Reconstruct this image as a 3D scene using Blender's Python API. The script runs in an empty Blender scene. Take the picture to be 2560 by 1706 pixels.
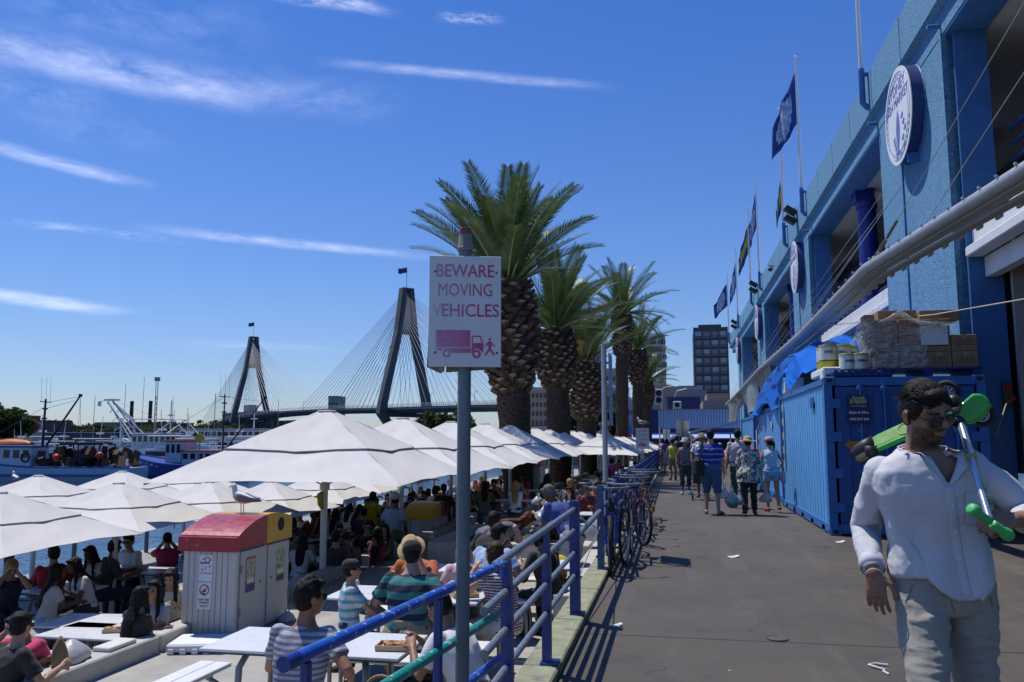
import bpy, bmesh, math, random
import numpy as np
from mathutils import Vector, Matrix, Euler, Quaternion
from math import radians as R, sin, cos, pi, sqrt, atan2, asin
S = bpy.context.scene
COL = S.collection
random.seed(7); np.random.seed(7)
# ------------------------------------------------------------------ camera
EYE = Vector((0, 0, 1.55)); PITCH = asin(.1196); YAW = R(11.15); FPX = 2050.0
cam = bpy.data.cameras.new('camera'); cam_o = bpy.data.objects.new('camera', cam); COL.objects.link(cam_o)
cam.sensor_width = 36; cam.lens = FPX / 2560 * 36; cam.clip_start = .05; cam.clip_end = 30000
cam_o.location = EYE; cam_o.rotation_euler = (pi / 2 + PITCH, 0, YAW)
S.camera = cam_o
FW = Vector((-cos(PITCH) * sin(YAW), cos(PITCH) * cos(YAW), sin(PITCH))); RT = Vector((cos(YAW), sin(YAW), 0)); UP = RT.cross(FW)
def ray(px, py): return FW + RT * ((px - 1280) / FPX) - UP * ((py - 853) / FPX)
def G(px, py, z=0.0):
    d = ray(px, py); return EYE + d * ((z - EYE.z) / d.z)
def D(px, py, y):
    d = ray(px, py); return EYE + d * (y / d.y)
def XP(px, py, x):
    d = ray(px, py); return EYE + d * (x / d.x)
# ------------------------------------------------------------------ sun, sky, exposure
SUN_AZ = Vector((-.84, .54)).normalized(); SUN_EL = R(66)
SUN = Vector((SUN_AZ.x * cos(SUN_EL), SUN_AZ.y * cos(SUN_EL), sin(SUN_EL)))
sl = bpy.data.lights.new('sun', 'SUN'); sl.energy = 3.5; sl.angle = R(.53); sl.color = (1, .95, .87)
so = bpy.data.objects.new('sun', sl); COL.objects.link(so); so.rotation_euler = SUN.to_track_quat('Z', 'Y').to_euler()
S.view_settings.view_transform = 'Standard'; S.view_settings.look = 'None'; S.view_settings.gamma = 1
S.view_settings.exposure = .3
S.cycles.max_bounces = 6; S.cycles.diffuse_bounces = 1; S.cycles.transparent_max_bounces = 12
S.cycles.caustics_reflective = False; S.cycles.caustics_refractive = False
class NX:
    """small helper to write node maths"""
    def __init__(s, t): s.t = t
    def n(s, typ, **k):
        x = s.t.nodes.new(typ)
        for a, b in k.items(): setattr(x, a, b)
        return x
    def put(s, sock, v):
        if hasattr(v, 'is_output'): s.t.links.new(v, sock)
        else: sock.default_value = v
    def m(s, op, a, b=0.0, c=None, clamp=False):
        x = s.n('ShaderNodeMath', operation=op, use_clamp=clamp); s.put(x.inputs[0], a); s.put(x.inputs[1], b)
        if c is not None: s.put(x.inputs[2], c)
        return x.outputs[0]
    def dot(s, a, b):
        x = s.n('ShaderNodeVectorMath', operation='DOT_PRODUCT'); s.put(x.inputs[0], a); s.put(x.inputs[1], b); return x.outputs['Value']
    def xyz(s, a, b, c):
        x = s.n('ShaderNodeCombineXYZ')
        for i, v in enumerate((a, b, c)): s.put(x.inputs[i], v)
        return x.outputs[0]
    def noise(s, vec, scale, detail=4, rough=.6, dist=0):
        x = s.n('ShaderNodeTexNoise'); s.put(x.inputs['Vector'], vec); x.inputs['Scale'].default_value = scale
        x.inputs['Detail'].default_value = detail; x.inputs['Roughness'].default_value = rough; x.inputs['Distortion'].default_value = dist
        return x.outputs['Fac']
    def ramp(s, f, a, b, lo=0.0, hi=1.0, smooth=False):
        x = s.n('ShaderNodeMapRange', clamp=True)
        if smooth: x.interpolation_type = 'SMOOTHSTEP'
        s.put(x.inputs[0], f); x.inputs[1].default_value = a; x.inputs[2].default_value = b; x.inputs[3].default_value = lo; x.inputs[4].default_value = hi
        return x.outputs[0]
    def mix(s, f, a, b, mode='MIX'):
        x = s.n('ShaderNodeMix', data_type='RGBA', blend_type=mode, clamp_factor=True)
        s.put(x.inputs['Factor'], f)
        for q, v in ((x.inputs[6], a), (x.inputs[7], b)):
            s.put(q, v if hasattr(v, 'is_output') else (tuple(v) + (1,))[:4])
        return x.outputs[2]
W = bpy.data.worlds.new('World'); S.world = W; W.use_nodes = True
wt = W.node_tree; wn = NX(wt); bg = wt.nodes['Background']; bg.inputs[1].default_value = .067
sky = wn.n('ShaderNodeTexSky', sky_type='NISHITA'); sky.sun_disc = False; sky.sun_elevation = SUN_EL
sky.sun_rotation = atan2(SUN_AZ.x, SUN_AZ.y); sky.altitude = 0; sky.air_density = 1.15; sky.dust_density = .25; sky.ozone_density = 2.6
el = wn.n('ShaderNodeSeparateXYZ'); wt.links.new(wn.n('ShaderNodeTexCoord').outputs['Generated'], el.inputs[0])
up_ = wn.ramp(el.outputs[2], 0.0, .50, 0, 1)
tint = wn.mix(1.0, sky.outputs[0], wn.mix(up_, (.84, .99, 1.40), (.42, .79, 1.50)), 'MULTIPLY')
wt.links.new(tint, bg.inputs[0])
# ------------------------------------------------------------------ objects
def thing(name, label, cat, loc=(0, 0, 0), rz=0, group=None, kind=None):
    o = bpy.data.objects.new(name, None); o.empty_display_size = .1; COL.objects.link(o)
    o.location = loc; o.rotation_euler = (0, 0, rz)
    return tag(o, label, cat, group, kind)
def tag(o, label=None, cat=None, group=None, kind=None):
    if label: o['label'] = label
    if cat: o['category'] = cat
    if group: o['group'] = group
    if kind: o['kind'] = kind
    return o
def kids(o): return [c for c in ALLKIDS.get(o.name, [])]
ALLKIDS = {}
def setparent(o, p):
    o.parent = p; ALLKIDS.setdefault(p.name, []).append(o)
def copy_tree(o, parent=None):
    c = o.copy(); COL.objects.link(c)
    if parent is not None: setparent(c, parent)
    for ch in kids(o): copy_tree(ch, c)
    return c
def structure(o, name=None):
    o['kind'] = 'structure'; return o
# ------------------------------------------------------------------ mesh builder
class MB:
    def __init__(s): s.v = []; s.f = []; s.mi = []; s.cur = 0; s.M = Matrix.Identity(4)
    def mat(s, i): s.cur = i; return s
    def add(s, vs, fs):
        b = len(s.v); M = s.M
        s.v += [tuple(M @ Vector(p)) for p in vs]
        s.f += [tuple(i + b for i in f) for f in fs]; s.mi += [s.cur] * len(fs); return s
    def box(s, c, d, rot=None, bev=0):
        hx, hy, hz = d[0] / 2, d[1] / 2, d[2] / 2
        Q = Matrix.Identity(3) if rot is None else (Matrix.Rotation(rot, 3, 'Z') if isinstance(rot, (int, float)) else rot)
        C0 = Vector(c)
        if bev <= 0:
            vs = [C0 + Q @ Vector((x * hx, y * hy, z * hz)) for z in (-1, 1) for y in (-1, 1) for x in (-1, 1)]
            return s.add(vs, [(0, 2, 3, 1), (4, 5, 7, 6), (0, 1, 5, 4), (2, 6, 7, 3), (0, 4, 6, 2), (1, 3, 7, 5)])
        b = min(bev, hx * .9, hy * .9, hz * .9); vs = []; idx = {}
        for z in (-1, 1):
            for y in (-1, 1):
                for x in (-1, 1):
                    for ax in range(3):
                        p = [x * hx, y * hy, z * hz]
                        for k in range(3):
                            if k != ax: p[k] -= (x, y, z)[k] * b
                        idx[(x, y, z, ax)] = len(vs); vs.append(C0 + Q @ Vector(p))
        fs = []
        for ax in range(3):
            o = [k for k in range(3) if k != ax]
            for sg in (-1, 1):
                q = []
                for (i, j) in ((-1, -1), (1, -1), (1, 1), (-1, 1)):
                    key = [0, 0, 0]; key[ax] = sg; key[o[0]] = i; key[o[1]] = j; q.append(idx[tuple(key) + (ax,)])
                fl = (sg > 0) != (ax == 1); fs.append(tuple(q) if fl else tuple(reversed(q)))
        for ax in range(3):   # edges along ax
            o = [k for k in range(3) if k != ax]
            for i in (-1, 1):
                for j in (-1, 1):
                    q = []
                    for e, face in ((-1, o[0]), (1, o[0]), (1, o[1]), (-1, o[1])):
                        key = [0, 0, 0]; key[ax] = e; key[o[0]] = i; key[o[1]] = j; q.append(idx[tuple(key) + (face,)])
                    fl = (i * j > 0) != (ax == 1); fs.append(tuple(q) if fl else tuple(reversed(q)))
        for x in (-1, 1):
            for y in (-1, 1):
                for z in (-1, 1):
                    q = [idx[(x, y, z, a)] for a in range(3)]; fs.append(tuple(q) if x * y * z > 0 else tuple(reversed(q)))
        return s.add(vs, fs)
    def cyl(s, a, b, ra, rb=None, n=12, caps=True):
        a, b = Vector(a), Vector(b); rb = ra if rb is None else rb
        return s.loft([(a, ra), (b, rb)], n, caps)
    def frame(s, d):
        d = d.normalized(); h = Vector((0, 0, 1)) if abs(d.z) < .9 else Vector((0, 1, 0))
        x = h.cross(d).normalized(); return x, d.cross(x).normalized()
    def loft(s, pts, n=10, caps=True):
        """tube through (point, radius) pairs with parallel transported frames"""
        ps = [Vector(p) for p, r in pts]; vs = []; fs = []; X = None
        for i, (p, r) in enumerate(pts):
            d = (ps[min(i + 1, len(ps) - 1)] - ps[max(i - 1, 0)])
            if d.length < 1e-9: d = Vector((0, 0, 1))
            d.normalize()
            if X is None: X, Y = s.frame(d)
            else:
                X = (X - d * X.dot(d)); X = X.normalized() if X.length > 1e-6 else s.frame(d)[0]; Y = d.cross(X)
            rx, ry = (r, r) if isinstance(r, (int, float)) else r
            for k in range(n):
                t = 2 * pi * k / n; vs.append(ps[i] + X * (cos(t) * rx) + Y * (sin(t) * ry))
        m = len(pts)
        for i in range(m - 1):
            for k in range(n): fs.append((i * n + k, i * n + (k + 1) % n, (i + 1) * n + (k + 1) % n, (i + 1) * n + k))
        if caps: fs.append(tuple(reversed(range(n)))); fs.append(tuple((m - 1) * n + k for k in range(n)))
        return s.add(vs, fs)
    def tube(s, pts, r, n=8, caps=True): return s.loft([(p, r) for p in pts], n, caps)
    def rings(s, rs, caps=True):
        """explicit rings (lists of points of equal length)"""
        n = len(rs[0]); vs = [p for r in rs for p in r]; fs = []
        for i in range(len(rs) - 1):
            for k in range(n): fs.append((i * n + k, i * n + (k + 1) % n, (i + 1) * n + (k + 1) % n, (i + 1) * n + k))
        if caps: fs.append(tuple(reversed(range(n)))); fs.append(tuple((len(rs) - 1) * n + k for k in range(n)))
        return s.add(vs, fs)
    def ball(s, c, r, n=12, m=8, rot=None):
        rx, ry, rz = (r, r, r) if isinstance(r, (int, float)) else r
        Q = rot if rot is not None else Matrix.Identity(3); C0 = Vector(c); vs = [C0 + Q @ Vector((0, 0, -rz))]; fs = []
        for j in range(1, m):
            f = -pi / 2 + pi * j / m
            for k in range(n): t = 2 * pi * k / n; vs.append(C0 + Q @ Vector((rx * cos(f) * cos(t), ry * cos(f) * sin(t), rz * sin(f))))
        vs.append(C0 + Q @ Vector((0, 0, rz))); T = len(vs) - 1
        for k in range(n): fs.append((0, 1 + (k + 1) % n, 1 + k)); fs.append((T, T - n + k, T - n + (k + 1) % n))
        for j in range(m - 2):
            for k in range(n): a = 1 + j * n; fs.append((a + k, a + (k + 1) % n, a + n + (k + 1) % n, a + n + k))
        return s.add(vs, fs)
    def torus(s, c, R0, r, axis=(0, 0, 1), n=28, m=8, sx=1):
        d = Vector(axis).normalized(); X, Y = s.frame(d); C0 = Vector(c); vs = []; fs = []
        for i in range(n):
            t = 2 * pi * i / n; o = X * cos(t) + Y * sin(t)
            for k in range(m): q = 2 * pi * k / m; vs.append(C0 + o * (R0 + r * cos(q)) + d * (r * sx * sin(q)))
        for i in range(n):
            for k in range(m): fs.append((i * m + k, ((i + 1) % n) * m + k, ((i + 1) % n) * m + (k + 1) % m, i * m + (k + 1) % m))
        return s.add(vs, fs)
    def prism(s, poly, O, U, V, N, t):
        """2D outline extruded: O + u*U + v*V, thickness t along N"""
        O, U, V, N = Vector(O), Vector(U), Vector(V), Vector(N); n = len(poly)
        vs = [O + U * p[0] + V * p[1] for p in poly] + [O + U * p[0] + V * p[1] + N * t for p in poly]
        fs = [tuple(reversed(range(n))), tuple(range(n, 2 * n))] + [(k, (k + 1) % n, n + (k + 1) % n, n + k) for k in range(n)]
        return s.add(vs, fs)
    def grid(s, fn, nu, nv):
        vs = [fn(i / nu, j / nv) for j in range(nv + 1) for i in range(nu + 1)]
        fs = [(j * (nu + 1) + i, j * (nu + 1) + i + 1, (j + 1) * (nu + 1) + i + 1, (j + 1) * (nu + 1) + i) for j in range(nv) for i in range(nu)]
        return s.add(vs, fs)
    def mesh(s, name):
        me = bpy.data.meshes.new(name); me.from_pydata([tuple(p) for p in s.v], [], s.f); me.update(); return me
    def build(s, name, mats, parent=None, smooth=False, loc=None, auto=None):
        me = s.mesh(name); o = bpy.data.objects.new(name, me); COL.objects.link(o)
        for m in (mats if isinstance(mats, (list, tuple)) else [mats]): me.materials.append(m)
        if len(me.materials) > 1: me.polygons.foreach_set('material_index', s.mi)
        if smooth:
            me.polygons.foreach_set('use_smooth', [True] * len(me.polygons))
            if smooth != 'all': me.set_sharp_from_angle(angle=R(smooth if smooth is not True else 40))
        if parent is not None: setparent(o, parent)
        if loc is not None: o.location = loc
        return o
# ------------------------------------------------------------------ materials
_MC = {}
def M(name, col, rough=.6, metal=0, var=.12, scale=5, bump=0, bscale=40, coat=0, spots=None, world=False, emit=None, sheen=0, trans=0, stretch=None, sub=0, spec=None):
    """principled material with procedural colour variation, bump and optional spots=(colour, scale, threshold)"""
    if name in _MC: return _MC[name]
    m = bpy.data.materials.new(name); m.use_nodes = True; t = m.node_tree; x = NX(t); b = t.nodes['Principled BSDF']
    co = x.n('ShaderNodeNewGeometry').outputs['Position'] if world else x.n('ShaderNodeTexCoord').outputs['Object']
    if stretch:
        mp = x.n('ShaderNodeMapping'); x.put(mp.inputs[0], co); mp.inputs['Scale'].default_value = stretch; co = mp.outputs[0]
    col = tuple(col[:3])
    if var:
        f = x.noise(co, scale, 6, .65)
        c = x.mix(x.ramp(f, .3, .7), tuple(v * (1 - var) for v in col), tuple(min(1, v * (1 + var)) for v in col))
    else: c = col + (1,)
    if spots:
        for sc, ss, th in ([spots] if not isinstance(spots, list) else spots):
            g = x.noise(co, ss, 5, .7); c = x.mix(x.ramp(g, th, th + .06), c, sc)
    x.put(b.inputs['Base Color'], c)
    x.put(b.inputs['Roughness'], x.ramp(x.noise(co, scale * 2.3, 3), .3, .7, max(0, rough - .08), min(1, rough + .08)) if var else rough)
    b.inputs['Metallic'].default_value = metal
    if coat: b.inputs['Coat Weight'].default_value = coat; b.inputs['Coat Roughness'].default_value = .15
    if sheen: b.inputs['Sheen Weight'].default_value = sheen
    if spec is not None: b.inputs['Specular IOR Level'].default_value = spec
    if sub: b.inputs['Subsurface Weight'].default_value = sub; b.inputs['Subsurface Radius'].default_value = (.012, .005, .003); b.inputs['Subsurface Scale'].default_value = 1
    if trans:
        tr = x.n('ShaderNodeBsdfTranslucent'); x.put(tr.inputs[0], c); mx = x.n('ShaderNodeMixShader'); mx.inputs[0].default_value = trans
        t.links.new(b.outputs[0], mx.inputs[1]); t.links.new(tr.outputs[0], mx.inputs[2]); t.links.new(mx.outputs[0], t.nodes['Material Output'].inputs[0])
    if emit: b.inputs['Emission Color'].default_value = tuple(emit[:3]) + (1,); b.inputs['Emission Strength'].default_value = emit[3]
    if bump:
        bn = x.n('ShaderNodeBump'); bn.inputs['Strength'].default_value = bump; bn.inputs['Distance'].default_value = .02
        x.put(bn.inputs['Height'], x.noise(co, bscale, 6, .6)); t.links.new(bn.outputs[0], b.inputs['Normal'])
    _MC[name] = m; return m
def lettering(text, size, mtx, mat, name='lettering', parent=None, ext=.0006, align='CENTER', sx=1, bold=0):
    cu = bpy.data.curves.new(name, 'FONT'); cu.body = text; cu.size = size; cu.align_x = align; cu.align_y = 'CENTER'; cu.extrude = ext; cu.offset = bold
    cu.resolution_u = 3
    o = bpy.data.objects.new(name + '_src', cu); COL.objects.link(o)
    dg = bpy.context.evaluated_depsgraph_get(); me = bpy.data.meshes.new_from_object(o.evaluated_get(dg)); bpy.data.objects.remove(o)
    me.transform(Matrix.Diagonal((sx, 1, 1, 1))); me.transform(mtx); me.materials.clear(); me.materials.append(mat); me.name = name
    for p in me.polygons: p.material_index = 0
    q = bpy.data.objects.new(name, me); COL.objects.link(q)
    if parent is not None: setparent(q, parent)
    return q
def basis(O, U, V):
    U = Vector(U).normalized(); V = Vector(V); N = U.cross(V).normalized(); V = N.cross(U)
    m = Matrix((U, V, N)).transposed().to_4x4(); m.translation = Vector(O); return m
ZU, ZL, ZW = -.72, -1.3, -2.7    # upper terrace, lower terrace, water
# ------------------------------------------------------------------ ground, terraces, water, far shore
def asphalt():
    m = bpy.data.materials.new('asphalt'); m.use_nodes = True; t = m.node_tree; x = NX(t); b = t.nodes['Principled BSDF']
    co = x.n('ShaderNodeNewGeometry').outputs['Position']
    big = x.noise(co, .5, 5, .6); med = x.noise(co, 3.2, 6, .7); fine = x.noise(co, 90, 3, .8)
    c = x.mix(x.ramp(big, .3, .7), (.056, .048, .039), (.096, .082, .067))
    c = x.mix(x.ramp(med, .42, .7, 0, .55), c, (.115, .10, .085))
    c = x.mix(x.ramp(fine, .35, .75, 0, .6), c, (.035, .032, .03))
    dk = x.noise(co, 1.1, 6, .72); c = x.mix(x.ramp(dk, .58, .68, 0, .55), c, (.034, .032, .031))
    vo = x.n('ShaderNodeTexVoronoi'); x.put(vo.inputs['Vector'], co); vo.inputs['Scale'].default_value = 2.6
    sp = x.m('LESS_THAN', x.m('ADD', vo.outputs['Distance'], x.m('MULTIPLY', x.noise(co, 30, 2), .03)), .042)
    sel = x.m('GREATER_THAN', x.n('ShaderNodeSeparateColor').outputs[0], .62)
    sc = x.n('ShaderNodeSeparateColor'); t.links.new(vo.outputs['Color'], sc.inputs[0]); sel = x.m('GREATER_THAN', sc.outputs[0], .45)
    c = x.mix(x.m('MULTIPLY', sp, sel), c, (.40, .38, .36))
    wv = x.n('ShaderNodeVectorMath', operation='ADD'); x.put(wv.inputs[0], co); cn = x.n('ShaderNodeTexNoise'); x.put(cn.inputs['Vector'], co); cn.inputs['Scale'].default_value = 1.4; cn.inputs['Detail'].default_value = 5; sc2 = x.n('ShaderNodeVectorMath', operation='SCALE'); t.links.new(cn.outputs['Color'], sc2.inputs[0]); sc2.inputs['Scale'].default_value = .9; t.links.new(sc2.outputs[0], wv.inputs[1])
    ck = x.n('ShaderNodeTexVoronoi', feature='DISTANCE_TO_EDGE'); t.links.new(wv.outputs[0], ck.inputs['Vector']); ck.inputs['Scale'].default_value = .42
    c = x.mix(x.m('MULTIPLY', x.ramp(ck.outputs['Distance'], .0055, .002), x.ramp(x.noise(co, .8, 2), .5, .6, 0, .8)), c, (.022, .021, .02))
    st = x.n('ShaderNodeMapping'); x.put(st.inputs[0], co); st.inputs['Scale'].default_value = (1.6, .22, 1); c = x.mix(x.ramp(x.noise(st.outputs[0], 1.3, 6, .7), .52, .72, 0, .5), c, (.135, .122, .105))
    sep = x.n('ShaderNodeSeparateXYZ'); t.links.new(co, sep.inputs[0])
    # joints across the deck and one along it
    j = x.m('ABSOLUTE', x.m('SUBTRACT', x.m('FRACT', x.m('ADD', x.m('MULTIPLY', sep.outputs[1], 1 / 6.1), .38)), .5))
    wob = x.m('MULTIPLY', x.noise(co, 4, 3), .004)
    c = x.mix(x.m('LESS_THAN', x.m('SUBTRACT', j, wob), .0006), c, (.02, .02, .02))
    x.put(b.inputs['Base Color'], c); x.put(b.inputs['Roughness'], x.ramp(med, .3, .7, .62, .9))
    bn = x.n('ShaderNodeBump'); bn.inputs['Strength'].default_value = .5; bn.inputs['Distance'].default_value = .006
    x.put(bn.inputs['Height'], x.m('ADD', fine, x.m('MULTIPLY', med, .8))); t.links.new(bn.outputs[0], b.inputs['Normal']); return m
mAsph = asphalt()
mKerb = M('kerb_paint', (.26, .27, .17), .8, var=.25, scale=9, bump=.4, bscale=70, spots=[((.17, .17, .15), 7, .56), ((.48, .49, .40), 16, .66)], world=True)
mConc = M('terrace_concrete', (.36, .345, .31), .85, var=.16, scale=2.2, bump=.3, bscale=60, spots=[((.28, .27, .25), 3, .6), ((.2, .19, .18), 24, .72)], world=True)
mConcL = M('lower_concrete', (.30, .285, .26), .85, var=.2, scale=2, bump=.3, bscale=60, spots=[((.2, .19, .18), 4, .58)], world=True)
mWall = M('wall_concrete', (.47, .455, .42), .8, var=.12, scale=4, bump=.35, bscale=40, spots=((.33, .32, .30), 5, .6), world=True)
b = MB(); b.box((2.9, 60, -.9), (7.36, 160, 1.8)); structure(b.build('walkway', mAsph))
b = MB()
y = -6.0
while y < 110:
    L = 1.45 if y < 40 else 6
    b.box((-.91, y + L / 2, .0), (.245, L - .012, .125), bev=.012); y += L
structure(b.build('kerb', mKerb))
b = MB(); b.box((-.91, 52, -.55), (.2, 125, .98)); structure(b.build('retaining_face', mWall))
b = MB(); b.box((-3.25, 50, ZU - .5), (4.58, 130, 1.0)); structure(b.build('terrace', mConc))
b = MB(); b.box((-8.27, 4.9, ZL - .4), (5.4, 15.8, .8)); b.box((-9.6, 46.8, ZL - .4), (8.06, 68, .8)); structure(b.build('quay', mConcL))
# low wall between the two terraces
t = thing('low_wall', 'long low concrete wall dividing upper and lower terrace', 'wall', (-5.55, 0, 0))
b = MB(); y = -4
while y < 60:
    b.box((-.06, y + 3.06, (ZL - .54) / 2), (.26, 6.1, -.54 - ZL), bev=.015); y += 6.12
b.build('wall_run', mWall, t)
b = MB()
for k in range(11): b.box((-.08, 4.2 + k * 3.1 + (k % 3) * .4, -.517), (.2, .42, .04), bev=.008)
b.build('coping_block', M('coping', (.62, .6, .56), .8, var=.08), t)
# water
def water():
    m = bpy.data.materials.new('harbour_water'); m.use_nodes = True; t = m.node_tree; x = NX(t); b = t.nodes['Principled BSDF']
    co = x.n('ShaderNodeNewGeometry').outputs['Position']
    mp = x.n('ShaderNodeMapping'); x.put(mp.inputs[0], co); mp.inputs['Scale'].default_value = (1, .45, 1); mp.inputs['Rotation'].default_value = (0, 0, .2); co = mp.outputs[0]
    x.put(b.inputs['Base Color'], x.mix(x.ramp(x.noise(co, .15, 3), .35, .65), (.018, .055, .10), (.03, .085, .15)))
    b.inputs['Roughness'].default_value = .07; b.inputs['IOR'].default_value = 1.33
    bn = x.n('ShaderNodeBump'); bn.inputs['Strength'].default_value = .55; bn.inputs['Distance'].default_value = .12
    x.put(bn.inputs['Height'], x.m('ADD', x.noise(co, 1.4, 3), x.m('MULTIPLY', x.noise(co, 5.5, 3), .35))); t.links.new(bn.outputs[0], b.inputs['Normal']); return m
b = MB(); b.add([(-2600, -200, ZW), (400, -200, ZW), (400, 3500, ZW), (-2600, 3500, ZW)], [(0, 1, 2, 3)]); structure(b.build('harbour_water', water()))
mLand = M('land', (.10, .12, .07), .95, var=.4, scale=.02, world=True)
# far shore: low rolling land
def shore(pts, name, depth, mat):
    b = MB(); n = len(pts); rs = []
    for (x_, y_, h) in pts:
        d = Vector((x_, y_, 0)).normalized(); rs.append([Vector((x_, y_, ZW - 2)), Vector((x_, y_, ZW + .8)), Vector((x_, y_, 0)) + d * depth * .4 + Vector((0, 0, h)), Vector((x_, y_, 0)) + d * depth + Vector((0, 0, h * .6 - 2))])
    vs = [p for r in rs for p in r]; fs = [(i * 4 + k, (i + 1) * 4 + k, (i + 1) * 4 + k + 1, i * 4 + k + 1) for i in range(n - 1) for k in range(3)]
    b.add(vs, fs); return structure(b.build(name, mat))
shore([(-900, 250, 8), (-760, 520, 10), (-700, 700, 12), (-640, 980, 14), (-480, 1180, 12), (-260, 1250, 10), (0, 1250, 10), (300, 1000, 8)], 'far_shore', 500, mLand)
b = MB(); b.box((40, 330, -1.9), (320, 380, 1.6)); structure(b.build('city_ground', M('city_ground', (.2, .19, .18), .9, world=True)))
# ------------------------------------------------------------------ the blue market hall
def stucco(name, col, hi):
    m = bpy.data.materials.new(name); m.use_nodes = True; t = m.node_tree; x = NX(t); b = t.nodes['Principled BSDF']
    co = x.n('ShaderNodeNewGeometry').outputs['Position']
    f = x.noise(co, 16, 8, .8); g = x.noise(co, .7, 5, .6); h = x.noise(co, 34, 3, .7)
    c = x.mix(x.ramp(x.m('ADD', x.m('MULTIPLY', f, .6), x.m('MULTIPLY', h, .4)), .40, .62), tuple(v * .5 for v in col), hi); c = x.mix(x.ramp(g, .3, .75, 0, .35), c, tuple(v * .8 for v in col))
    mp = x.n('ShaderNodeMapping'); x.put(mp.inputs[0], co); mp.inputs['Scale'].default_value = (1, 1.6, .12)
    c = x.mix(x.ramp(x.noise(mp.outputs[0], 1.4, 5, .7), .55, .75, 0, .35), c, tuple(v * .55 for v in col))
    x.put(b.inputs['Base Color'], c); b.inputs['Roughness'].default_value = .85
    bn = x.n('ShaderNodeBump'); bn.inputs['Strength'].default_value = 1; bn.inputs['Distance'].default_value = .05
    x.put(bn.inputs['Height'], x.m('ADD', f, x.m('MULTIPLY', h, .6))); t.links.new(bn.outputs[0], b.inputs['Normal']); return m
mStuc = stucco('blue_stucco', (.13, .37, .64), (.25, .55, .82))
mPaint = M('blue_paint', (.06, .19, .46), .6, var=.14, scale=3, spots=((.05, .14, .28), 5, .62))
mCol = M('column_blue', (.012, .03, .26), .45, var=.1, scale=3)
mWhite = M('white_paint', (.74, .75, .76), .5, var=.06, scale=3)
mDark = M('dark_interior', (.035, .035, .04), .7)
mCeil = M('ceiling_white', (.62, .63, .64), .7, var=.05)
mGlass = M('dark_glass', (.015, .017, .02), .12, var=0)
mBack = M('back_wall', (.16, .165, .17), .8)
mBeige = M('render_beige', (.42, .40, .38), .8)
mRailB = M('balcony_blue', (.02, .07, .27), .45)
mRim = M('sign_rim', (.02, .045, .16), .5)
hall = thing('market_hall', 'long blue rough rendered market hall with deep openings', 'building', (5.2, 0, 0))
def part(name, mb, mats, par=hall, **k):
    o = mb.build(name, mats, par, **k); o.location = -Vector(hall.location) if par is hall else Vector((0, 0, 0)); return o
PIERS = [(.2, 5.3), (15.8, 20.95), (31.45, 36.5), (47.1, 52.2), (62.8, 68.0)]
YEND = 74.0
for y0, y1 in PIERS:
    b = MB().mat(0)
    b.box((5.44, (y0 + y1) / 2 + .12, 4.57), (.6, y1 - y0 - .24, 9.14))
    w = (y1 - y0) / 2
    b.box((5.11, y0 + .1, 4.57), (.10, .07, 9.1)); b.mat(1); b.box((5.55, y0 + .06, 4.6), (.55, .10, 9.1)); b.box((5.55, y1 - .06, 4.6), (.55, .10, 9.1))
    b.box((5.13, y0 + w + .7, 4.57), (.05, .05, 9.1))
    part('pier', b, [mStuc, mPaint])
b = MB()
y = 0.0; seg = 2.61
k = 0
while y < YEND:
    b.mat(0); b.box((5.28, y + seg / 2 - .015, 10.22), (.56, seg - .05, 1.02)); y += seg; k += 1
part('parapet', b, mStuc)
b = MB(); b.box((5.32, YEND / 2, 10.72), (.6, YEND, .05)); part('coping', b, mPaint)
b = MB()
b.box((5.385, YEND / 2, 9.42), (.5, YEND, .50)); b.prism([(0, 0), (.12, 0), (.12, -.10)], (5.01, 0, 9.71), (1, 0, 0), (0, 0, 1), (0, 1, 0), YEND)
part('beam', b, mStuc)
b = MB(); b.box((5.5, YEND / 2, 9.14), (.7, YEND, .05)); part('soffit', b, mPaint)
b = MB(); b.box((10.9, YEND / 2, 9.28), (10, YEND, .2)); b.box((15.8, YEND / 2, 5), (.2, YEND, 10)); b.box((10.9, YEND - .1, 5), (10, .2, 10)); b.box((10.9, YEND / 2, 10.2), (10, YEND, .3)); part('inner_shell', b, mCeil)
b = MB(); b.box((10.6, YEND / 2, 4.72), (9.6, YEND, .3)); part('floor_slab', b, mBack)
b = MB(); b.box((9.3, YEND / 2, 7), (.12, YEND, 4.3))
part('back_wall', b, mBack)
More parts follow.
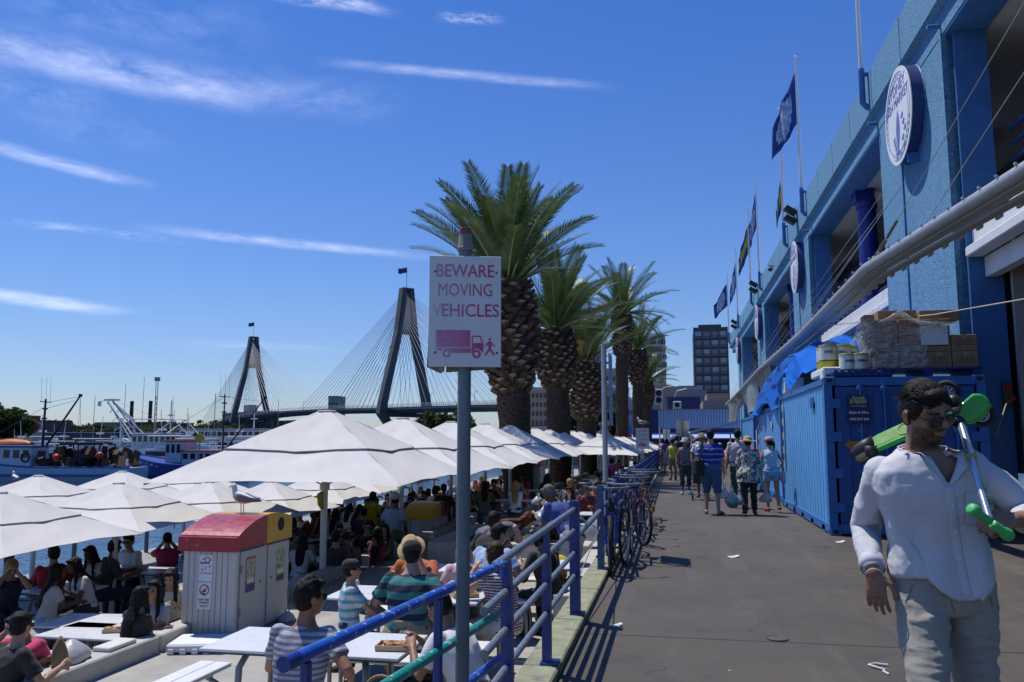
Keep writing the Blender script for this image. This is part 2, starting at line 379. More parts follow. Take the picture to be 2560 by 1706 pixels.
for i in range(5):
    y0 = PIERS[i][1]; y1 = PIERS[i + 1][0] if i < 4 else YEND
    ym = (y0 + y1) / 2
    # round column with capital
    b = MB(); b.cyl((5.95, ym, 0), (5.95, ym, 8.9), .27, n=24); b.box((5.86, ym, 8.98), (.56, .62, .36), bev=.02); b.cyl((5.95, ym, 8.6), (5.95, ym, 8.82), .31, n=24)
    part('round_column', b, mCol, smooth=True)
    # white fascia box at slab level
    b = MB(); b.box((5.5, ym, 5.2), (.32, y1 - y0 - .02, .34), bev=.02); b.box((5.36, ym, 4.9), (.30, y1 - y0 - .04, .18), bev=.02); b.box((5.62, ym, 4.62), (.2, y1 - y0 - .03, .36))
    part('fascia', b, mWhite)
    # balcony railing
    b = MB()
    for z in (5.95, 6.25, 6.55, 6.85, 7.15): b.cyl((6.1, y0 + .02, z), (6.1, y1 - .02, z), .035 if z < 7 else .045, n=8)
    yy = y0 + .1
    while yy < y1: b.cyl((6.1, yy, 5.0), (6.1, yy, 7.15), .04, n=8); yy += 1.75
    part('balcony_railing', b, mRailB, smooth=True)
    # sloping louvre panels under the ceiling
    b = MB(); b.box((7.1, ym, 8.35), (.05, y1 - y0 - 1, 1.15), Matrix.Rotation(R(-38), 3, 'Y')); b.mat(1)
    for q in range(int((y1 - y0) / 2.4)): b.box((7.1, y0 + 1 + q * 2.4, 8.35), (.09, .12, 1.35), Matrix.Rotation(R(-38), 3, 'Y'))
    part('louvre_panel', b, [mDark, mRailB])
    # upper glazing with frames behind the balcony
    b = MB().mat(0); b.box((8.9, ym, 6.9), (.06, y1 - y0, 3.2)); b.mat(1)
    for q in range(7): b.box((8.84, y0 + .6 + q * 1.6, 6.9), (.08, .09, 3.2))
    b.box((8.84, ym, 6.3), (.08, y1 - y0, .08)); part('window', b, [mGlass, mWhite])
    # ground floor: shaded shopfront
    b = MB().mat(0); b.box((6.5, ym, 3.35), (.06, y1 - y0, 2.3)); b.box((6.5, ym, 1.0), (.08, y1 - y0, 2.0)); b.mat(1)
    for q in range(5): b.box((6.44, y0 + .25 + q * 2.55, 2.25), (.12, .12, 4.5))
    b.box((6.44, ym, 2.12), (.13, y1 - y0, .16)); b.mat(2); b.box((6.45, y0 + 8.9, 1.72), (.14, 2.5, .92)); b.box((6.42, ym, 4.5), (.14, y1 - y0, .3))
    part('shopfront', b, [mGlass, mBeige, mBeige])
for y0, y1 in PIERS:
    for yy in (y0 + .12, y1 - .12):
        b = MB(); b.cyl((4.9, yy + .15, 9.36), (5.28, yy + .15, 9.36), .045, n=10); part('spout', b, mPaint, smooth=True)
b = MB(); b.box((6.35, 12.2, 1.72), (.06, 6.6, .96)); b.box((6.1, 15.55, 2.4), (.5, .1, 4.8)); part('panel_wall', b, mBeige)
b = MB(); b.box((5.72, 15.74, 2.36), (.16, .08, .42), bev=.01); b.mat(1); b.cyl((5.72, 15.69, 2.47), (5.72, 15.66, 2.47), .055, n=12); b.cyl((5.76, 15.69, 2.27), (5.76, 15.64, 2.27), .05, n=12)
part('power_socket', b, [M('grey_plastic', (.1, .1, .1), .5), M('red_plastic', (.5, .03, .01), .4)])
b = MB(); b.tube([(5.76, 15.66, 2.27), (5.6, 15.5, 2.15), (5.35, 15.1, 1.85), (5.1, 14.6, 1.62)], .012, 6)
tag(b.build('power_cable', M('yellow_cable', (.45, .34, .08), .6)), 'thin yellow cable drooping from the red socket on the pier', 'cable')
# round logo signs on the piers, facing the quay
def fish(b, s=1.0):
    """emblem on a disc: an upright fish beside curling waves, as flat raised shapes (u right, v up)"""
    def blob(pts): b.prism([(p[0] * s, p[1] * s) for p in pts], (0, 0, 0), (1, 0, 0), (0, 1, 0), (0, 0, 1), .006)
    body = []
    for k in range(15):
        t = k / 14; body.append((.00 + .13 * sin(pi * t) ** .8 - .06 * t, .30 - .86 * t))
    for k in range(1, 14):
        t = 1 - k / 14; body.append((-.13 * sin(pi * t) ** .8 - .10 * t + .02, .30 - .86 * t))
    blob(body); blob([(-.05, -.50), (.16, -.74), (-.02, -.66), (-.22, -.74)])
    for q in range(5):
        u, v = .28 + .09 * (q % 3), .05 - .16 * q
        blob([(u - .07, v), (u + .07, v + .09), (u + .12, v + .03), (u + .02, v - .05)])
    for q in range(4): blob([(-.40 + .05 * q, -.25 - .11 * q), (-.28 + .05 * q, -.2 - .11 * q), (-.26 + .05 * q, -.26 - .11 * q), (-.38 + .05 * q, -.31 - .11 * q)])
mSignW = M('sign_white', (.80, .81, .82), .5, var=.04); mInk = M('ink_blue', (.16, .19, .48), .5, var=.15, scale=14); mInk2 = M('ink_pale', (.42, .46, .66), .5, var=.15, scale=14)
def disc_sign(y, label):
    t = thing('round_sign', label, 'sign', (4.86, y, 8.45), group='round signs on the blue piers')
    b = MB(); n = 64
    b.cyl((.02, 0, 0), (.24, 0, 0), 1.03, n=n); part('rim', b, mRim, t, smooth=True)
    b = MB(); b.cyl((0, 0, 0), (.018, 0, 0), 1.04, n=n); part('face', b, mSignW, t, smooth=True)
    b = MB(); b.torus((.27, 0, 0), 1.03, .02, (1, 0, 0), n=48, m=6)
    for k in range(12): a = 2 * pi * k / 12; b.box((.29, cos(a) * .98, sin(a) * .98), (.12, .1, .1))
    b.box((.3, -.35, -1.02), (.5, .1, .22)); part('bracket', b, mPaint, t)
    mt = basis((-.004, 0, 0), (0, -1, 0), (0, 0, 1))
    for txt, sz, vv, sx in (('SYDNEY', .34, .60, 1.05), ('FISH MARKET', .30, .32, .95)):
        lettering(txt, sz, mt @ Matrix.Translation((0, vv, 0)), mInk, 'lettering', t, ext=.003, sx=sx)
    b = MB(); b.M = mt @ Matrix.Translation((0, -.16, -.003)); fish(b, 1.0); part('emblem', b, mInk, t)
    b = MB(); b.torus((-.003, 0, 0), .93, .007, (1, 0, 0), n=64, m=4); b.torus((-.003, 0, 0), .80, .005, (1, 0, 0), n=64, m=4); part('ring_line', b, mInk2, t)
    b = MB()
    for k in range(30):
        a = R(200) + R(280) * k / 29; b.box((-.003, cos(a) * .865, sin(a) * .865), (.006, .05, .07), Matrix.Rotation(a, 3, 'X'))
    part('small_lettering', b, mInk2, t)
for y, l in zip((18.2, 34.0, 49.7, 65.4), ('large white round sign on the nearest blue pier', 'white round sign on the second blue pier', 'white round sign on the third blue pier', 'white round sign on the farthest blue pier')): disc_sign(y, l)
# flagpoles on elbow brackets, flags, floodlights, camera
mPole = M('pole_white', (.62, .63, .64), .4, var=.05); mFlagB = M('flag_blue', (.02, .07, .33), .7, var=.2, trans=.3); mFlagL = M('flag_emblem', (.36, .50, .72), .7, var=.5, scale=7, trans=.3)
mFlagY = M('flag_yellow', (.55, .46, .03), .7, var=.2, trans=.3)
ORD = ['nearest', 'second', 'third', 'fourth', 'fifth', 'sixth', 'seventh']
def flag(o, x, y, zt, h, L, fall, dx, dy, scheme, label, seed):
    b = MB(); nu, nv = 20, 14
    def fn(u, v):
        s_ = .05 * sin(u * 7 + v * 2.2 + seed) * u ** .5 + .05 * sin(u * 15 + seed * 2) * u
        f = fall
        return (x - .06 + dx * u * L * (1 - f * .55) + s_ * dy * 2, y + dy * u * L * (1 - f * .6) + s_ * 1.2, zt - v * h * (1 - .15 * u) - u * L * f * (1 - .25 * v) + .05 * sin(u * 9 + seed))
    b.grid(fn, nu, nv)
    for k, f in enumerate(b.f):
        i, j = k % nu, k // nu; u, v = (i + .5) / nu, (j + .5) / nv; e = 0
        if scheme == 'logo': e = 1 if ((u - .5) / .36) ** 2 + ((v - .5) / .40) ** 2 < 1 else 0
        elif scheme == 'gold': e = 1 if (.3 < v < .62 or u < .12) else 0
        b.mi[k] = e
    o = b.build('flag', [mFlagB, mFlagY if scheme == 'gold' else mFlagL], smooth='all'); so_ = o.modifiers.new('s', 'SOLIDIFY'); so_.thickness = .004
    return tag(o, label, 'flag', 'flags above the parapet')
for i, (y, ft) in enumerate(((21.2, None), (31.3, ('logo', 15.45, 2.1, 2.4, .8, -.62, .45)), (36.4, ('gold', 12.9, 1.3, 1.5, .95, -.3, .2)), (47.0, ('logo', 15.5, 2.0, 2.4, .93, -.35, .3)), (52.2, ('gold', 15.0, 1.9, 2.4, .9, -.5, .3)), (63.0, ('logo', 14.9, 2.0, 2.4, .92, -.4, .3)), (73.5, ('logo', 15.3, 2.0, 2.4, .8, -.8, .4)))):
    t = thing('flagpole', 'white flagpole on a blue elbow bracket, %s along the parapet' % ORD[i], 'flagpole', (4.86, y, 9.9), group='flagpoles along the parapet')
    b = MB(); b.loft([((0, 0, 1.0), .055), ((0, 0, 3.5), .05), ((0, 0, 6.1), .035)], 10); b.ball((0, 0, 6.15), .06); part('mast', b, mPole, t, smooth=True)
    b = MB(); b.tube([(.3, 0, -.06), (.1, 0, -.02), (0, 0, .1), (0, 0, 1.0)], .075, 10); b.box((.1, 0, .85), (.2, .08, .08)); part('bracket', b, M('bracket_blue', (.05, .17, .42), .5), t, smooth=True)
    if ft:
        col = 'yellow and blue' if ft[0] == 'gold' else 'blue and white'
        flag(None, 4.86, y, ft[1], ft[2], ft[3], ft[4], ft[5], ft[6], ft[0], '%s flag hanging on the %s pole from the viewer' % (col, ORD[i]), i * 1.7)
for y, l in ((33.6, 'black twin floodlight on the parapet near the second round sign'), (49.5, 'black twin floodlight on the parapet near the third round sign'), (65.5, 'black twin floodlight on the far end of the parapet')):
    t = thing('floodlight', l, 'floodlight', (4.75, y, 10.5), group='floodlights on the parapet')
    b = MB(); Q = Matrix.Rotation(R(35), 3, 'Y')
    b.box((0, 0, .18), (.5, .42, .2), Q, .03); part('lamp_head', b, M('black_metal', (.015, .015, .017), .5), t)
    b = MB(); b.box((-.02, 0, -.2), (.5, .42, .2), Q, .03); part('lamp_head', b, M('black_metal', (0, 0, 0)), t)
    b = MB(); b.tube([(.25, 0, -.3), (.1, 0, 0), (.2, 0, .3)], .025, 6); part('bracket', b, M('black_metal', (0, 0, 0)), t)
t = thing('security_camera', 'small white dome security camera on an arm below the parapet', 'camera', (4.6, 39.6, 9.6))
b = MB(); b.cyl((.5, 0, .12), (0, 0, .12), .03, n=8); part('arm', b, mPole, t)
b = MB(); b.cyl((0, 0, .12), (0, 0, -.05), .13, n=14); b.mat(1); b.ball((0, 0, -.06), (.11, .11, .12)); part('dome', b, [mPole, mGlass], t, smooth=True)
# ------------------------------------------------------------------ canopy: gutter tube, folded sheet and stays
mGal = M('galvanised', (.42, .43, .44), .45, .35, var=.1, scale=6, spots=((.32, .30, .27), 5, .6)); mSheet = M('canopy_sheet', (.36, .37, .37), .5, var=.14, scale=2, spots=((.36, .35, .32), 4, .58))
CAN = [Vector(p) for p in ((3.95, 3.5, 4.2), (3.46, 8.7, 4.2), (2.97, 13.3, 4.18), (3.0, 20.3, 4.03), (3.0, 30.2, 4.0), (3.02, 39, 3.8), (3.05, 50, 3.6))]
t = thing('canopy', 'narrow white canopy edge with gutter tube running along the hall', 'canopy', (3.4, 8, 4.2))
def cpart(name, mb, mats, par=t, **k): o = mb.build(name, mats, par, **k); o.location = -Vector(par.location); return o
b = MB(); b.tube(CAN, .082, 14)
for k in range(60):
    f = k / 60 * (len(CAN) - 2); i = int(f); p = CAN[i].lerp(CAN[i + 1], f - i); b.ball(p + Vector((-.075, 0, .07)), .022, 6, 4)
cpart('gutter_tube', b, mGal, smooth=True)
b = MB()
for off, wd, dz in ((Vector((.10, 0, -.085)), .15, .03), (Vector((.23, 0, -.13)), .12, .035)):
    for a, c in zip(CAN, CAN[1:]):
        d = (c - a).normalized(); mid = (a + c) / 2 + off; Q = Matrix((Vector((d.y, -d.x, 0)).normalized(), d, Vector((0, 0, 1)))).transposed(); b.box(mid, (wd, (c - a).length + .02, dz), Q)
cpart('folded_sheet', b, mSheet)
b = MB()
for a, c in zip(CAN, CAN[1:]):
    n = max(2, int((c - a).length / .45))
    for k in range(n): p = a.lerp(c, (k + .5) / n); b.box(p + Vector((.29, 0, -.16)), (.03, .16, .04))
cpart('hanging_tab', b, mSheet)
mWire = M('steel_wire', (.45, .42, .38), .4, .6)
def wire(a, c, r=.0065): b = MB(); b.cyl(a, c, r, n=6, caps=False); cpart('stay_wire', b, mWire)
for p, q in (((3.05, 13.0, 4.3), (5.2, 4.6, 9.4)), ((3.2, 11.2, 4.25), (5.2, 5.1, 8.4)), ((3.02, 20.3, 4.15), (5.0, 18.6, 7.1)), ((3.02, 22.5, 4.12), (5.0, 18.75, 7.05)), ((3.02, 30.2, 4.1), (5.15, 20.7, 7.6)), ((3.02, 28, 4.1), (5.15, 20.9, 7.2)), ((3.02, 36, 4.0), (5.0, 34, 7.1)), ((3.02, 38, 4.0), (5.0, 34.2, 7.05)), ((3.02, 46, 3.8), (5.15, 36.4, 7.4)), ((3.02, 50, 3.7), (5.0, 49.6, 7.0))): wire(p, q)

b = MB(); v0, v1 = Vector((3.05, 13.0, 4.3)), Vector((5.2, 4.6, 9.4)); d = (v1 - v0).normalized(); b.cyl(v0 - d * .05, v0 + d * .35, .03, n=8); b.cyl(v0 + d * .4, v0 + d * .75, .022, n=8); b.ball(v0 - d * .05, .05); cpart('turnbuckle', b, M('rusty_steel', (.16, .13, .11), .6, .5), smooth=True)
b = MB(); b.tube([(3.1, 18.2, 3.95), (4.3, 14.6, 3.62), (5.6, 11.2, 3.5)], .012, 6); tag(b.build('guy_rope', M('rope', (.5, .45, .4), .8)), 'thin pale rope stretched from the canopy past the pier', 'rope')
# ------------------------------------------------------------------ shipping containers and what is stacked on them
mCont = M('container_blue', (.11, .36, .70), .5, var=.10, scale=2.5, spots=[((.16, .38, .62), 2.2, .62), ((.14, .10, .07), 5, .72), ((.28, .42, .6), 18, .74)], bump=.05, bscale=8)
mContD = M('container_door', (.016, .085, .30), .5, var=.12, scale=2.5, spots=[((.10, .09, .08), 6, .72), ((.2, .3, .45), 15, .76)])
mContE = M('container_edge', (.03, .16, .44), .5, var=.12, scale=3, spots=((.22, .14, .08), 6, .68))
mBlack = M('black', (.012, .012, .012), .6); mSteel = M('worn_steel', (.22, .24, .27), .45, .6)
def container(name, label, X0, Y0, L, W=2.44, Hh=2.59, doors=True):
    t = thing(name, label, 'container', (X0, Y0, 0), group='blue shipping containers')
    b = MB()   # corrugated body
    def side(x, s):
        pts = []; y = .16; st = .30
        k = 0
        while y < L - .16:
            pts += [(x, y), (x, y + .12), (x + s * .012, y + .135), (x + s * .012, y + st - .015)]; y += st
        pts = [p for p in pts if p[1] < L - .1] + [(x, L - .1)]
        vs = [(p[0], p[1], z) for p in pts for z in (.16, Hh - .1)]; b.add(vs, [(2 * i, 2 * i + 2, 2 * i + 3, 2 * i + 1) for i in range(len(pts) - 1)])
    side(.025, 1); side(W - .025, -1); b.box((W / 2, L / 2, Hh - .05), (W - .06, L - .1, .03)); b.box((W / 2, L - .05, Hh / 2), (W - .1, .05, Hh - .3)); b.box((W / 2, L / 2, .14), (W - .06, L - .1, .06))
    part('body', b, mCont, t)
    b = MB()
    for x in (.05, W - .05):
        b.box((x, L / 2, .10), (.11, L - .2, .14)); b.box((x, L / 2, Hh - .06), (.10, L - .2, .1))
        for y in (.06, L - .06): b.box((x, y, Hh / 2), (.13, .13, Hh - .24))
    for y in (.06, L - .06): b.box((W / 2, y, .1), (W - .2, .1, .14)); b.box((W / 2, y, Hh - .08), (W - .2, .1, .14))
    for k in range(5): b.box((.03, .7 + k * (L - 1.4) / 4, .06), (.07, .3, .1))
    part('edge_rail', b, mContE, t)
    for x in (.075, W - .075):
        for y in (.08, L - .08):
            for z in (.06, Hh - .06):
                c = MB().mat(0); c.box((x, y, z), (.18, .19, .125), bev=.012); c.mat(1); c.box((x, y - .096 if y < 1 else y + .096, z), (.085, .006, .06)); c.box((x - .091 if x < 1 else x + .091, y, z), (.006, .09, .06)); part('corner_casting', c, [mContE, mBlack], t)
    if doors:
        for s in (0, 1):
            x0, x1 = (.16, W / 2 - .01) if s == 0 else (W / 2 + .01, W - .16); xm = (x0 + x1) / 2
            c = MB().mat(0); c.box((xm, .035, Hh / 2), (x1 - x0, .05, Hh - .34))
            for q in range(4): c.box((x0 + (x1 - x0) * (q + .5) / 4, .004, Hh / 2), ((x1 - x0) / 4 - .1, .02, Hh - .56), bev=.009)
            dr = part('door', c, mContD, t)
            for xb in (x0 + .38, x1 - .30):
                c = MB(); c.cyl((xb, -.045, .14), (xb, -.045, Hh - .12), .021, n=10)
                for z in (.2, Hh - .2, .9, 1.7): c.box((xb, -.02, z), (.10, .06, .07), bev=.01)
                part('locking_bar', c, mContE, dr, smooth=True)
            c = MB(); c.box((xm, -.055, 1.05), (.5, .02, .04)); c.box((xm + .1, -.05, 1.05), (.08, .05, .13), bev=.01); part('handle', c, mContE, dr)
            for z in (.45, 1.0, 1.6, 2.15):
                c = MB(); c.box((x0 - .02 if s == 0 else x1 + .02, -.005, z), (.2, .03, .16), bev=.008); part('hinge', c, mContE, dr)
    return t
c1 = container('shipping_container', 'nearest blue shipping container with closed double doors toward the viewer', 2.47, 14.4, 6.06)
c2 = container('shipping_container', 'second blue shipping container half covered by a blue tarpaulin', 2.58, 21.3, 6.06, doors=False, Hh=2.44)
c3 = container('shipping_container', 'farther blue shipping container beyond the white fridge', 3.0, 33.0, 6.06, Hh=2.5)
# rental plate and arrow on the left door
mPlate = M('plate_blue', (.012, .02, .10), .5); mPlW = M('plate_white', (.7, .72, .75), .5); mPlY = M('plate_yellow', (.6, .55, .05), .5)
b = MB(); b.box((.50, -.062, 2.05), (.34, .008, .46)); pl = part('rental_plate', b, mPlate, c1)
mt = basis((.50, -.068, 2.05), (1, 0, 0), (0, 0, 1))
for txt, sz, v, mm in (('Sales & Hire', .060, -.055, mPlW), ('1800 817 544', .055, -.165, mPlW), ('CONTAINERS', .038, .05, M('plate_grey', (.25, .27, .4), .5)), ('Royal', .08, .185, mPlY), ('& Speed', .08, .12, mPlY)):
    lettering(txt, sz, mt @ Matrix.Translation((0, v, 0)), mm, 'lettering', pl, bold=.002)
b = MB(); b.prism([(-.07, .02), (.07, .02), (.1, .06), (.13, .01), (.13, -.04), (-.07, -.05), (-.13, 0)], mt @ Vector((-.01, .16, -.0016)), (1, 0, 0), (0, 0, 1), (0, -1, 0), .0008); part('emblem', b, M('plate_teal', (.05, .2, .35), .5), pl)
b = MB(); b.prism([(-.26, 0), (-.17, .10), (-.17, .055), (.17, .055), (.17, .10), (.26, 0), (.17, -.10), (.17, -.055), (-.17, -.055), (-.17, -.10)], (.52, -.062, 1.47), (1, 0, 0), (0, 0, 1), (0, -1, 0), .004); part('orange_arrow', b, M('arrow_orange', (.42, .19, .05), .6, var=.25, scale=9), c1)
for c_, yy in ((c1, 5.55), (c2, 5.5)):
    b = MB()
    for k in range(9): b.mat(k % 2); b.box((-.008, yy, 1.0 + k * .16), (.006, .13, .16))
    part('warning_strip', b, [mPlY, M('strip_navy', (.01, .02, .12), .5)], c_)
b = MB(); b.box((-.008, 1.35, 2.22), (.006, .34, .2)); part('number_plate', b, mContD, c1); b = MB(); b.box((-.008, 2.0, 1.95), (.006, .2, .2)); part('white_plate', b, mPlW, c2)
# on the roof of the near container
mBoxC = M('cardboard', (.30, .195, .105), .8, var=.14, scale=6, bump=.1, bscale=9); mBoxD = M('cardboard_print', (.10, .065, .035), .8); mPallet = M('pallet_blue', (.012, .03, .16), .6, var=.2); mTape = M('tape', (.40, .29, .17), .4)
def carton(x, y, z, sx, sy, sz, label, rz=0, group='cartons on the wrapped pallet'):
    t = thing('carton', label, 'box', (x, y, z), rz, group)
    b = MB(); b.box((0, 0, sz / 2), (sx, sy, sz), bev=.006); part('box_body', b, mBoxC, t)
    b = MB(); b.box((0, 0, sz), (.06, sy * .98, .004)); b.box((0, -sy / 2 - .001, sz * .86), (.06, .004, sz * .26)); part('tape', b, mTape, t)
    b = MB()
    for q in range(4): b.box((sx * .18, -sy / 2 - .0015, sz * (.35 + .11 * q)), (sx * (.4 - .06 * (q % 2)), .003, sz * .035))
    b.torus((-sx * .22, -sy / 2 - .001, sz * .5), sz * .14, sz * .02, (0, 1, 0), n=14, m=4); part('printing', b, mBoxD, t); return t
t = thing('pallet', 'dark blue plastic pallet under the wrapped cartons', 'pallet', (4.15, 15.2, 2.59))
b = MB()
for k in range(5): b.box((0, -.5 + k * .25, .135), (1.62, .19, .03))
for x in (-.74, 0, .74): b.box((x, 0, .06), (.12, 1.15, .12))
part('deck', b, mPallet, t)
n = 0
for lv in range(3):
    for col in range(4):
        for row in range(2):
            if lv == 2 and col == 3: continue
            carton(3.54 + col * .405, 14.96 + row * .50, 2.745 + lv * .275, .39, .48, .27, 'brown carton wrapped on the pallet, %s column, %s tier, %s row' % (['leftmost', 'second', 'third', 'rightmost'][col], ['bottom', 'middle', 'top'][lv], ['front', 'back'][row]))
carton(3.82, 15.25, 3.575, .62, .42, .2, 'left flat carton lying on top of the wrapped stack'); carton(4.5, 15.28, 3.575, .62, .42, .19, 'right flat carton lying on top of the wrapped stack'); carton(3.5, 15.5, 3.575, .3, .3, .18, 'small carton at the left end on top of the wrapped stack')
# clear film around the stack
def film():
    m = bpy.data.materials.new('stretch_film'); m.use_nodes = True; t = m.node_tree; x = NX(t)
    co = x.n('ShaderNodeTexCoord').outputs['Object']; tr = x.n('ShaderNodeBsdfTransparent'); gl = t.nodes['Principled BSDF']; gl.inputs['Base Color'].default_value = (.75, .76, .78, 1); gl.inputs['Roughness'].default_value = .18
    mp = x.n('ShaderNodeMapping'); x.put(mp.inputs[0], co); mp.inputs['Rotation'].default_value = (.5, .4, .6); mp.inputs['Scale'].default_value = (1, 1, 4)
    f = x.noise(mp.outputs[0], 5, 5, .7, 1.2); a = x.ramp(f, .42, .72, .06, .75); mx = x.n('ShaderNodeMixShader'); x.put(mx.inputs[0], a)
    bn = x.n('ShaderNodeBump'); bn.inputs['Strength'].default_value = .9; x.put(bn.inputs['Height'], f); t.links.new(bn.outputs[0], gl.inputs['Normal'])
    t.links.new(tr.outputs[0], mx.inputs[1]); t.links.new(gl.outputs[0], mx.inputs[2]); t.links.new(mx.outputs[0], t.nodes['Material Output'].inputs[0]); return m
mFilm = film()
b = MB()
def wrapf(u, v):
    per = [(3.32, 15.75), (3.32, 14.70), (4.2, 14.70)]; s_ = u * 2; i = min(1, int(s_)); f = s_ - i; x_ = per[i][0] + (per[i + 1][0] - per[i][0]) * f; y_ = per[i][1] + (per[i + 1][1] - per[i][1]) * f
    w = .03 * sin(u * 23 + v * 9) + .02 * sin(u * 51 - v * 14); top = 3.60 - (.0 if u < .55 else (u - .55) * .5)
    return (x_ - .02 - abs(w), y_ - .02 - abs(w) * .8, 2.70 + (top - 2.70) * v)
b.grid(wrapf, 40, 14); tag(b.build('stretch_film', mFilm, smooth='all'), 'crinkled clear plastic film around the pallet of cartons', 'film')
b = MB(); rnd = random.Random(5)
for k in range(9):
    p0 = Vector((3.28, 14.72 + .1 * k, 3.35 + .1 * rnd.random())); b.tube([p0, p0 + Vector((-.08 - .1 * rnd.random(), -.02, -.1)), p0 + Vector((-.02, 0, -.25 - .2 * rnd.random())), p0 + Vector((.0, 0, -.6))], .028, 6)
for k in range(5):
    b.tube([(3.4 + .02 * k, 14.66, 3.52), (3.75, 14.63 - .02 * k, 3.62 + .02 * k), (4.1, 14.62, 3.5 - .02 * k), (4.45 + .05 * k, 14.6, 3.47)], .022, 6)
tag(b.build('film_bunch', mFilm, smooth='all'), 'bunched twists of clear film hanging at the pallet corner', 'film')
b = MB(); b.box((4.28, 14.66, 3.28), (.42, .006, .32)); tag(b.build('paper_label', mPlW), 'white paper sheet stuck on the wrapped cartons', 'label')
# oil tins, foam slab, dark boxes
mTinW = M('tin_white', (.70, .70, .66), .35, .2); mTinY = M('tin_yellow', (.50, .46, .02), .4, .1); mTinG = M('tin_dark', (.06, .09, .02), .4)
tin0 = None
tins = [(2.78, 15.05, 2.79), (2.80, 15.42, 2.79), (2.98, 15.7, 2.79), (3.02, 15.1, 2.79), (3.22, 14.72, 2.60), (3.16, 15.3, 2.79), (3.05, 14.75, 2.60)]
for i, (x_, y_, z_) in enumerate(tins):
    x_ -= .12
    lab = ['oil tin nearest the left end of the foam slab', 'oil tin standing second along the foam slab', 'oil tin half hidden behind the large middle one', 'large oil tin reading CANOLA on the foam slab', 'oil tin reading CANOLA at the front beside the cartons', 'oil tin behind the front tin on the slab', 'oil tin tucked left of the front tin'][i]
    t = thing('oil_tin', 'white and yellow ' + lab, 'tin', (x_, y_, z_), R(-4 + 9 * (i % 3)), 'oil tins on the container roof')
    b = MB(); r = .15; b.mat(0); b.cyl((0, 0, .13), (0, 0, .36), r, n=28); b.mat(1); b.cyl((0, 0, .01), (0, 0, .13), r + .001, n=28); b.cyl((0, 0, .36), (0, 0, .39), r + .004, n=28); b.mat(2); b.cyl((0, 0, .115), (0, 0, .135), r + .002, n=28); part('can', b, [mTinW, mTinY, mTinG], t, smooth=True)
    b = MB(); b.torus((0, 0, .39), r - .004, .008, n=24, m=6); b.tube([(-.07, 0, .39), (-.06, 0, .44), (.06, 0, .44), (.07, 0, .39)], .007, 6); part('rim_and_handle', b, mSteel, t, smooth=True)
    lettering('CANOLA', .058, basis((0, -r - .006, .27), (1, 0, 0), (0, 0, 1)), mBlack, 'lettering', t, ext=.003, sx=.66, bold=.001)
mFoam = M('polystyrene', (.72, .73, .74), .8, var=.05, bump=.2, bscale=60)
b = MB(); b.box((2.82, 15.35, 2.72), (.62, 1.3, .13), bev=.02); b.box((2.53, 14.86, 2.62), (.06, .3, .26), bev=.02); tag(b.build('foam_slab', mFoam), 'white polystyrene slab under the row of oil tins', 'slab')
t = thing('crate_lid', 'dark blue ribbed crate lid at the roof edge of the near container', 'lid', (2.9, 14.62, 2.59))
b = MB(); b.box((.2, .1, .06), (.95, .36, .10), bev=.02)
for k in range(9): b.box((-.22 + k * .105, -.08, .075), (.05, .03, .11))
part('ribbed_lid', b, mPallet, t)
b = MB(); b.box((3.45, 15.15, 2.86), (.3, .42, .54), bev=.02); b.box((3.285, 15.15, 2.84), (.03, .40, .50)); tag(b.build('black_box', [M('black_plastic', (.022, .022, .024), .5)]), 'dark grey plastic box between the tins and the cartons', 'box')
b = MB(); b.box((3.25, 15.12, 2.84), (.03, .38, .5), bev=.01); tag(b.build('foam_board', mFoam), 'upright white foam board leaning beside the dark box', 'board')
for (x_, y_, z_, s, l) in ((2.68, 19.7, 2.59, (.42, .55, .36), 'white foam box at the far end of the near container roof'),):
    t = thing('foam_box', l, 'box', (x_, y_, z_)); b = MB(); b.box((0, 0, s[2] / 2), s, bev=.02); part('box_body', b, mFoam, t); b = MB(); b.box((0, 0, s[2] - .03), (s[0] + .02, s[1] + .02, .06), bev=.02); part('lid', b, mFoam, t); b = MB(); b.box((-s[0] / 2 - .002, 0, .14), (.004, .2, .07)); part('sticker', b, mInk2, t)
# blue tarpaulin over the load on the second container
mTarp = M('tarp_blue', (.010, .17, .72), .28, var=.1, scale=2, bump=.35, bscale=5, trans=.25)
def tarpf(u, v):
    # u from the walkway edge to the hall, v along the canopy: over the load, its near flap hanging down the container end
    y = 18.3 + v * 9.5; prof = 3.62 - .42 * max(0, v - .35) - .9 * max(0, v - .7)
    if v < .18: prof = 2.98 + (3.62 - 2.98) * sin(v / .18 * pi / 2)
    if u < .34:
        q = u / .34; hang = 1.15 * (1 - q) * (.75 + .3 * sin(v * 7 + .6)) * min(1, max(0, v - .12) * 6); x = 2.44 + .22 * q - .06 * sin(v * 46) * (1 - q); z = max(2.30 if v > .2 else 2.62, prof - .45 - hang) + .3 * q
    else: q = (u - .34) / .66; x = 2.66 + 2.1 * q; z = prof - .15 + .18 * sin(pi * min(1, q * 1.3)) + .12 * q * (v < .4)
    k_ = max(0, 1 - v / .3) * max(0, u - .2); y -= 3.0 * k_; z += .45 * k_
    cre = .035 * sin(u * 16 + v * 31) + .03 * sin(u * 37 - v * 23) + .02 * sin((u + v) * 60)
    return (x + cre * .7, y + cre * .5, z + cre)
b = MB(); b.grid(tarpf, 60, 90); o = tag(b.build('tarpaulin', mTarp, smooth='all'), 'crumpled bright blue tarpaulin draped over the load under the canopy', 'tarpaulin')
carton(3.6, 24.2, 2.44, 1.2, 1.2, .9, 'big carton hidden under the blue tarpaulin', group='loads on the second container'); carton(3.7, 22.2, 2.44, 1.0, 1.0, .8, 'stacked carton under the near end of the tarpaulin', group='loads on the second container')
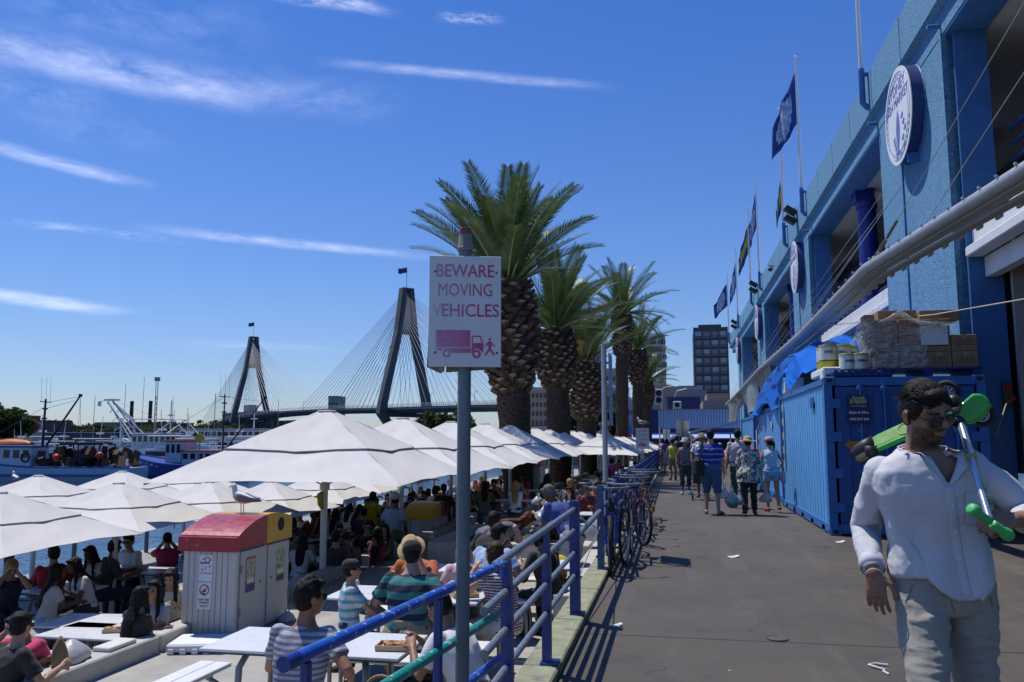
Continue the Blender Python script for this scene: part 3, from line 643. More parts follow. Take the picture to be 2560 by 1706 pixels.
# milky plastic sheet hanging from the far canopy edge
mMilky = M('milky_plastic', (.48, .52, .50), .25, var=.25, scale=2.5, bump=.5, bscale=4, trans=.35)
def sheetf(u, v):
    y = 27 + u * 21; top = 4.02 - .02 * (y - 27); x = 3.0 + .25 * v + .22 * sin(u * 12) * v + .1 * sin(u * 31) * v
    return (x, y + .2 * sin(v * 6 + u * 9), top - v * (1.0 + .5 * sin(u * 7) + .25 * sin(u * 17)))
b = MB(); b.grid(sheetf, 70, 12); tag(b.build('plastic_curtain', mMilky, smooth='all'), 'loose milky plastic sheet hanging from the far canopy edge', 'curtain')
# fridge, black speaker box, sheds under the canopy beyond
t = thing('white_fridge', 'tall white cold cabinet standing past the second container', 'fridge', (2.75, 28.6, 0))
b = MB(); b.box((.6, .5, .98), (1.2, .9, 1.85), bev=.03); part('cabinet', b, mWhite, t); b = MB(); b.box((.6, .035, 1.0), (1.1, .05, 1.6), bev=.01); b.box((.16, 0, 1.1), (.04, .05, .5)); part('door', b, mWhite, t)
t = thing('black_cabinet', 'black boxy cabinet resting on top of the white cold cabinet', 'cabinet', (2.85, 28.7, 1.91)); b = MB(); b.box((.55, .4, .45), (1.05, .7, .88), bev=.03); b.box((.55, .04, .45), (.95, .03, .78), bev=.01); part('case', b, mBlack, t)
t = thing('brown_partition', 'brown plywood partition under the canopy behind the sheet', 'partition', (3.1, 31.8, 0))
b = MB(); b.box((1.1, 0, 2.9), (2.2, .06, 1.5)); b.box((1.1, 0, 1.1), (2.2, .05, 2.1)); part('panel', b, M('ply', (.16, .095, .05), .7, var=.25, stretch=(1, 1, 8)), t)
# ------------------------------------------------------------------ walkway railing, hand rail, signs, bicycles
def chipped(name, col, under, under2, th=.58, metal=0):
    m = bpy.data.materials.new(name); m.use_nodes = True; t = m.node_tree; x = NX(t); b = t.nodes['Principled BSDF']
    co = x.n('ShaderNodeNewGeometry').outputs['Position']
    f = x.noise(co, 22, 5, .7); g = x.noise(co, 6, 4, .6); h = x.noise(co, 60, 3, .6)
    c = x.mix(x.ramp(h, .3, .7), tuple(v * .82 for v in col), tuple(v * 1.18 for v in col))
    c = x.mix(x.ramp(f, th, th + .03), c, under); c = x.mix(x.m('MULTIPLY', x.ramp(g, .57, .62), x.ramp(f, .44, .50)), c, under2)
    x.put(b.inputs['Base Color'], c); b.inputs['Roughness'].default_value = .38; b.inputs['Metallic'].default_value = metal
    bn = x.n('ShaderNodeBump'); bn.inputs['Strength'].default_value = .3; bn.inputs['Distance'].default_value = .004; x.put(bn.inputs['Height'], f); t.links.new(bn.outputs[0], b.inputs['Normal']); return m
mRB = chipped('rail_blue', (.012, .075, .42), (.38, .46, .50), (.03, .17, .24), .57); mRG = chipped('rail_worn', (.20, .23, .25), (.07, .16, .38), (.13, .20, .32), .54, .25)
mRT = chipped('rail_teal', (.008, .24, .20), (.36, .45, .46), (.01, .09, .20)); mPB = chipped('post_blue', (.008, .03, .19), (.03, .09, .28), (.012, .05, .22), .66)
mPB2 = chipped('post_faded', (.035, .10, .22), (.10, .16, .26), (.03, .08, .2), .62)
XR = -.875
rail = thing('walkway_railing', 'blue and worn grey pipe railing with flat posts along the walkway', 'railing', (XR, 5.5, 0))
def rp(name, b, m, par=rail, **k):
    o = b.build(name, m, par, **k); o.location = -Vector(par.location) if par.parent is None else Vector((0, 0, 0)); return o
b = MB(); b.cyl((XR, 3.98, .94), (XR, 7.28, .95), .0215, n=14); rp('top_rail', b, mRG, smooth=True)
for z, y0 in ((.77, 3.78), (.58, 3.78), (.39, 3.3)):
    b = MB(); b.cyl((XR, y0, z), (XR, 7.2, z), .0195, n=14); b.cyl((XR, y0 - .004, z), (XR, y0 + .012, z), .021, n=14); rp('lower_rail', b, mRG, smooth=True)
def post(y, w, top, dark=True, tap=.5):
    b = MB(); pts = [(-w / 2, -.1), (w / 2, -.1), (w / 2, top - .22), (w * tap / 2, top), (-w * tap / 2, top), (-w / 2, top - .22)]
    b.prism(pts, (XR + .0, y, 0), (1, 0, 0), (0, 0, 1), (0, 1, 0), .07 if w < .07 else .10); b.box((XR + .02, y + .04, .07), (.12, .14, .016)); return rp('post', b, mPB if dark else mPB2)
post(4.28, .058, .93); post(5.62, .058, .93); post(7.22, .085, 1.02, tap=.9); post(9.75, .075, 1.02, False, .9)
b = MB(); b.cyl((XR, 7.3, .70), (XR, 9.75, .72), .03, n=12); rp('lower_rail', b, mRG, smooth=True)
b = MB(); b.cyl((XR, 7.3, .30), (XR, 9.75, .55), .006, n=6); b.cyl((XR, 7.3, .9), (XR, 9.75, .5), .006, n=6); rp('bracing_wire', b, mWire)
far = thing('far_railing', 'blue pipe railing running on behind the parked bicycles', 'railing', (XR, 11, 0))
b = MB()
for z in (.95, .75, .56, .37): b.cyl((XR, 9.85, z), (XR, 62, z), .024, n=8)
rp('pipe_rail', b, mPB2, far, smooth=True)
for k in range(34):
    b = MB(); b.box((XR, 10.9 + k * 1.5, .48), (.06, .08, 1.06)); rp('post', b, mPB, far)
# hand rail leading off to the lower left
hr = thing('hand_rail', 'chipped blue hand rail with a teal lower pipe beside the steps', 'railing', (-.95, 3.2, 0))
a0, a1 = Vector((XR + .02, 4.02, .94)), Vector((-1.06, 2.20, .94)); dv = (a1 - a0)
b = MB(); b.cyl(a0, a1, .0205, n=16); b.tube([a0, a0 + Vector((.012, .05, 0)), a0 + Vector((.01, .06, -.06))], .0215, 10); rp('top_rail', b, mRB, hr, smooth=True)
b = MB(); b.cyl(a1 - dv.normalized() * .03, a1 + dv.normalized() * .035, .0225, n=14); rp('end_cap', b, mPB, hr, smooth=True)
def seg(z, s0, s1): return a0 + dv * s0 + Vector((0, 0, z - .94)), a0 + dv * s1 + Vector((0, 0, z - .94))
b = MB(); p, q = seg(.715, .0, 1.0); b.cyl(p, q, .0195, n=14); rp('teal_rail', b, mRT, hr, smooth=True)
b = MB(); p, q = seg(.505, .0, 1.0); b.cyl(p, q, .0195, n=14); rp('lower_rail', b, mRB, hr, smooth=True)
for s_, w in ((.42, .032), (.955, .028)):
    p, _ = seg(.90, s_, 1); b = MB(); b.box((p.x, p.y, .32), (w, w, 1.2), bev=.004); rp('post', b, mPB, hr)
# warning sign in front
sg = thing('warning_sign', 'white sign with faded pink letters on a grey green steel post', 'sign', (-.885, 3.44, ZU))
mPost = M('sign_post', (.13, .17, .19), .5, .35, var=.2, scale=7, stretch=(1, 1, .3), spots=((.22, .25, .26), 9, .62)); mFace = M('sign_face', (.66, .67, .68), .45, var=.05, scale=9, spots=[((.45, .45, .44), 30, .72)])
def fade(name):
    m = bpy.data.materials.new(name); m.use_nodes = True; t = m.node_tree; x = NX(t); b = t.nodes['Principled BSDF']; g = x.n('ShaderNodeTexCoord').outputs['Object']
    sp = x.n('ShaderNodeSeparateXYZ'); t.links.new(g, sp.inputs[0]); n = x.noise(g, 26, 4, .6); n2 = x.noise(g, 9, 3, .6)
    f = x.ramp(x.m('ADD', sp.outputs[0], x.m('MULTIPLY', x.m('SUBTRACT', n2, .5), .16)), -.16, .09)
    c = x.mix(f, (.50, .34, .52), (.52, .035, .13)); c = x.mix(x.ramp(sp.outputs[0], .08, .16, 0, .55), c, (.45, .22, .42)); c = x.mix(x.ramp(n, .5, .7, 0, .5), c, (.44, .07, .22))
    x.put(b.inputs['Base Color'], c); b.inputs['Roughness'].default_value = .5; return m
mPink = fade('faded_red'); mPinkP = M('faded_pale', (.56, .48, .60), .5, var=.06)
c0 = D(1163, 778, 3.33); uL, uR = D(1071, 774, 3.285), D(1256, 782, 3.375); U = (uR - uL); sw = .305; sh = .475
ax = basis(c0, (U.x, U.y, 0), (0, 0, 1)); LOC = Matrix.Translation(-Vector(sg.location)) @ ax
def sp_(name, b, m, par=sg, **k): return b.build(name, m, par, **k)
b = MB(); b.M = LOC; b.box((0, 0, -.002), (sw, sh, .004), bev=.0015); sp_('face_plate', b, mFace)
pl0 = Vector((0, 0, 0)); pz = Vector(sg.location)
b = MB(); cc = LOC @ Vector((0, 0, -.045)); hgt = 2.36 - ZU
b.M = Matrix.Translation((cc.x, cc.y, 0)); b.loft([((0, 0, -.1), .0285), ((0, 0, hgt), .0285)], 20); sp_('post', b, mPost, smooth=True)
b = MB(); b.M = Matrix.Translation((cc.x, cc.y, hgt)); b.loft([((0, 0, 0), .034), ((0, 0, .012), .036), ((0, 0, .02), .031), ((0, 0, .07), .029), ((0, 0, .075), .027)], 20); sp_('lamp_base', b, M('lamp_grey', (.22, .2, .17), .5, var=.3, scale=18), smooth=True)
b = MB(); b.M = Matrix.Translation((cc.x, cc.y, hgt + .07)); b.loft([((0, 0, 0), .028), ((0, 0, .02), .0285), ((0, 0, .03), .025), ((0, 0, .034), .012)], 20); sp_('amber_lens', b, M('amber', (.20, .05, .012), .35, coat=.2, spots=((.07, .025, .015), 40, .55)), smooth=True)
b = MB(); b.M = LOC
b.add([(-.155, -.16, -.012), (-.15, .1, -.010), (-.16, -.235, -.05), (-.10, -.262, -.06), (-.085, -.255, -.02), (-.08, -.1, -.006)], [(0, 2, 3, 4), (0, 4, 5, 1)]); b.add([(-.078, -.258, -.045), (.13, -.244, -.03), (.13, -.1, -.008), (-.078, -.1, -.008)], [(0, 1, 2, 3)])
bp = sp_('bent_backing', b, M('backing', (.16, .16, .17), .5, .3)); md = bp.modifiers.new('s', 'SOLIDIFY'); md.thickness = .0015
b = MB(); b.M = LOC
for u, v in ((-.128, .168), (.132, .166), (-.125, -.178), (.135, -.178)): b.cyl((u, v, 0), (u, v, .003), .0045, n=8)
sp_('bolt', b, M('bolt', (.03, .03, .03), .5))
for z in (2.25, 1.95):
    b = MB(); b.M = Matrix.Translation((cc.x, cc.y, z - ZU)); b.torus((0, 0, 0), .03, .004, n=18, m=6, sx=4); b.box((.0, -.03, 0), (.05, .02, .03)); sp_('clamp', b, mSteel)
for txt, v, uo, wd, sz in (('BEWARE', .170, .0, .245, .077), ('MOVING', .088, .0, .228, .077), ('EHICLES', .0, .0225, .243, .077)):
    cu = lettering(txt, sz, Matrix.Identity(4), mPink, 'lettering', sg, ext=.0003, bold=.0009 if txt != 'MOVING' else 0); xs = [p.co.x for p in cu.data.vertices]; w0 = max(xs) - min(xs); x0 = (max(xs) + min(xs)) / 2
    cu.data.transform(Matrix.Translation((uo, v, .0006)) @ Matrix.Diagonal((wd / w0, 1.0, 1, 1)) @ Matrix.Translation((-x0, 0, 0))); cu.matrix_local = LOC
cu = lettering('V', .071, Matrix.Translation((-.119, 0, .0006)) @ Matrix.Diagonal((.85, 1, 1, 1)), mPinkP, 'lettering', sg, ext=.0003, bold=.001); cu.matrix_local = LOC
b = MB()
def pp(pts): b.prism(pts, (0, 0, .0002), (1, 0, 0), (0, 1, 0), (0, 0, 1), .0006)
pp([(-.122, -.155), (.022, -.155), (.022, -.082), (-.122, -.082)]); pp([(-.122, -.165), (-.122, -.159), (.026, -.159), (.026, -.179), (-.056, -.179), (-.064, -.165), (-.072, -.160), (-.094, -.162), (-.1, -.172)])
pp([(.028, -.105), (.066, -.105), (.078, -.142), (.078, -.168), (.073, -.178), (.068, -.17), (.055, -.16), (.042, -.162), (.032, -.178), (.028, -.178)])
def ringp(cx, cy, r0, r1):
    n = 22; vs = [(cx + r * cos(2 * pi * k / n), cy + r * sin(2 * pi * k / n), .0009) for r in (r0, r1) for k in range(n)]; b.add(vs, [(k, n + k, n + (k + 1) % n, (k + 1) % n)[::-1] for k in range(n)])
ringp(-.077, -.181, .009, .0175); ringp(.049, -.183, .009, .0185)
cx, cy = .105, -.120; pp([(cx + .006 * cos(a * pi / 5), cy + .006 * sin(a * pi / 5)) for a in range(10)])
pp([(.099, -.129), (.110, -.129), (.128, -.150), (.126, -.153), (.113, -.143), (.110, -.16), (.128, -.186), (.122, -.19), (.104, -.168), (.088, -.19), (.082, -.186), (.099, -.158), (.098, -.142), (.085, -.152), (.082, -.149)])
o = sp_('truck_pictogram', b, mPink); o.matrix_local = LOC
b = MB()
def cutp(pts): b.prism(pts, (0, 0, .0009), (1, 0, 0), (0, 1, 0), (0, 0, 1), .0004)
cutp([(.034, -.111), (.062, -.111), (.070, -.136), (.034, -.136)]); o = sp_('cab_window', b, mFace); o.matrix_local = LOC
# second sign pole by the bicycles, its plate edge on
t = thing('sign_pole', 'pale grey pole with a sign plate seen edge on behind the bicycles', 'sign', (-.93, 11.25, 0))
b = MB(); b.cyl((0, 0, -.1), (0, 0, 2.83), .036, n=14); b.cyl((0, 0, 2.82), (0, 0, 2.86), .04, n=14); part('pole', b, mGal, t, smooth=True)
b = MB(); b.box((.06, .36, 2.25), (.006, .62, 1.0)); part('sign_plate', b, M('sign_back', (.22, .30, .42), .4, .2, var=.15), t)
b = MB(); b.box((.03, .02, 2.6), (.07, .06, .03)); b.box((.03, .02, 1.95), (.07, .06, .03)); part('clamp', b, mSteel, t)
t = thing('warning_sign', 'small repeat of the white and pink warning sign far down the railing', 'sign', (-1.25, 33, ZU))
b = MB(); b.cyl((0, 0, 0), (0, 0, 2.75), .035, n=10); part('post', b, mGal, t); b = MB(); b.box((0, -.05, 2.32), (.52, .01, .82)); part('face_plate', b, mFace, t)
mt = basis((0, -.056, 2.32), (1, 0, 0), (0, 0, 1))
for txt, v in (('BEWARE', .29), ('MOVING', .13), ('VEHICLES', -.03)): lettering(txt, .12, mt @ Matrix.Translation((0, v, 0)), mPink, 'lettering', t, ext=.001, sx=.72)
b = MB(); b.box((-.05, -.057, 2.08), (.2, .004, .13)); b.box((.1, -.057, 2.06), (.09, .004, .08)); part('truck_pictogram', b, mPink, t)
# ------------------------------------------------------------------ bicycles leaning at the railing
mTyre = M('tyre', (.014, .014, .014), .8); mRimS = M('rim_silver', (.5, .5, .5), .3, .7); mSpoke = M('spoke', (.45, .45, .46), .3, .8); mSaddle = M('saddle', (.012, .012, .013), .5)
def bicycle(label, x, y, rz, lean, steer, col, rimcol=None, fork=None):
    t = thing('bicycle', label, 'bicycle', (x, y, .0), rz, 'bicycles leaning on the railing'); t.rotation_euler = Euler((lean, 0, rz), 'XYZ')
    fm = M('frame_' + col[0], col[1], .3, .2, coat=.4, var=.05); fk = M('frame_' + fork[0], fork[1], .3, .2, coat=.4, var=.05) if fork else fm
    def wheel(cx, cz, ang, rim):
        Q = Matrix.Translation((cx, 0, cz)) @ Matrix.Rotation(ang, 4, 'Z'); b = MB(); b.M = Q; b.torus((0, 0, 0), .325, .021, (0, 1, 0), 36, 8); w = part('wheel', b, mTyre, t, smooth=True)
        b = MB(); b.M = Q; b.torus((0, 0, 0), .300, .011, (0, 1, 0), 36, 6, 1.2); part('rim', b, rim, w, smooth=True)
        b = MB(); b.M = Q; b.cyl((0, -.04, 0), (0, .04, 0), .018, n=8)
        for k in range(18): a = 2 * pi * k / 18; s_ = .025 if k % 2 else -.025; b.cyl((.015 * cos(a), s_, .015 * sin(a)), (.295 * cos(a + .1), 0, .295 * sin(a + .1)), .0018, n=4, caps=False)
        part('spokes', b, mSpoke, w)
    rm = M('rim_' + rimcol[0], rimcol[1], .35, .3) if rimcol else mRimS
    wheel(0, .346, 0, rm); wheel(1.03, .346, steer, rm)
    b = MB(); bb = (.43, 0, .29); st = (.27, 0, .78); hd = (.86, 0, .86); hb = (.89, 0, .72); dr = (0, 0, .346)
    for a_, c_, r in ((bb, st, .017), (st, hd, .018), (bb, hb, .02), (hd, hb, .021), ((bb[0], .05, bb[2]), (0, .06, .346), .011), ((bb[0], -.05, bb[2]), (0, -.06, .346), .011), ((st[0] + .01, .03, .72), (0, .06, .346), .009), ((st[0] + .01, -.03, .72), (0, -.06, .346), .009)): b.cyl(a_, c_, r, n=8)
    part('frame', b, fm, t, smooth=True)
    b = MB(); b.M = Matrix.Translation((.88, 0, 0)) @ Matrix.Rotation(steer, 4, 'Z') @ Matrix.Translation((-.88, 0, 0))
    b.tube([(1.03, .055, .346), (.93, .055, .66), (.905, 0, .70)], .014, 8); b.tube([(1.03, -.055, .346), (.93, -.055, .66), (.905, 0, .70)], .014, 8); part('fork', b, fk, t, smooth=True)
    b = MB(); b.M = Matrix.Translation((.86, 0, 0)) @ Matrix.Rotation(steer, 4, 'Z') @ Matrix.Translation((-.86, 0, 0))
    b.cyl((.855, 0, .86), (.85, 0, .97), .014, n=8); b.tube([(.79, .30, .99), (.87, .18, .985), (.92, 0, .98), (.87, -.18, .985), (.79, -.30, .99)], .013, 8); hbp = part('handlebar', b, mSteel, t, smooth=True)
    for s_ in (1, -1):
        c = MB(); c.M = b.M; c.cyl((.83, .245 * s_, .987), (.785, .315 * s_, .99), .018, n=8); c.cyl((.87, .2 * s_, .985), (.91, .28 * s_, .95), .006, n=5); part('grip', c, mSaddle, hbp, smooth=True)
    b = MB(); b.cyl(st, (.24, 0, .90), .013, n=8); part('seat_post', b, mSteel, t)
    b = MB(); b.loft([((.10, 0, .915), (.065, .022)), ((.15, 0, .925), (.078, .028)), ((.26, 0, .925), (.045, .022)), ((.37, 0, .92), (.02, .016)), ((.39, 0, .915), (.008, .008))], 12); part('saddle', b, mSaddle, t, smooth=True)
    b = MB(); b.torus((.43, -.05, .29), .085, .007, (0, 1, 0), 24, 5); b.cyl((.43, -.07, .29), (.52, -.09, .15), .009, n=6); b.cyl((.43, .07, .29), (.34, .09, .43), .009, n=6); part('crank', b, mSteel, t)
    for c_ in ((.53, -.14, .14), (.33, .14, .44)): b = MB(); b.box(c_, (.09, .1, .02)); part('pedal', b, mSaddle, t)
    return t
bicycle('black bicycle with a blue fork, nearest to the viewer', -.80, 10.75, R(-88), R(0), R(4), ('black', (.01, .01, .012)), None, ('bright_blue', (.02, .05, .5)))
bicycle('all black bicycle close beside the blue forked one', -.63, 11.65, R(-91), R(0), R(-6), ('charcoal', (.015, .015, .015)))
bicycle('bicycle with purple wheel rims turned toward the walkway', -1.12, 13.3, R(-52), R(0), R(-15), ('purple_black', (.03, .008, .04)), ('purple', (.16, .03, .2)))
bicycle('purple framed bicycle between the posts', -.72, 14.4, R(-85), R(0), R(10), ('purple', (.10, .012, .14)))
bicycle('dark red bicycle with silver bars behind the purple one', -.62, 15.7, R(-84), R(0), R(-12), ('dark_red', (.12, .012, .02)))
bicycle('farthest black bicycle tilted toward the walkway', -.55, 16.9, R(-94), R(0), R(12), ('black', (0, 0, 0)))
b = MB(); b.M = Matrix.Translation((-.34, 12.72, .52)); b.box((0, 0, 0), (.05, .02, .09), bev=.006); tag(b.build('reflector', M('orange_reflector', (.6, .2, .01), .2)), 'small orange reflector among the spokes of the purple rimmed bicycle', 'reflector')
# litter on the deck
mScrap = M('scrap_white', (.62, .62, .6), .7)
def scrap(px, py, s_, l, seed):
    p = G(px, py, .006); rnd = random.Random(seed); b = MB()
    for q in range(3):
        n = 7; pts = [(s_ * (1 + .5 * rnd.random()) * cos(2 * pi * k / n) * (1.2 - .3 * q), s_ * .7 * (1 + .5 * rnd.random()) * sin(2 * pi * k / n)) for k in range(n)]; b.prism(pts, (q * s_ * .5, q * s_ * .2, q * .006), (1, 0, .1 * q), (0, 1, .15), (0, 0, 1), .003)
    o = b.build('paper_scrap', mScrap); o.location = p; tag(o, l, 'litter', 'paper scraps on the asphalt')
scrap(1832, 1393, .05, 'torn white paper scrap in the middle of the walkway', 1); scrap(2100, 1356, .045, 'white scrap on the asphalt near the container corner', 2); scrap(1540, 1565, .03, 'tiny white scrap on the painted kerb', 3); scrap(2205, 1480, .025, 'tiny pale scrap near the walking man', 4)
p = G(2185, 1665, .008); b = MB(); b.tube([p + Vector((.10, .04, 0)), p + Vector((.02, .05, .004)), p + Vector((-.03, .02, .0)), p + Vector((.0, -.05, .006)), p + Vector((.05, -.09, 0)), p + Vector((.03, -.13, .0)), p + Vector((.05, -.2, 0))], .008, 6); tag(b.build('plastic_strip', mScrap), 'twisted strip of white plastic lying on the asphalt', 'litter')
p = G(1943, 1597, .004); b = MB(); b.cyl(p, p + Vector((0, 0, .004)), .085, n=24); b.torus(p + Vector((0, 0, .004)), .08, .004, n=24, m=4); tag(b.build('valve_cover', M('cover', (.07, .065, .06), .7), smooth=True), 'small round metal cover set in the asphalt', 'cover')
# ------------------------------------------------------------------ date palms
def leaf_mat(name, a, b_, rough=.38):
    m = bpy.data.materials.new(name); m.use_nodes = True; t = m.node_tree; x = NX(t); p = t.nodes['Principled BSDF']
    co = x.n('ShaderNodeTexCoord').outputs['Object']; c = x.mix(x.ramp(x.noise(co, 1.6, 4, .6), .3, .7), a, b_); x.put(p.inputs['Base Color'], c); p.inputs['Roughness'].default_value = rough; p.inputs['Specular IOR Level'].default_value = .5 if rough < .5 else .1
    tr = x.n('ShaderNodeBsdfTranslucent'); x.put(tr.inputs[0], c); mx = x.n('ShaderNodeMixShader'); mx.inputs[0].default_value = .22
    t.links.new(p.outputs[0], mx.inputs[1]); t.links.new(tr.outputs[0], mx.inputs[2]); t.links.new(mx.outputs[0], t.nodes['Material Output'].inputs[0]); return m
mLeafP = leaf_mat('palm_leaf', (.030, .064, .015), (.085, .135, .032)); mRach = M('palm_rachis', (.26, .29, .09), .5, var=.2); mOld = M('palm_dry', (.30, .17, .05), .7, var=.3)
mBark = M('palm_bark', (.075, .052, .034), .9, var=.4, scale=9, bump=.9, bscale=26, spots=((.035, .025, .018), 6, .55)); mBoot = M('palm_boot', (.10, .058, .032), .85, var=.45, scale=4, bump=.5, bscale=30); mCut = M('palm_cut', (.42, .29, .17), .8, var=.35, scale=5)
def palm(label, base, top, rt, rb, hb, nf, fl, seed, small=False, up=(8, 88), dry=0):
    """base and top of the trunk, trunk radius, bulge radius, bulge height, fronds, frond length"""
    rnd = random.Random(seed); base, top = Vector(base), Vector(top); t = thing('palm_tree', label, 'palm tree', base, group='date palms along the terrace'); ax = (top - base); Ht = ax.length; dx = ax.normalized()
    X, Y = MB().frame(dx)
    def prof(s):   # s metres from the top downward
        if s < hb: f = s / hb; return rt + (rb - rt) * (sin(pi * min(1, f * .93 + .10)) ** .75)
        return rt * (1.04 + .05 * sin(s * 3.1))
    b = MB(); N = max(24, int(Ht / .10)); pts = []
    for k in range(N + 1):
        s = Ht * (1 - k / N); r = prof(s); pts.append((dx * (Ht - s), max(.05, (r - .05 if s < hb else r) * (1 + (.035 if s > hb else 0) * (1 if k % 2 else -1)))))
    b.loft(pts, 18); part('trunk', b, mBark, t, smooth=True)
    # leaf-base scars: rough scales down the trunk
    if not small or True:
        b = MB(); n_ = int((Ht - hb) / .11) if not small else int((Ht - hb) / .22)
        for q in range(n_):
            s = hb + (Ht - hb) * q / n_; m_ = 11
            for k in range(m_):
                a = 2 * pi * (k + .5 * (q % 2)) / m_ + rnd.random() * .2; o = X * cos(a) + Y * sin(a); r = prof(s); p = dx * (Ht - s) + o * r; w = r * .32; tn = dx.cross(o)
                h_ = .12; b.add([p - tn * w, p + tn * w, p + tn * w * .6 + dx * h_ + o * .035, p - tn * w * .6 + dx * h_ + o * .035], [(0, 1, 2, 3)])
        part('trunk_scales', b, mBark, t)
    # pineapple of cut frond bases
    bm_ = MB(); nb = int(2 * pi * hb / (rb * (.118 if not small else .15))); ga = pi * (3 - sqrt(5))
    for k in range(nb):
        f = (k + .5) / nb; s = hb * f; a = k * ga + rnd.uniform(-.09, .09)
        if rnd.random() < .10: continue
        o = X * cos(a) + Y * sin(a); r = prof(s); L = (.12 + .10 * rnd.random()) * rb / .6; w = .185 * rb * (.75 + .5 * rnd.random()); hh = .118 * rb * (.75 + .5 * rnd.random())
        tn = dx.cross(o); up_ = (dx * .8 + o * .6).normalized(); c0 = dx * (Ht - s) + o * (r - .08); c1 = c0 + (o * .85 + dx * .52).normalized() * (L + .07); dn = (dx - o * .45).normalized()
        r0 = [c0 - tn * w * 1.1, c0 - dn * hh * 1.3, c0 + tn * w * 1.1, c0 + dn * hh * .6]; r1 = [c1 - tn * w, c1 - dn * hh, c1 + tn * w, c1 + dn * hh * .55]
        bm_.mat(0); bm_.add(r0 + r1, [(0, 1, 5, 4), (1, 2, 6, 5), (2, 3, 7, 6), (3, 0, 4, 7)]); bm_.mat(1 if rnd.random() < .62 else 0); bm_.add(r1, [(0, 1, 2, 3)])
    part('frond_stubs', bm_, [mBoot, mCut], t)
    # crown
    fr = MB()
    for k in range(nf + dry):
        isd = k >= nf; f = (k + .5) / nf; a = k * ga + rnd.random() * .3; e0 = R(up[1] - (up[1] - up[0]) * f ** .9 + rnd.uniform(-5, 5)) if not isd else R(rnd.uniform(40, 75)); L = fl * (.82 + .3 * rnd.random()) * (1 if not isd else .55)
        o = (X * cos(a) + Y * sin(a)); o.z *= .2; o.normalize(); p = dx * Ht + o * rt * .45 * min(1, f + .3); n = 16; path = []; e = e0; droop = R(rnd.uniform(18, 36)) * (1.15 - .45 * sin(e0)) 
        for q in range(n + 1):
            path.append(p.copy()); e_ = e0 - droop * (q / n) ** 1.6 * 1.35; p = p + (o * cos(e_) + Vector((0, 0, 1)) * sin(e_)) * (L / n)
        fr.mat(2 if isd else 1); fr.loft([(path[q], (.045 * (1 - q / n) ** .8 + .006) * (fl / 3.0) ** .5) for q in range(n + 1)], 5)
        side = Vector((0, 0, 1)).cross(o).normalized(); fr.mat(2 if isd else 0); nl = (64 if not small else 34); tw = rnd.uniform(-.25, .25)
        for q in range(nl):
            u = .10 + .90 * q / nl; i = min(n - 1, int(u * n)); g = u * n - i; c = path[i].lerp(path[i + 1], g); d = (path[i + 1] - path[i]).normalized(); nrm = side.cross(d).normalized() * -1
            if nrm.z < 0: nrm = -nrm
            ll = fl * .205 * (sin(pi * min(.98, u * .86 + .10)) ** .55) * (.85 + .3 * rnd.random()); ww = .0155 * (fl / 3.0) * (1.5 if small else 1)
            for sg_ in (-1, 1):
                dd = (side * sg_ * (.80 + tw * sg_ * .3) + d * (.55 + .45 * u) + nrm * (.40 + .12 * rnd.random() - .30 * u)).normalized(); pr = dd.cross(nrm).normalized()
                m_ = c + dd * ll * .5; tip = c + dd * ll - Vector((0, 0, ll * .10)); fr.add([c - pr * ww * .5, m_ - pr * ww, tip, m_ + pr * ww, c + pr * ww * .5], [(0, 1, 3, 4), (1, 2, 3)])
    part('crown', fr, [mLeafP, mRach, mOld], t); return t
palm('nearest date palm, thick scaly trunk rising behind the warning sign', (-5.72, 30.7, ZL), (-6.28, 30.7, 7.45), .56, .98, 4.2, 38, 4.45, 11, up=(30, 85))
palm('second date palm, its bulging head of cut frond stubs at sign height', (-5.75, 42, ZL), (-5.95, 42, 7.2), .56, .92, 3.1, 32, 4.5, 23, up=(12, 86))
palm('third date palm standing close behind the second with some dry fronds', (-5.7, 55, ZL), (-5.85, 55, 6.7), .58, .98, 3.9, 28, 4.7, 5, up=(30, 86), dry=5)
palm('tall slender date palm left of the pale sign pole top', (-4.4, 70, ZL), (-4.18, 70, 12.2), .50, .86, 3.5, 32, 4.9, 8, True, up=(-10, 84))
palm('fifth date palm, slender trunk in front of the white tower block', (-3.45, 80, ZU), (-3.38, 80, 10.2), .48, .86, 3.4, 28, 4.5, 31, True, up=(-8, 84))
palm('smallest farthest date palm above the blue shed roof', (-2.8, 88, ZU), (-2.75, 88, 7.6), .44, .68, 2.5, 26, 4.0, 17, True, up=(5, 84))
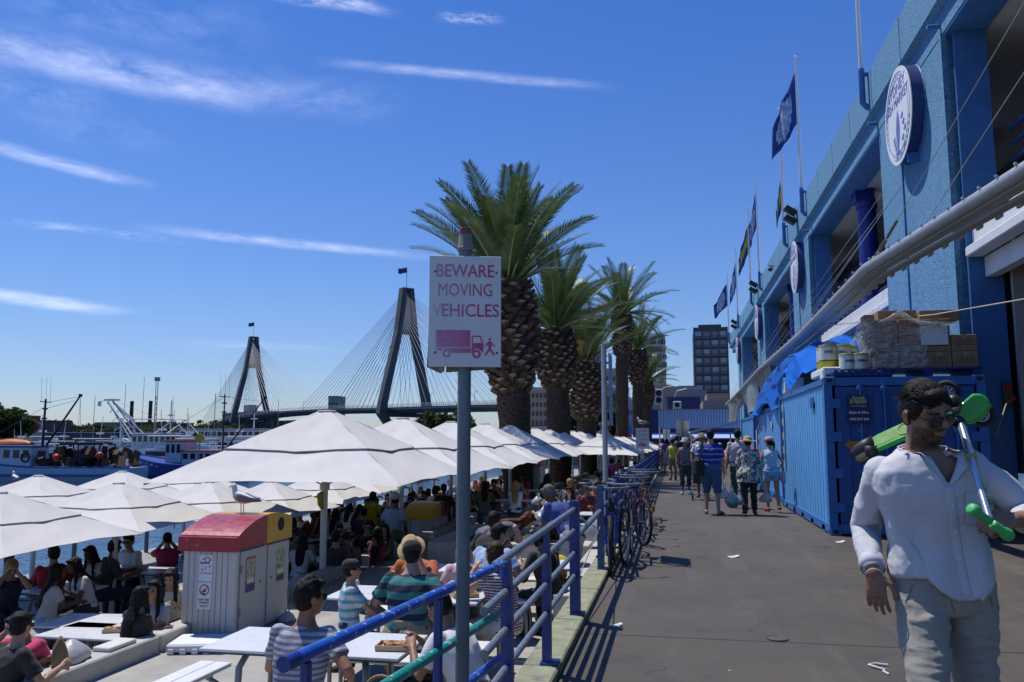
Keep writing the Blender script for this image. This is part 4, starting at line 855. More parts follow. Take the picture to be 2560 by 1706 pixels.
# ------------------------------------------------------------------ market umbrellas
mCanv = M('canvas_white', (.66, .64, .605), .85, var=.04, scale=2.2, bump=.12, bscale=5, trans=.03, spots=((.57, .555, .54), 1.7, .66)); mUPole = M('umbrella_pole', (.62, .62, .60), .4, .1, var=.06); mHem = M('canvas_hem', (.42, .40, .385), .9)
ORDW = ['first', 'second', 'third', 'fourth', 'fifth', 'sixth', 'seventh', 'eighth', 'ninth', 'tenth', 'eleventh', 'twelfth', 'thirteenth', 'fourteenth', 'fifteenth', 'sixteenth']
def umb_mesh(a, rise, vr, seed):
    """square canopy, corners at z=0, peak at z=rise; returns lower canopy, vent cap"""
    rnd = random.Random(seed)
    def surf(r, c, lift=0, off=0):   # r 0..1 outwards, c -1..1 along one side
        sc = 1 - abs(c); rr = r * (1 - .05 * (1 - c * c) * r * r); z = rise * (1 - r) + lift - .045 * a * r * (1 - r) * 4 * .5 * (1 - abs(c)) * 1.3 + .045 * (1 - c * c) * r ** 3 * a * .5
        return rr, z
    def canopy(b, r0, r1, lift, nr, nc):
        for s in range(4):
            co, si = (1, 0, -1, 0)[s], (0, 1, 0, -1)[s]
            def fn(i, j):
                r = r0 + (r1 - r0) * j; c = i * 2 - 1; rr, z = surf(r, c, lift); x_, y_ = c * rr * a, -rr * a
                w = .012 * a * sin(c * 9 + s * 2 + seed) * r * (1 - abs(c)) + .006 * a * sin(r * 18 + c * 5 + s)
                return (x_ * co - y_ * si, x_ * si + y_ * co, z + w * .5)
            b.grid(fn, nc, nr)
    lo = MB(); canopy(lo, vr - .10, 1.0, 0, 9, 14); hi = MB(); canopy(hi, .055, vr, .016 * a, 7, 12)
    for s in range(4):
        co, si = (1, 0, -1, 0)[s], (0, 1, 0, -1)[s]; vs = []
        for i in range(13):
            c = i / 6 - 1; rr, z = surf(vr, c, .016 * a); x_, y_ = c * rr * a, -rr * a
            for dz, dr in ((0, 0), (-.016, .002)): xx, yy = x_ * (1 + dr), y_ * (1 + dr); vs.append((xx * co - yy * si, xx * si + yy * co, z + dz))
        hi.mat(1); hi.add(vs, [(2 * i, 2 * i + 2, 2 * i + 3, 2 * i + 1) for i in range(12)]); hi.mat(0)
    cap = MB(); cap.box((0, 0, rise * .955 + .016 * a), (.115 * a, .115 * a, .03), bev=.012); return lo, hi, cap
def umbrella_kind(name, label, a, rise, vr, polez, pr, group, seed):
    t = thing(name, label, 'umbrella', (0, 0, 0), 0, group); lo, hi, cap = umb_mesh(a, rise, vr, seed)
    part('canopy', lo, mCanv, t, smooth=True); part('vent_cap', hi, [mCanv, mHem], t, smooth=True); part('top_cap', cap, mCanv, t)
    b = MB(); b.cyl((0, 0, polez), (0, 0, rise - .02), pr, n=16); b.cyl((0, 0, -.18), (0, 0, -.10), pr * 1.5, n=14); part('pole', b, mUPole, t, smooth=True)
    b = MB(); b.box((0, 0, polez + .02), (.42, .42, .04), bev=.008); b.cyl((0, 0, polez + .03), (0, 0, polez + .14), pr * 1.6, n=14); part('base_plate', b, mSteel, t)
    for sx in (-1, 1):
        for sy in (-1, 1):
            r = MB(); r.cyl((0, 0, rise - .08), (sx * a * .985, sy * a * .985, -.02), .017, n=6); r.cyl((0, 0, -.12), (sx * a * .5, sy * a * .5, rise * .5 - .05), .013, n=6); part('rib', r, mUPole, t)
    return t
CZ = .915; row1 = umbrella_kind('market_umbrella', 'biggest and nearest white square umbrella beside the red lidded bin', 2.0, 1.13, .58, ZL - CZ, .055, 'big square umbrellas along the low wall', 3)
for k in range(13):
    o = row1 if k == 0 else copy_tree(row1); o.location = (-5.70, 12.9 + 3.92 * k + (1.4 if k > 4 else 0) + (1.0 if k > 7 else 0), CZ + (0 if k < 1 else .02 * sin(k * 5))); o.rotation_euler = (0, 0, .015 * sin(k * 3.7))
    if k: o['label'] = 'big white square umbrella, %s along the low wall from the viewer' % ORDW[k]
b = MB(); b.loft([((-5.70, 12.8, .70), .02), ((-5.735, 12.8, .66), .05), ((-5.73, 12.8, .5), .04), ((-5.70, 12.82, .42), .02)], 10); tag(b.build('yellow_rag', M('rag_yellow', (.42, .30, .02), .8), smooth='all'), 'yellow rag tied near the top of the nearest umbrella pole', 'rag')
sm = umbrella_kind('small_umbrella', 'nearest small white umbrella cut by the left picture edge', 1.2, .62, .55, ZL - .27, .042, 'small square umbrellas on the quay', 9)
SM = [(-8.35, 9.03, .28), (-8.5, 11.5, .27), (-8.4, 13.9, .17), (-8.4, 16.2, .06), (-11.5, 13.3, .28), (-11.5, 15.65, .27), (-11.5, 18.0, .27), (-8.4, 18.7, .12), (-8.5, 21.2, .2), (-8.4, 23.8, .3), (-8.6, 26.4, .35), (-8.6, 29, .4)]
for k, (x_, y_, z_) in enumerate(SM):
    o = sm if k == 0 else copy_tree(sm); o.location = (x_, y_, z_); o.rotation_euler = (0, 0, R((0, 2, -2, 1)[k % 4]))
    if k: o['label'] = ['', 'small umbrella directly behind the nearest small one, left of the bin', 'small umbrella behind the gull', 'small umbrella just left under the biggest umbrella', 'outer small umbrella at the left picture edge near the white trawler', 'outer small umbrella below the orange dinghy boat', 'outer small umbrella below the blue trawler bow', 'small umbrella right behind the biggest umbrella pole', 'small umbrella above the people in white shirts', 'small umbrella behind the man in the polo shirt', 'small umbrella seen past the yellow lidded bin', 'farthest small umbrella on the quay'][k]
rr = umbrella_kind('terrace_umbrella', 'white umbrella beside the tall palm far down the terrace', 1.75, .85, .55, ZU - .88, .05, 'white umbrellas far down the terrace', 14)
for k in range(8):
    o = rr if k == 0 else copy_tree(rr); o.location = (-3.3 + .1 * k, 37.5 + 3.9 * k, .88)
    if k: o['label'] = 'white umbrella far down the terrace, %s of that row' % ORDW[k]
# ------------------------------------------------------------------ tables, benches, bins, birds and small things on the terraces
mTop = M('laminate', (.66, .68, .70), .32, var=.05, scale=3, spots=((.55, .56, .58), 2.4, .68)); mEdge = M('laminate_edge', (.05, .05, .055), .5); mLegG = M('table_leg', (.27, .29, .30), .4, .4, var=.1); mPlank = M('bench_white', (.72, .73, .74), .4, var=.05)
def make_table(label, x, y, zf, w=1.53, d=.72, rz=0, group=None):
    t = thing('cafe_table', label, 'table', (x, y, zf), rz, group)
    b = MB(); b.box((0, 0, .739), (w, d, .022), bev=.004); b.mat(1); b.box((0, 0, .722), (w - .004, d - .004, .013)); part('table_top', b, [mTop, mEdge], t)
    for sx in (-1, 1):
        for sy in (-1, 1):
            b = MB(); b.tube([(sx * (w / 2 - .34), sy * .12, .70), (sx * (w / 2 - .30), sy * .20, .69), (sx * (w / 2 - .27), sy * .26, .60), (sx * (w / 2 - .25), sy * .27, 0)], .026, 10); part('leg', b, mLegG, t, smooth=True)
    b = MB()
    for sx in (-1, 1): b.box((sx * (w / 2 - .33), 0, .70), (.05, .42, .03))
    b.box((0, 0, .699), (w - .6, .05, .03)); part('frame', b, mLegG, t); return t
def make_bench(label, x, y, zf, L=1.5, rz=0, group=None):
    t = thing('bench', label, 'bench', (x, y, zf), rz, group)
    b = MB()
    for q in (-1, 1): b.box((0, q * .072, .44), (L, .136, .035), bev=.006)
    part('seat', b, mPlank, t)
    for sx in (-1, 1):
        b = MB(); xx = sx * (L / 2 - .22); b.tube([(xx, .10, .41), (xx + sx * .02, -.02, .40), (xx + sx * .07, -.11, .33), (xx + sx * .08, -.13, .22), (xx + sx * .08, -.13, 0)], .02, 10); b.tube([(xx, -.10, .41), (xx + sx * .02, .02, .40), (xx + sx * .07, .11, .33), (xx + sx * .08, .13, .22), (xx + sx * .08, .13, 0)], .02, 10); part('leg', b, mLegG, t, smooth=True)
    return t
GT = 'white cafe tables'; GB = 'white plank benches'
make_table('white table nearest the viewer beside the hand rail', -2.70, 6.05, ZU, group=GT)
make_bench('white bench under the man in the grey striped shirt', -2.95, 5.15, ZU, 1.9, group=GB); make_bench('white bench running to the bottom edge left of the nearest table', -3.78, 5.55, ZU, 1.75, R(88), GB); make_bench('white bench on the far side of the nearest table', -2.60, 6.85, ZU, 1.6, group=GB)
make_table('white table where the boy and the green striped man sit', -2.62, 8.05, ZU, group=GT); make_bench('white bench under the green striped man', -2.45, 7.38, ZU, 1.6, group=GB); make_bench('white bench under the man in the straw hat', -2.5, 8.75, ZU, 1.6, group=GB)
make_table('white table in front of the bending woman', -1.95, 10.3, ZU, group=GT); make_bench('white bench under the two men in blue and black', -2.3, 9.55, ZU, 1.5, group=GB); make_bench('white bench beyond the table of the bending woman', -2.0, 11.0, ZU, 1.5, group=GB)
make_table('white table beside the first palm with the bent man', -2.15, 17.4, ZU, group=GT); make_bench('white bench near the first palm facing the walkway', -2.15, 16.7, ZU, 1.5, group=GB); make_bench('white bench behind the first palm table', -2.15, 18.1, ZU, 1.5, group=GB)
t = thing('block_seat', 'low concrete block with a white slab on top beside the planter', 'seat', (-3.35, 11.7, ZU)); b = MB(); b.box((0, 0, .2), (.62, .62, .40), bev=.012); part('block', b, mWall, t); b = MB(); b.box((0, 0, .425), (.66, .66, .045), bev=.006); part('slab', b, mPlank, t)
t = thing('planter', 'square concrete planter around the foot of the first palm', 'planter', (-3.05, 16.6, ZU)); b = MB()
for c_, d_ in (((0, -1.5, .19), (3.0, .24, .40)), ((0, 1.5, .19), (3.0, .24, .40)), ((-1.38, 0, .19), (.24, 2.76, .40)), ((1.38, 0, .19), (.24, 2.76, .40))): b.box(c_, d_, bev=.012)
part('wall', b, mWall, t); b = MB(); b.box((0, 0, .13), (2.5, 2.7, .2)); part('soil', b, M('soil', (.06, .045, .03), .95, var=.3), t)
t = thing('planter', 'second concrete planter farther along the terrace', 'planter', (-3.05, 23.2, ZU)); b = MB()
for c_, d_ in (((0, -1.3, .19), (2.8, .24, .40)), ((0, 1.3, .19), (2.8, .24, .40)), ((-1.28, 0, .19), (.24, 2.36, .40)), ((1.28, 0, .19), (.24, 2.36, .40))): b.box(c_, d_, bev=.012)
part('wall', b, mWall, t)
t = thing('block_wall', 'low pale block wall just below the far railing', 'wall', (-1.22, 11.2, ZU)); b = MB(); b.box((0, 1.2, .28), (.3, 6.2, .56), bev=.012); part('wall_run', b, mWall, t)
def px_table(label, n1, n2, z, d=.72, group=GT):
    a, c = G(n1[0], n1[1], z + .75), G(n2[0], n2[1], z + .75); w = (c - a).length; u = (c - a).normalized(); rz = atan2(u.y, u.x); m = (a + c) / 2 + Vector((-u.y, u.x, 0)) * d / 2
    return make_table(label, m.x, m.y, z, w, d, rz, group), m, rz
px_table('half sunlit empty table in front of the pale umbrella pole', (80, 1566), (270, 1570), ZL); make_bench('sunlit bench below the half sunlit table', *G(240, 1585, ZL + .45)[:2], ZL, 1.1, group=GB)
px_table('shaded table between the woman with long hair and the man in red', (20, 1481), (190, 1486), ZL); px_table('table of the man with sunglasses by the water', (262, 1432), (390, 1434), ZL); px_table('table pushed against the low wall before the woman in pink', (20, 1668), (150, 1668), ZL, .62)
make_table('table behind the low wall left of the bin', -6.35, 8.35, ZL, 1.0, .7, group=GT); make_bench('bench in the lower left corner', *G(30, 1700, ZL + .45)[:2], ZL, 1.2, group=GB); px_table('empty table at the edge of the quay', (170, 1428), (225, 1428), ZL)
CROWD_T = []
for i, (x_, y_) in enumerate([(-6.55, 13.9), (-8.2, 16.6), (-7.3, 18.6), (-8.4, 20.4), (-6.9, 21.6), (-8.1, 23.4), (-6.9, 25.6), (-8.4, 27.2), (-7.2, 29.6), (-8.3, 31.8), (-7.0, 34), (-8.2, 36.6)]):
    make_table('crowded quay table, %s going away from the bin' % ORDW[i], x_, y_, ZL, 1.4, .7, R((5, -8, 12, 0)[i % 4]), 'quay tables under the umbrellas'); CROWD_T.append((x_, y_, ZL))
    for s_ in (-1, 1):
        make_bench('bench on the %s side of the %s crowded quay table' % ('near' if s_ < 0 else 'far', ORDW[i]), x_, y_ + s_ * .68, ZL, 1.4, 0, 'benches at the quay tables')
for i, (x_, y_) in enumerate([(-2.2, 21.0), (-2.0, 26.0), (-4.3, 20.8), (-4.2, 25.0), (-2.1, 29.5), (-2.1, 34), (-2.2, 39)]):
    make_table('table farther along the upper terrace, %s from the viewer' % ORDW[i], x_, y_, ZU, 1.4, .7, R((4, -6, 8)[i % 3]), 'tables far along the upper terrace'); CROWD_T.append((x_, y_, ZU))
# recycling bins
mBinW = M('bin_cream', (.52, .515, .49), .45, var=.05, scale=3); mBinR = M('bin_red', (.34, .015, .03), .35, var=.12, scale=6, coat=.3, spots=((.46, .12, .15), 11, .62)); mBinY = M('bin_yellow', (.62, .36, .01), .35, var=.06, coat=.3); mBinYd = M('bin_ochre', (.50, .30, .012), .4); mPost1 = M('poster_red', (.5, .06, .08), .5); mPic = M('poster_picture', (.35, .42, .28), .5, var=.9, scale=24); mNavy = M('poster_navy', (.03, .08, .28), .5); mPostY = M('poster_yellow', (.55, .42, .03), .5); mRed = M('sign_red', (.5, .02, .03), .5)
def bin_(label, x, y, z, first, second, w=.70, L=1.34, posters=True, hgt=1.02, signs=2):
    t = thing('recycling_bin', label, 'bin', (x, y, z), 0, 'double recycling bins with coloured lids')
    b = MB(); b.box((0, L / 2, hgt / 2), (w - .02, L - .02, hgt), bev=.03)
    n = 9
    for k in range(n): b.box((-w / 2 + .07 + k * (w - .14) / (n - 1), 0.006, hgt * .5), ((w - .14) / (n - 1) - .012, .012, hgt - .06), bev=.004)
    b.box((w / 2 - .03, .03, hgt / 2), (.07, .07, hgt), bev=.02); part('cabinet', b, mBinW, t)
    for q in (0, 1):
        b = MB(); yc = .09 + q * (L / 2 - .02) + (L / 2 - .11) / 2; b.box((w / 2, yc, hgt / 2 + .01), (.02, L / 2 - .12, hgt - .09), bev=.005); dr = part('door', b, mBinW, t)
        b = MB(); b.cyl((w / 2 + .008, yc + (.18 if q == 0 else -.2), .58), (w / 2 + .016, yc + (.18 if q == 0 else -.2), .58), .014, n=10); part('lock', b, mBlack, dr)
        for zz in (.3, .78):
            b = MB(); b.cyl((w / 2 + .012, yc - (.27 if q == 0 else -.27), zz - .05), (w / 2 + .012, yc - (.27 if q == 0 else -.27), zz + .05), .01, n=8); part('hinge', b, mSteel, dr)
        
        if posters:
            b = MB().mat(0); px = w / 2 + .012; b.box((px, yc - .06 + q * .1, .70), (.004, .22, .40)); b.mat(1); b.box((px + .002, yc - .06 + q * .1, .74), (.004, .19, .28)); b.mat(2); b.box((px + .002, yc - .06 + q * .1, .545), (.004, .19, .07)); b.mat(3); b.box((px + .0035, yc - .06 + q * .1, .63), (.003, .16, .05)); part('poster', b, [mPost1 if q == 0 else mPostY, mPic, mNavy, mPlW], dr)
    def lid(name, y0, y1, mat, hole, front):
        b = MB(); n_ = 10; prof = [(-.0, 0), (0, .15)]
        sec = [(y0, hgt), (y0, hgt + .15)] if front else [(y0, hgt), (y0, hgt + .22)]
        # curved roof: profile across the length, whole lid is one vault from front edge to back edge
        def zz(yv): s_ = (yv) / L; return hgt + .13 + .215 * sin(pi * min(1, max(0, s_ * .80 + .02))) ** .8
        ys = [y0 + (y1 - y0) * k / n_ for k in range(n_ + 1)]
        prof = [(yv, zz(yv)) for yv in ys]
        poly = [(y0, hgt - .01)] + prof + [(y1, hgt - .01)]
        b.prism(poly, (-w / 2 - .02, 0, 0), (0, 1, 0), (0, 0, 1), (1, 0, 0), w + .04)
        o = part(name, b, mat, t)
        if front:
            f = MB(); f.box((0, -.024, hgt + .06), (w + .05, .05, .17), bev=.01); part('lid_lip', f, mat, o)
            f = MB()
            for s_ in (-1, 1): f.cyl((s_ * .25, -.05, hgt + .02), (s_ * .25, -.055, hgt + .02), .01, n=8)
            part('lid_rivet', f, mSteel, o)
        if hole:
            f = MB(); ym = (y0 + y1) / 2 + .02; f.cyl((w / 2 + .0205, ym, hgt + .19), (w / 2 + .024, ym, hgt + .19), .085, n=22); part('opening', f, mBlack, o)
        return o
    A = {'red': mBinR, 'yellow': mBinY}
    lid('front_lid', 0, L / 2, A[first], False, True); lid('rear_lid', L / 2 + .004, L, A[second], True, False)
    if signs:
        b = MB(); b.box((-.03, -.003, .805), (.17, .004, .30)); n1 = part('no_smoking_sign', b, mPlW, t)
        mt = basis((-.03, -.006, .805), (1, 0, 0), (0, 0, 1)); lettering('NO SMOKING', .024, mt @ Matrix.Translation((0, -.06, 0)), mBlack, 'lettering', n1, ext=.0003)
        b = MB(); b.M = mt; b.mat(1)
        for k, (u, v) in enumerate(((-.03, .10), (.05, .02), (-.04, -.02), (.06, .09), (.0, .0), (-.06, .06))): b.box((u, v, .0005), (.03, .012, .001), .4 + k)
        b.mat(0); b.box((-.02, .055, .001), (.07, .012, .0012)); b.torus((.02, .09, .0006), .032, .004, n=18, m=4); b.box((.035, .06, .001), (.02, .02, .001)); part('emblem', b, [mBlack, mRed], n1)
        b = MB(); b.box((-.035, -.003, .495), (.17, .004, .30)); n2 = part('bird_sign', b, mPlW, t)
        mt = basis((-.035, -.006, .495), (1, 0, 0), (0, 0, 1)); lettering("DON'T FEED", .03, mt @ Matrix.Translation((0, -.045, 0)), mBlack, 'lettering', n2, ext=.0003, bold=.0008, sx=.85); lettering('THE BIRDS', .03, mt @ Matrix.Translation((0, -.077, 0)), mBlack, 'lettering', n2, ext=.0003, bold=.0008, sx=.9); lettering('\u8acb\u52ff\u9935\u9ce5', .026, mt @ Matrix.Translation((0, -.115, 0)), mBlack, 'lettering', n2, ext=.0003)
        b = MB(); b.M = mt; b.mat(1); b.torus((0, .065, .0006), .056, .006, n=30, m=4); b.box((0, .065, .0012), (.105, .008, .001), .55); b.mat(0); b.prism([(-.035, .03), (-.01, .05), (.035, .1), (.02, .06), (.01, .045), (-.01, .035)], (0, 0, .0004), (1, 0, 0), (0, 1, 0), (0, 0, 1), .0006); b.box((0, .022, .0008), (.04, .008, .001)); part('emblem', b, [mBlack, mRed], n2)
    return t
bin_('cream recycling bin with red and yellow lids, nearest to the viewer', -5.30, 8.82, ZU, 'red', 'yellow')
bin_('recycling bin with a big yellow front lid behind the gull', -6.0, 18.9, ZL, 'yellow', 'red', .68, 1.5, False, 1.0, 1)
bin_('far recycling bin with a bright pink red lid between the palms', -5.35, 30.6, ZU + .15, 'red', 'yellow', .74, 1.4, False, 1.15, 1)
b = MB(); b.box((0, 0, .06), (.62, .5, .09), bev=.02)
for k in range(5): b.box((-.25 + k * .125, -.25, .03), (.07, .03, .07), bev=.01)
o = b.build('foam_tray', mFoam); o.location = (*G(505, 1622, ZU)[:2], ZU); o.rotation_euler = (0, 0, .25); tag(o, 'white foam tray lying on the ground in front of the bin', 'tray')
# bags, bottles and food
mBagW = M('bag_white', (.62, .62, .64), .35, var=.08, bump=.5, bscale=9, trans=.3); mBagP = M('paper_bag_brown', (.26, .17, .09), .8, var=.15, bump=.3, bscale=9); mClear = M('bottle_clear', (.45, .52, .55), .1, var=0, trans=.3); mFood = M('food', (.42, .2, .06), .6, var=.6, scale=30); mGreenB = M('bottle_brown', (.06, .025, .005), .15, var=0)
def bag(label, p, s_, seed, handles=True, mat=None, fl=.9, name='plastic_bag', cat='bag'):
    rnd = random.Random(seed); ph = [rnd.random() * 6 for _ in range(6)]; b = MB(); n = 18; rs = []
    for j, (r, z) in enumerate(((.55, 0), (.95, .03), (1.08, .2), (1.0, .45), (.8, .7), (.42, .92), (.16, 1.08))):
        rs.append([(s_ * r * (1 + .13 * sin(3 * a + ph[0] + j) + .07 * sin(7 * a + ph[1] + j * 2)) * cos(a), s_ * .75 * r * (1 + .13 * sin(3 * a + ph[2]) + .07 * sin(8 * a + ph[3] - j)) * sin(a), s_ * 1.35 * z * fl) for a in [2 * pi * k / n for k in range(n)]])
    b.rings(rs)
    if handles:
        for q in (-1, 1): b.loft([((q * s_ * .1, 0, s_ * 1.25 * fl), (s_ * .1, s_ * .04)), ((q * s_ * .25, .02, s_ * 1.6 * fl), (s_ * .12, s_ * .02)), ((q * s_ * .3, 0, s_ * 1.9 * fl), (s_ * .04, s_ * .02))], 8)
    o = b.build(name, mat or mBagW, smooth='all'); o.location = p; o.rotation_euler = (0, 0, ph[4]); return tag(o, label, cat)
TT = lambda px, py, z: G(px, py, z + .752)
bag('white plastic bag on the bench beside the boy', G(943, 1556, ZU + .46), .13, 1); bag('big white plastic bag in front of the woman in pink', TT(175, 1655, ZL), .2, 2, False, fl=.7); bag('white bag on the table of the man with sunglasses', TT(345, 1425, ZL), .14, 3, False, fl=.5)
bag('white bag resting on the low wall before the yellow lidded bin', Vector((-5.55, 15.55, -.52)), .22, 4, False, fl=.55); bag('white carrier bag on the table near the palm trunk', TT(1345, 1262, ZU), .16, 5, True); bag('white backpack sized bag hanging by the far railing', Vector((-1.3, 13.4, -.05)), .22, 6, False, fl=1.1); bag('brown paper bag standing before the woman in pink', TT(155, 1662, ZL) + Vector((.05, -.1, 0)), .075, 7, False, mBagP, 2.6, 'paper_bag'); bag('small white bag peeking beside the bin door', Vector((-4.83, 9.9, ZU)), .10, 8); bag('grey bag of shopping on the table by the bent man', TT(1352, 1310, ZU), .2, 10, False, M('bag_grey', (.3, .31, .32), .3, var=.4, scale=9, bump=.6, bscale=12), .8)
b = MB(); b.box((0, 0, .22), (.34, .26, .44), bev=.03); o = b.build('shopping_bag', M('bag_yellow', (.62, .50, .01), .5)); o.location = (-1.62, 10.75, ZU + .35); o.rotation_euler = (0, .1, .5); tag(o, 'bright yellow shopping bag beside the woman in black', 'bag')
b = MB(); b.ball((0, 0, .15), (.19, .17, .16), 20, 14); o = b.build('watermelon', M('melon_green', (.025, .07, .02), .35, var=.7, scale=6, stretch=(1, 1, .2)), smooth='all'); o.location = (-5.52, 16.0, -.535); tag(o, 'dark green watermelon resting on the low wall', 'watermelon')
def bottle(label, p, h, mat):
    b = MB(); r = h * .14; b.loft([((0, 0, 0), r * .95), ((0, 0, h * .02), r), ((0, 0, h * .55), r), ((0, 0, h * .72), r * .45), ((0, 0, h * .97), r * .4), ((0, 0, h), r * .42)], 14); b.mat(1); b.cyl((0, 0, h * .2), (0, 0, h * .45), r * 1.02, n=14); o = b.build('bottle', [mat, M('bottle_label', (.55, .5, .25), .5)], smooth=True); o.location = p; return tag(o, label, 'bottle')
bottle('brown beer bottle on the table of the woman in grey', Vector((-5.95, 8.55, ZL + .75)), .24, mGreenB); bottle('clear water bottle on the table by the woman with the headband', TT(190, 1475, ZL), .26, mClear); bottle('second clear bottle on the shaded table', TT(180, 1478, ZL), .24, mClear)
def tray(label, p, rz=0):
    t = thing('food_tray', label, 'food tray', p, rz); b = MB(); b.box((0, 0, .008), (.24, .17, .012)); 
    for c_, d_ in (((0, .085, .02), (.25, .01, .035)), ((0, -.085, .02), (.25, .01, .035)), ((.12, 0, .02), (.01, .17, .035)), ((-.12, 0, .02), (.01, .17, .035))): b.box(c_, d_)
    part('tray', b, M('tray_card', (.42, .30, .18), .7), t); b = MB(); rnd = random.Random(len(label))
    for k in range(9): b.ball((rnd.uniform(-.09, .09), rnd.uniform(-.06, .06), .03), (.028, .022, .018), 8, 5)
    part('food', b, mFood, t, smooth=True); return t
tray('food tray under the hands of the man in the white shirt', Vector((-2.05, 5.95, ZU + .752)), .1); tray('food tray on the table of the woman in grey', Vector((-6.1, 8.35, ZL + .752)), .4); tray('food tray before the woman in pink', TT(70, 1648, ZL), .2); tray('food tray on the table near the bending woman', Vector((-1.75, 10.3, ZU + .752)), .7); tray('food tray between the boy and the man in the hat', Vector((-2.7, 8.2, ZU + .752)), -.3); tray('food tray before the woman in the red striped top', Vector((-2.05, 8.0, ZU + .752)), .5)
t = thing('handbag', 'beige canvas bag on the bench next to the man in white', 'bag', (-2.0, 5.55, ZU + .05)); b = MB(); b.ball((0, 0, .3), (.2, .14, .2), 16, 10); part('bag_body', b, M('canvas_beige', (.36, .29, .17), .8, var=.2, bump=.6, bscale=14), t, smooth=True); b = MB(); b.torus((0, 0, .5), .12, .012, (0, 1, 0), 20, 6); part('strap', b, mBagP, t, smooth=True)
# birds
def gull(label, p, rz, s_=1, colors=None):
    t = thing('gull', label, 'gull', p, rz, 'gulls near the tables'); c = colors or (mGW, mGG, mGR); b = MB()
    b.M = Matrix.Scale(s_, 4)
    b.loft([((0, -.19, .155), .012), ((0, -.13, .16), (.035, .03)), ((0, -.04, .165), (.058, .055)), ((0, .05, .18), (.062, .066)), ((0, .10, .215), (.045, .05)), ((0, .125, .265), (.030, .031)), ((0, .135, .305), (.032, .034)), ((0, .145, .335), (.022, .024)), ((0, .148, .347), .008)], 14); part('body', b, c[0], t, smooth='all')
    for sx in (-1, 1):
        w = MB(); w.M = b.M; w.loft([((sx * .045, .08, .20), (.012, .03)), ((sx * .062, 0, .185), (.014, .05)), ((sx * .045, -.12, .165), (.012, .035)), ((sx * .015, -.25, .15), (.006, .01))], 10); part('wing', w, c[1], t, smooth='all')
        l = MB(); l.M = b.M; l.cyl((sx * .022, .01, .12), (sx * .022, .0, .0), .005, n=6); l.box((sx * .022, .022, .004), (.035, .05, .006)); part('leg', l, c[2], t)
    k = MB(); k.M = b.M; k.cyl((0, .168, .312), (0, .215, .302), .009, .002, n=8); part('beak', k, c[2], t)
    for sx in (-1, 1): e = MB(); e.M = b.M; e.ball((sx * .026, .152, .318), .006, 8, 5); part('eye', e, mBlack, t)
    return t
mGW = M('gull_white', (.72, .72, .71), .7, var=.04); mGG = M('gull_grey', (.26, .28, .31), .7); mGR = M('gull_red', (.5, .06, .02), .5)
gull('gull with yellowish breast standing on top of the red and yellow bin', Vector((-5.32, 9.58, ZU + 1.355)), R(78), 1.08, (mGW, M('gull_dark', (.17, .17, .18), .7), M('leg_orange', (.5, .14, .02), .5)))
gull('white gull standing on the sunlit terrace by the low wall', Vector((-4.05, 10.6, ZU)), R(78), 1.25)
gull('small brown bird under the second table', Vector((-3.12, 7.62, ZU)), R(-60), .72, (M('bird_brown', (.05, .04, .035), .8), M('bird_wing', (.035, .03, .026), .8), mBlack))
gull('gull perched on the distant sign pole', Vector((-1.25, 33, ZU + 2.75)), R(80), 1.2)
gull('gull on the white post in front of the white trawler', Vector((-23, 25.5, .0)), R(60), 1.3)
t = thing('mooring_post', 'white topped mooring post standing in the water', 'post', (-23, 25.5, ZW - .5)); b = MB(); b.cyl((0, 0, 0), (0, 0, 3.2), .16, n=14); b.mat(1); b.cyl((0, 0, 2.4), (0, 0, 3.19), .2, n=14); part('pile', b, [M('pile', (.07, .06, .05), .9), mPlank], t, smooth=True)
# posts and flagged rope along the edge of the quay
for k in range(9):
    y_ = 8.8 + k * 2.6; t = thing('edge_post', 'grey blue post at the edge of the quay, %s from the viewer' % ORDW[k], 'post', (-10.75 if y_ < 12 else -13.3, y_, ZL), group='posts along the quay edge'); b = MB(); b.cyl((0, 0, 0), (0, 0, 1.0), .05, n=12); b.ball((0, 0, 1.0), .05, 12, 6); part('shaft', b, M('post_bluegrey', (.05, .09, .16), .5), t, smooth=True)
b = MB()
for k in range(8):
    for q in range(6): s0, s1 = q / 6, (q + 1) / 6; sag = lambda s_: .85 - .18 * sin(pi * s_); b.cyl((-10.75 if k < 1 else -13.3, 8.8 + (k + s0) * 2.6, ZL + sag(s0)), (-10.75 if k < 1 else -13.3, 8.8 + (k + s1) * 2.6, ZL + sag(s1)), .008, n=5, caps=False)
tag(b.build('edge_rope', mWire), 'sagging rope strung between the posts at the quay edge', 'rope')
mFlagO = M('flag_orange', (.62, .08, .02), .7, trans=.3)
for k in range(16):
    y_ = 9.1 + k * 1.25; q = ((y_ - 8.8) / 2.6) % 1; b = MB(); b.add([(0, -.07, 0), (0, .07, 0), (.03, 0, -.24)], [(0, 1, 2)]); o = b.build('warning_flag', mFlagO); o.location = (-10.75 if y_ < 11.4 else -13.3, y_, ZL + .85 - .18 * sin(pi * q)); md = o.modifiers.new('s', 'SOLIDIFY'); md.thickness = .003; tag(o, 'little orange pennant hanging on the quay rope, %s from the viewer' % ORDW[k], 'pennant', 'orange pennants on the rope')
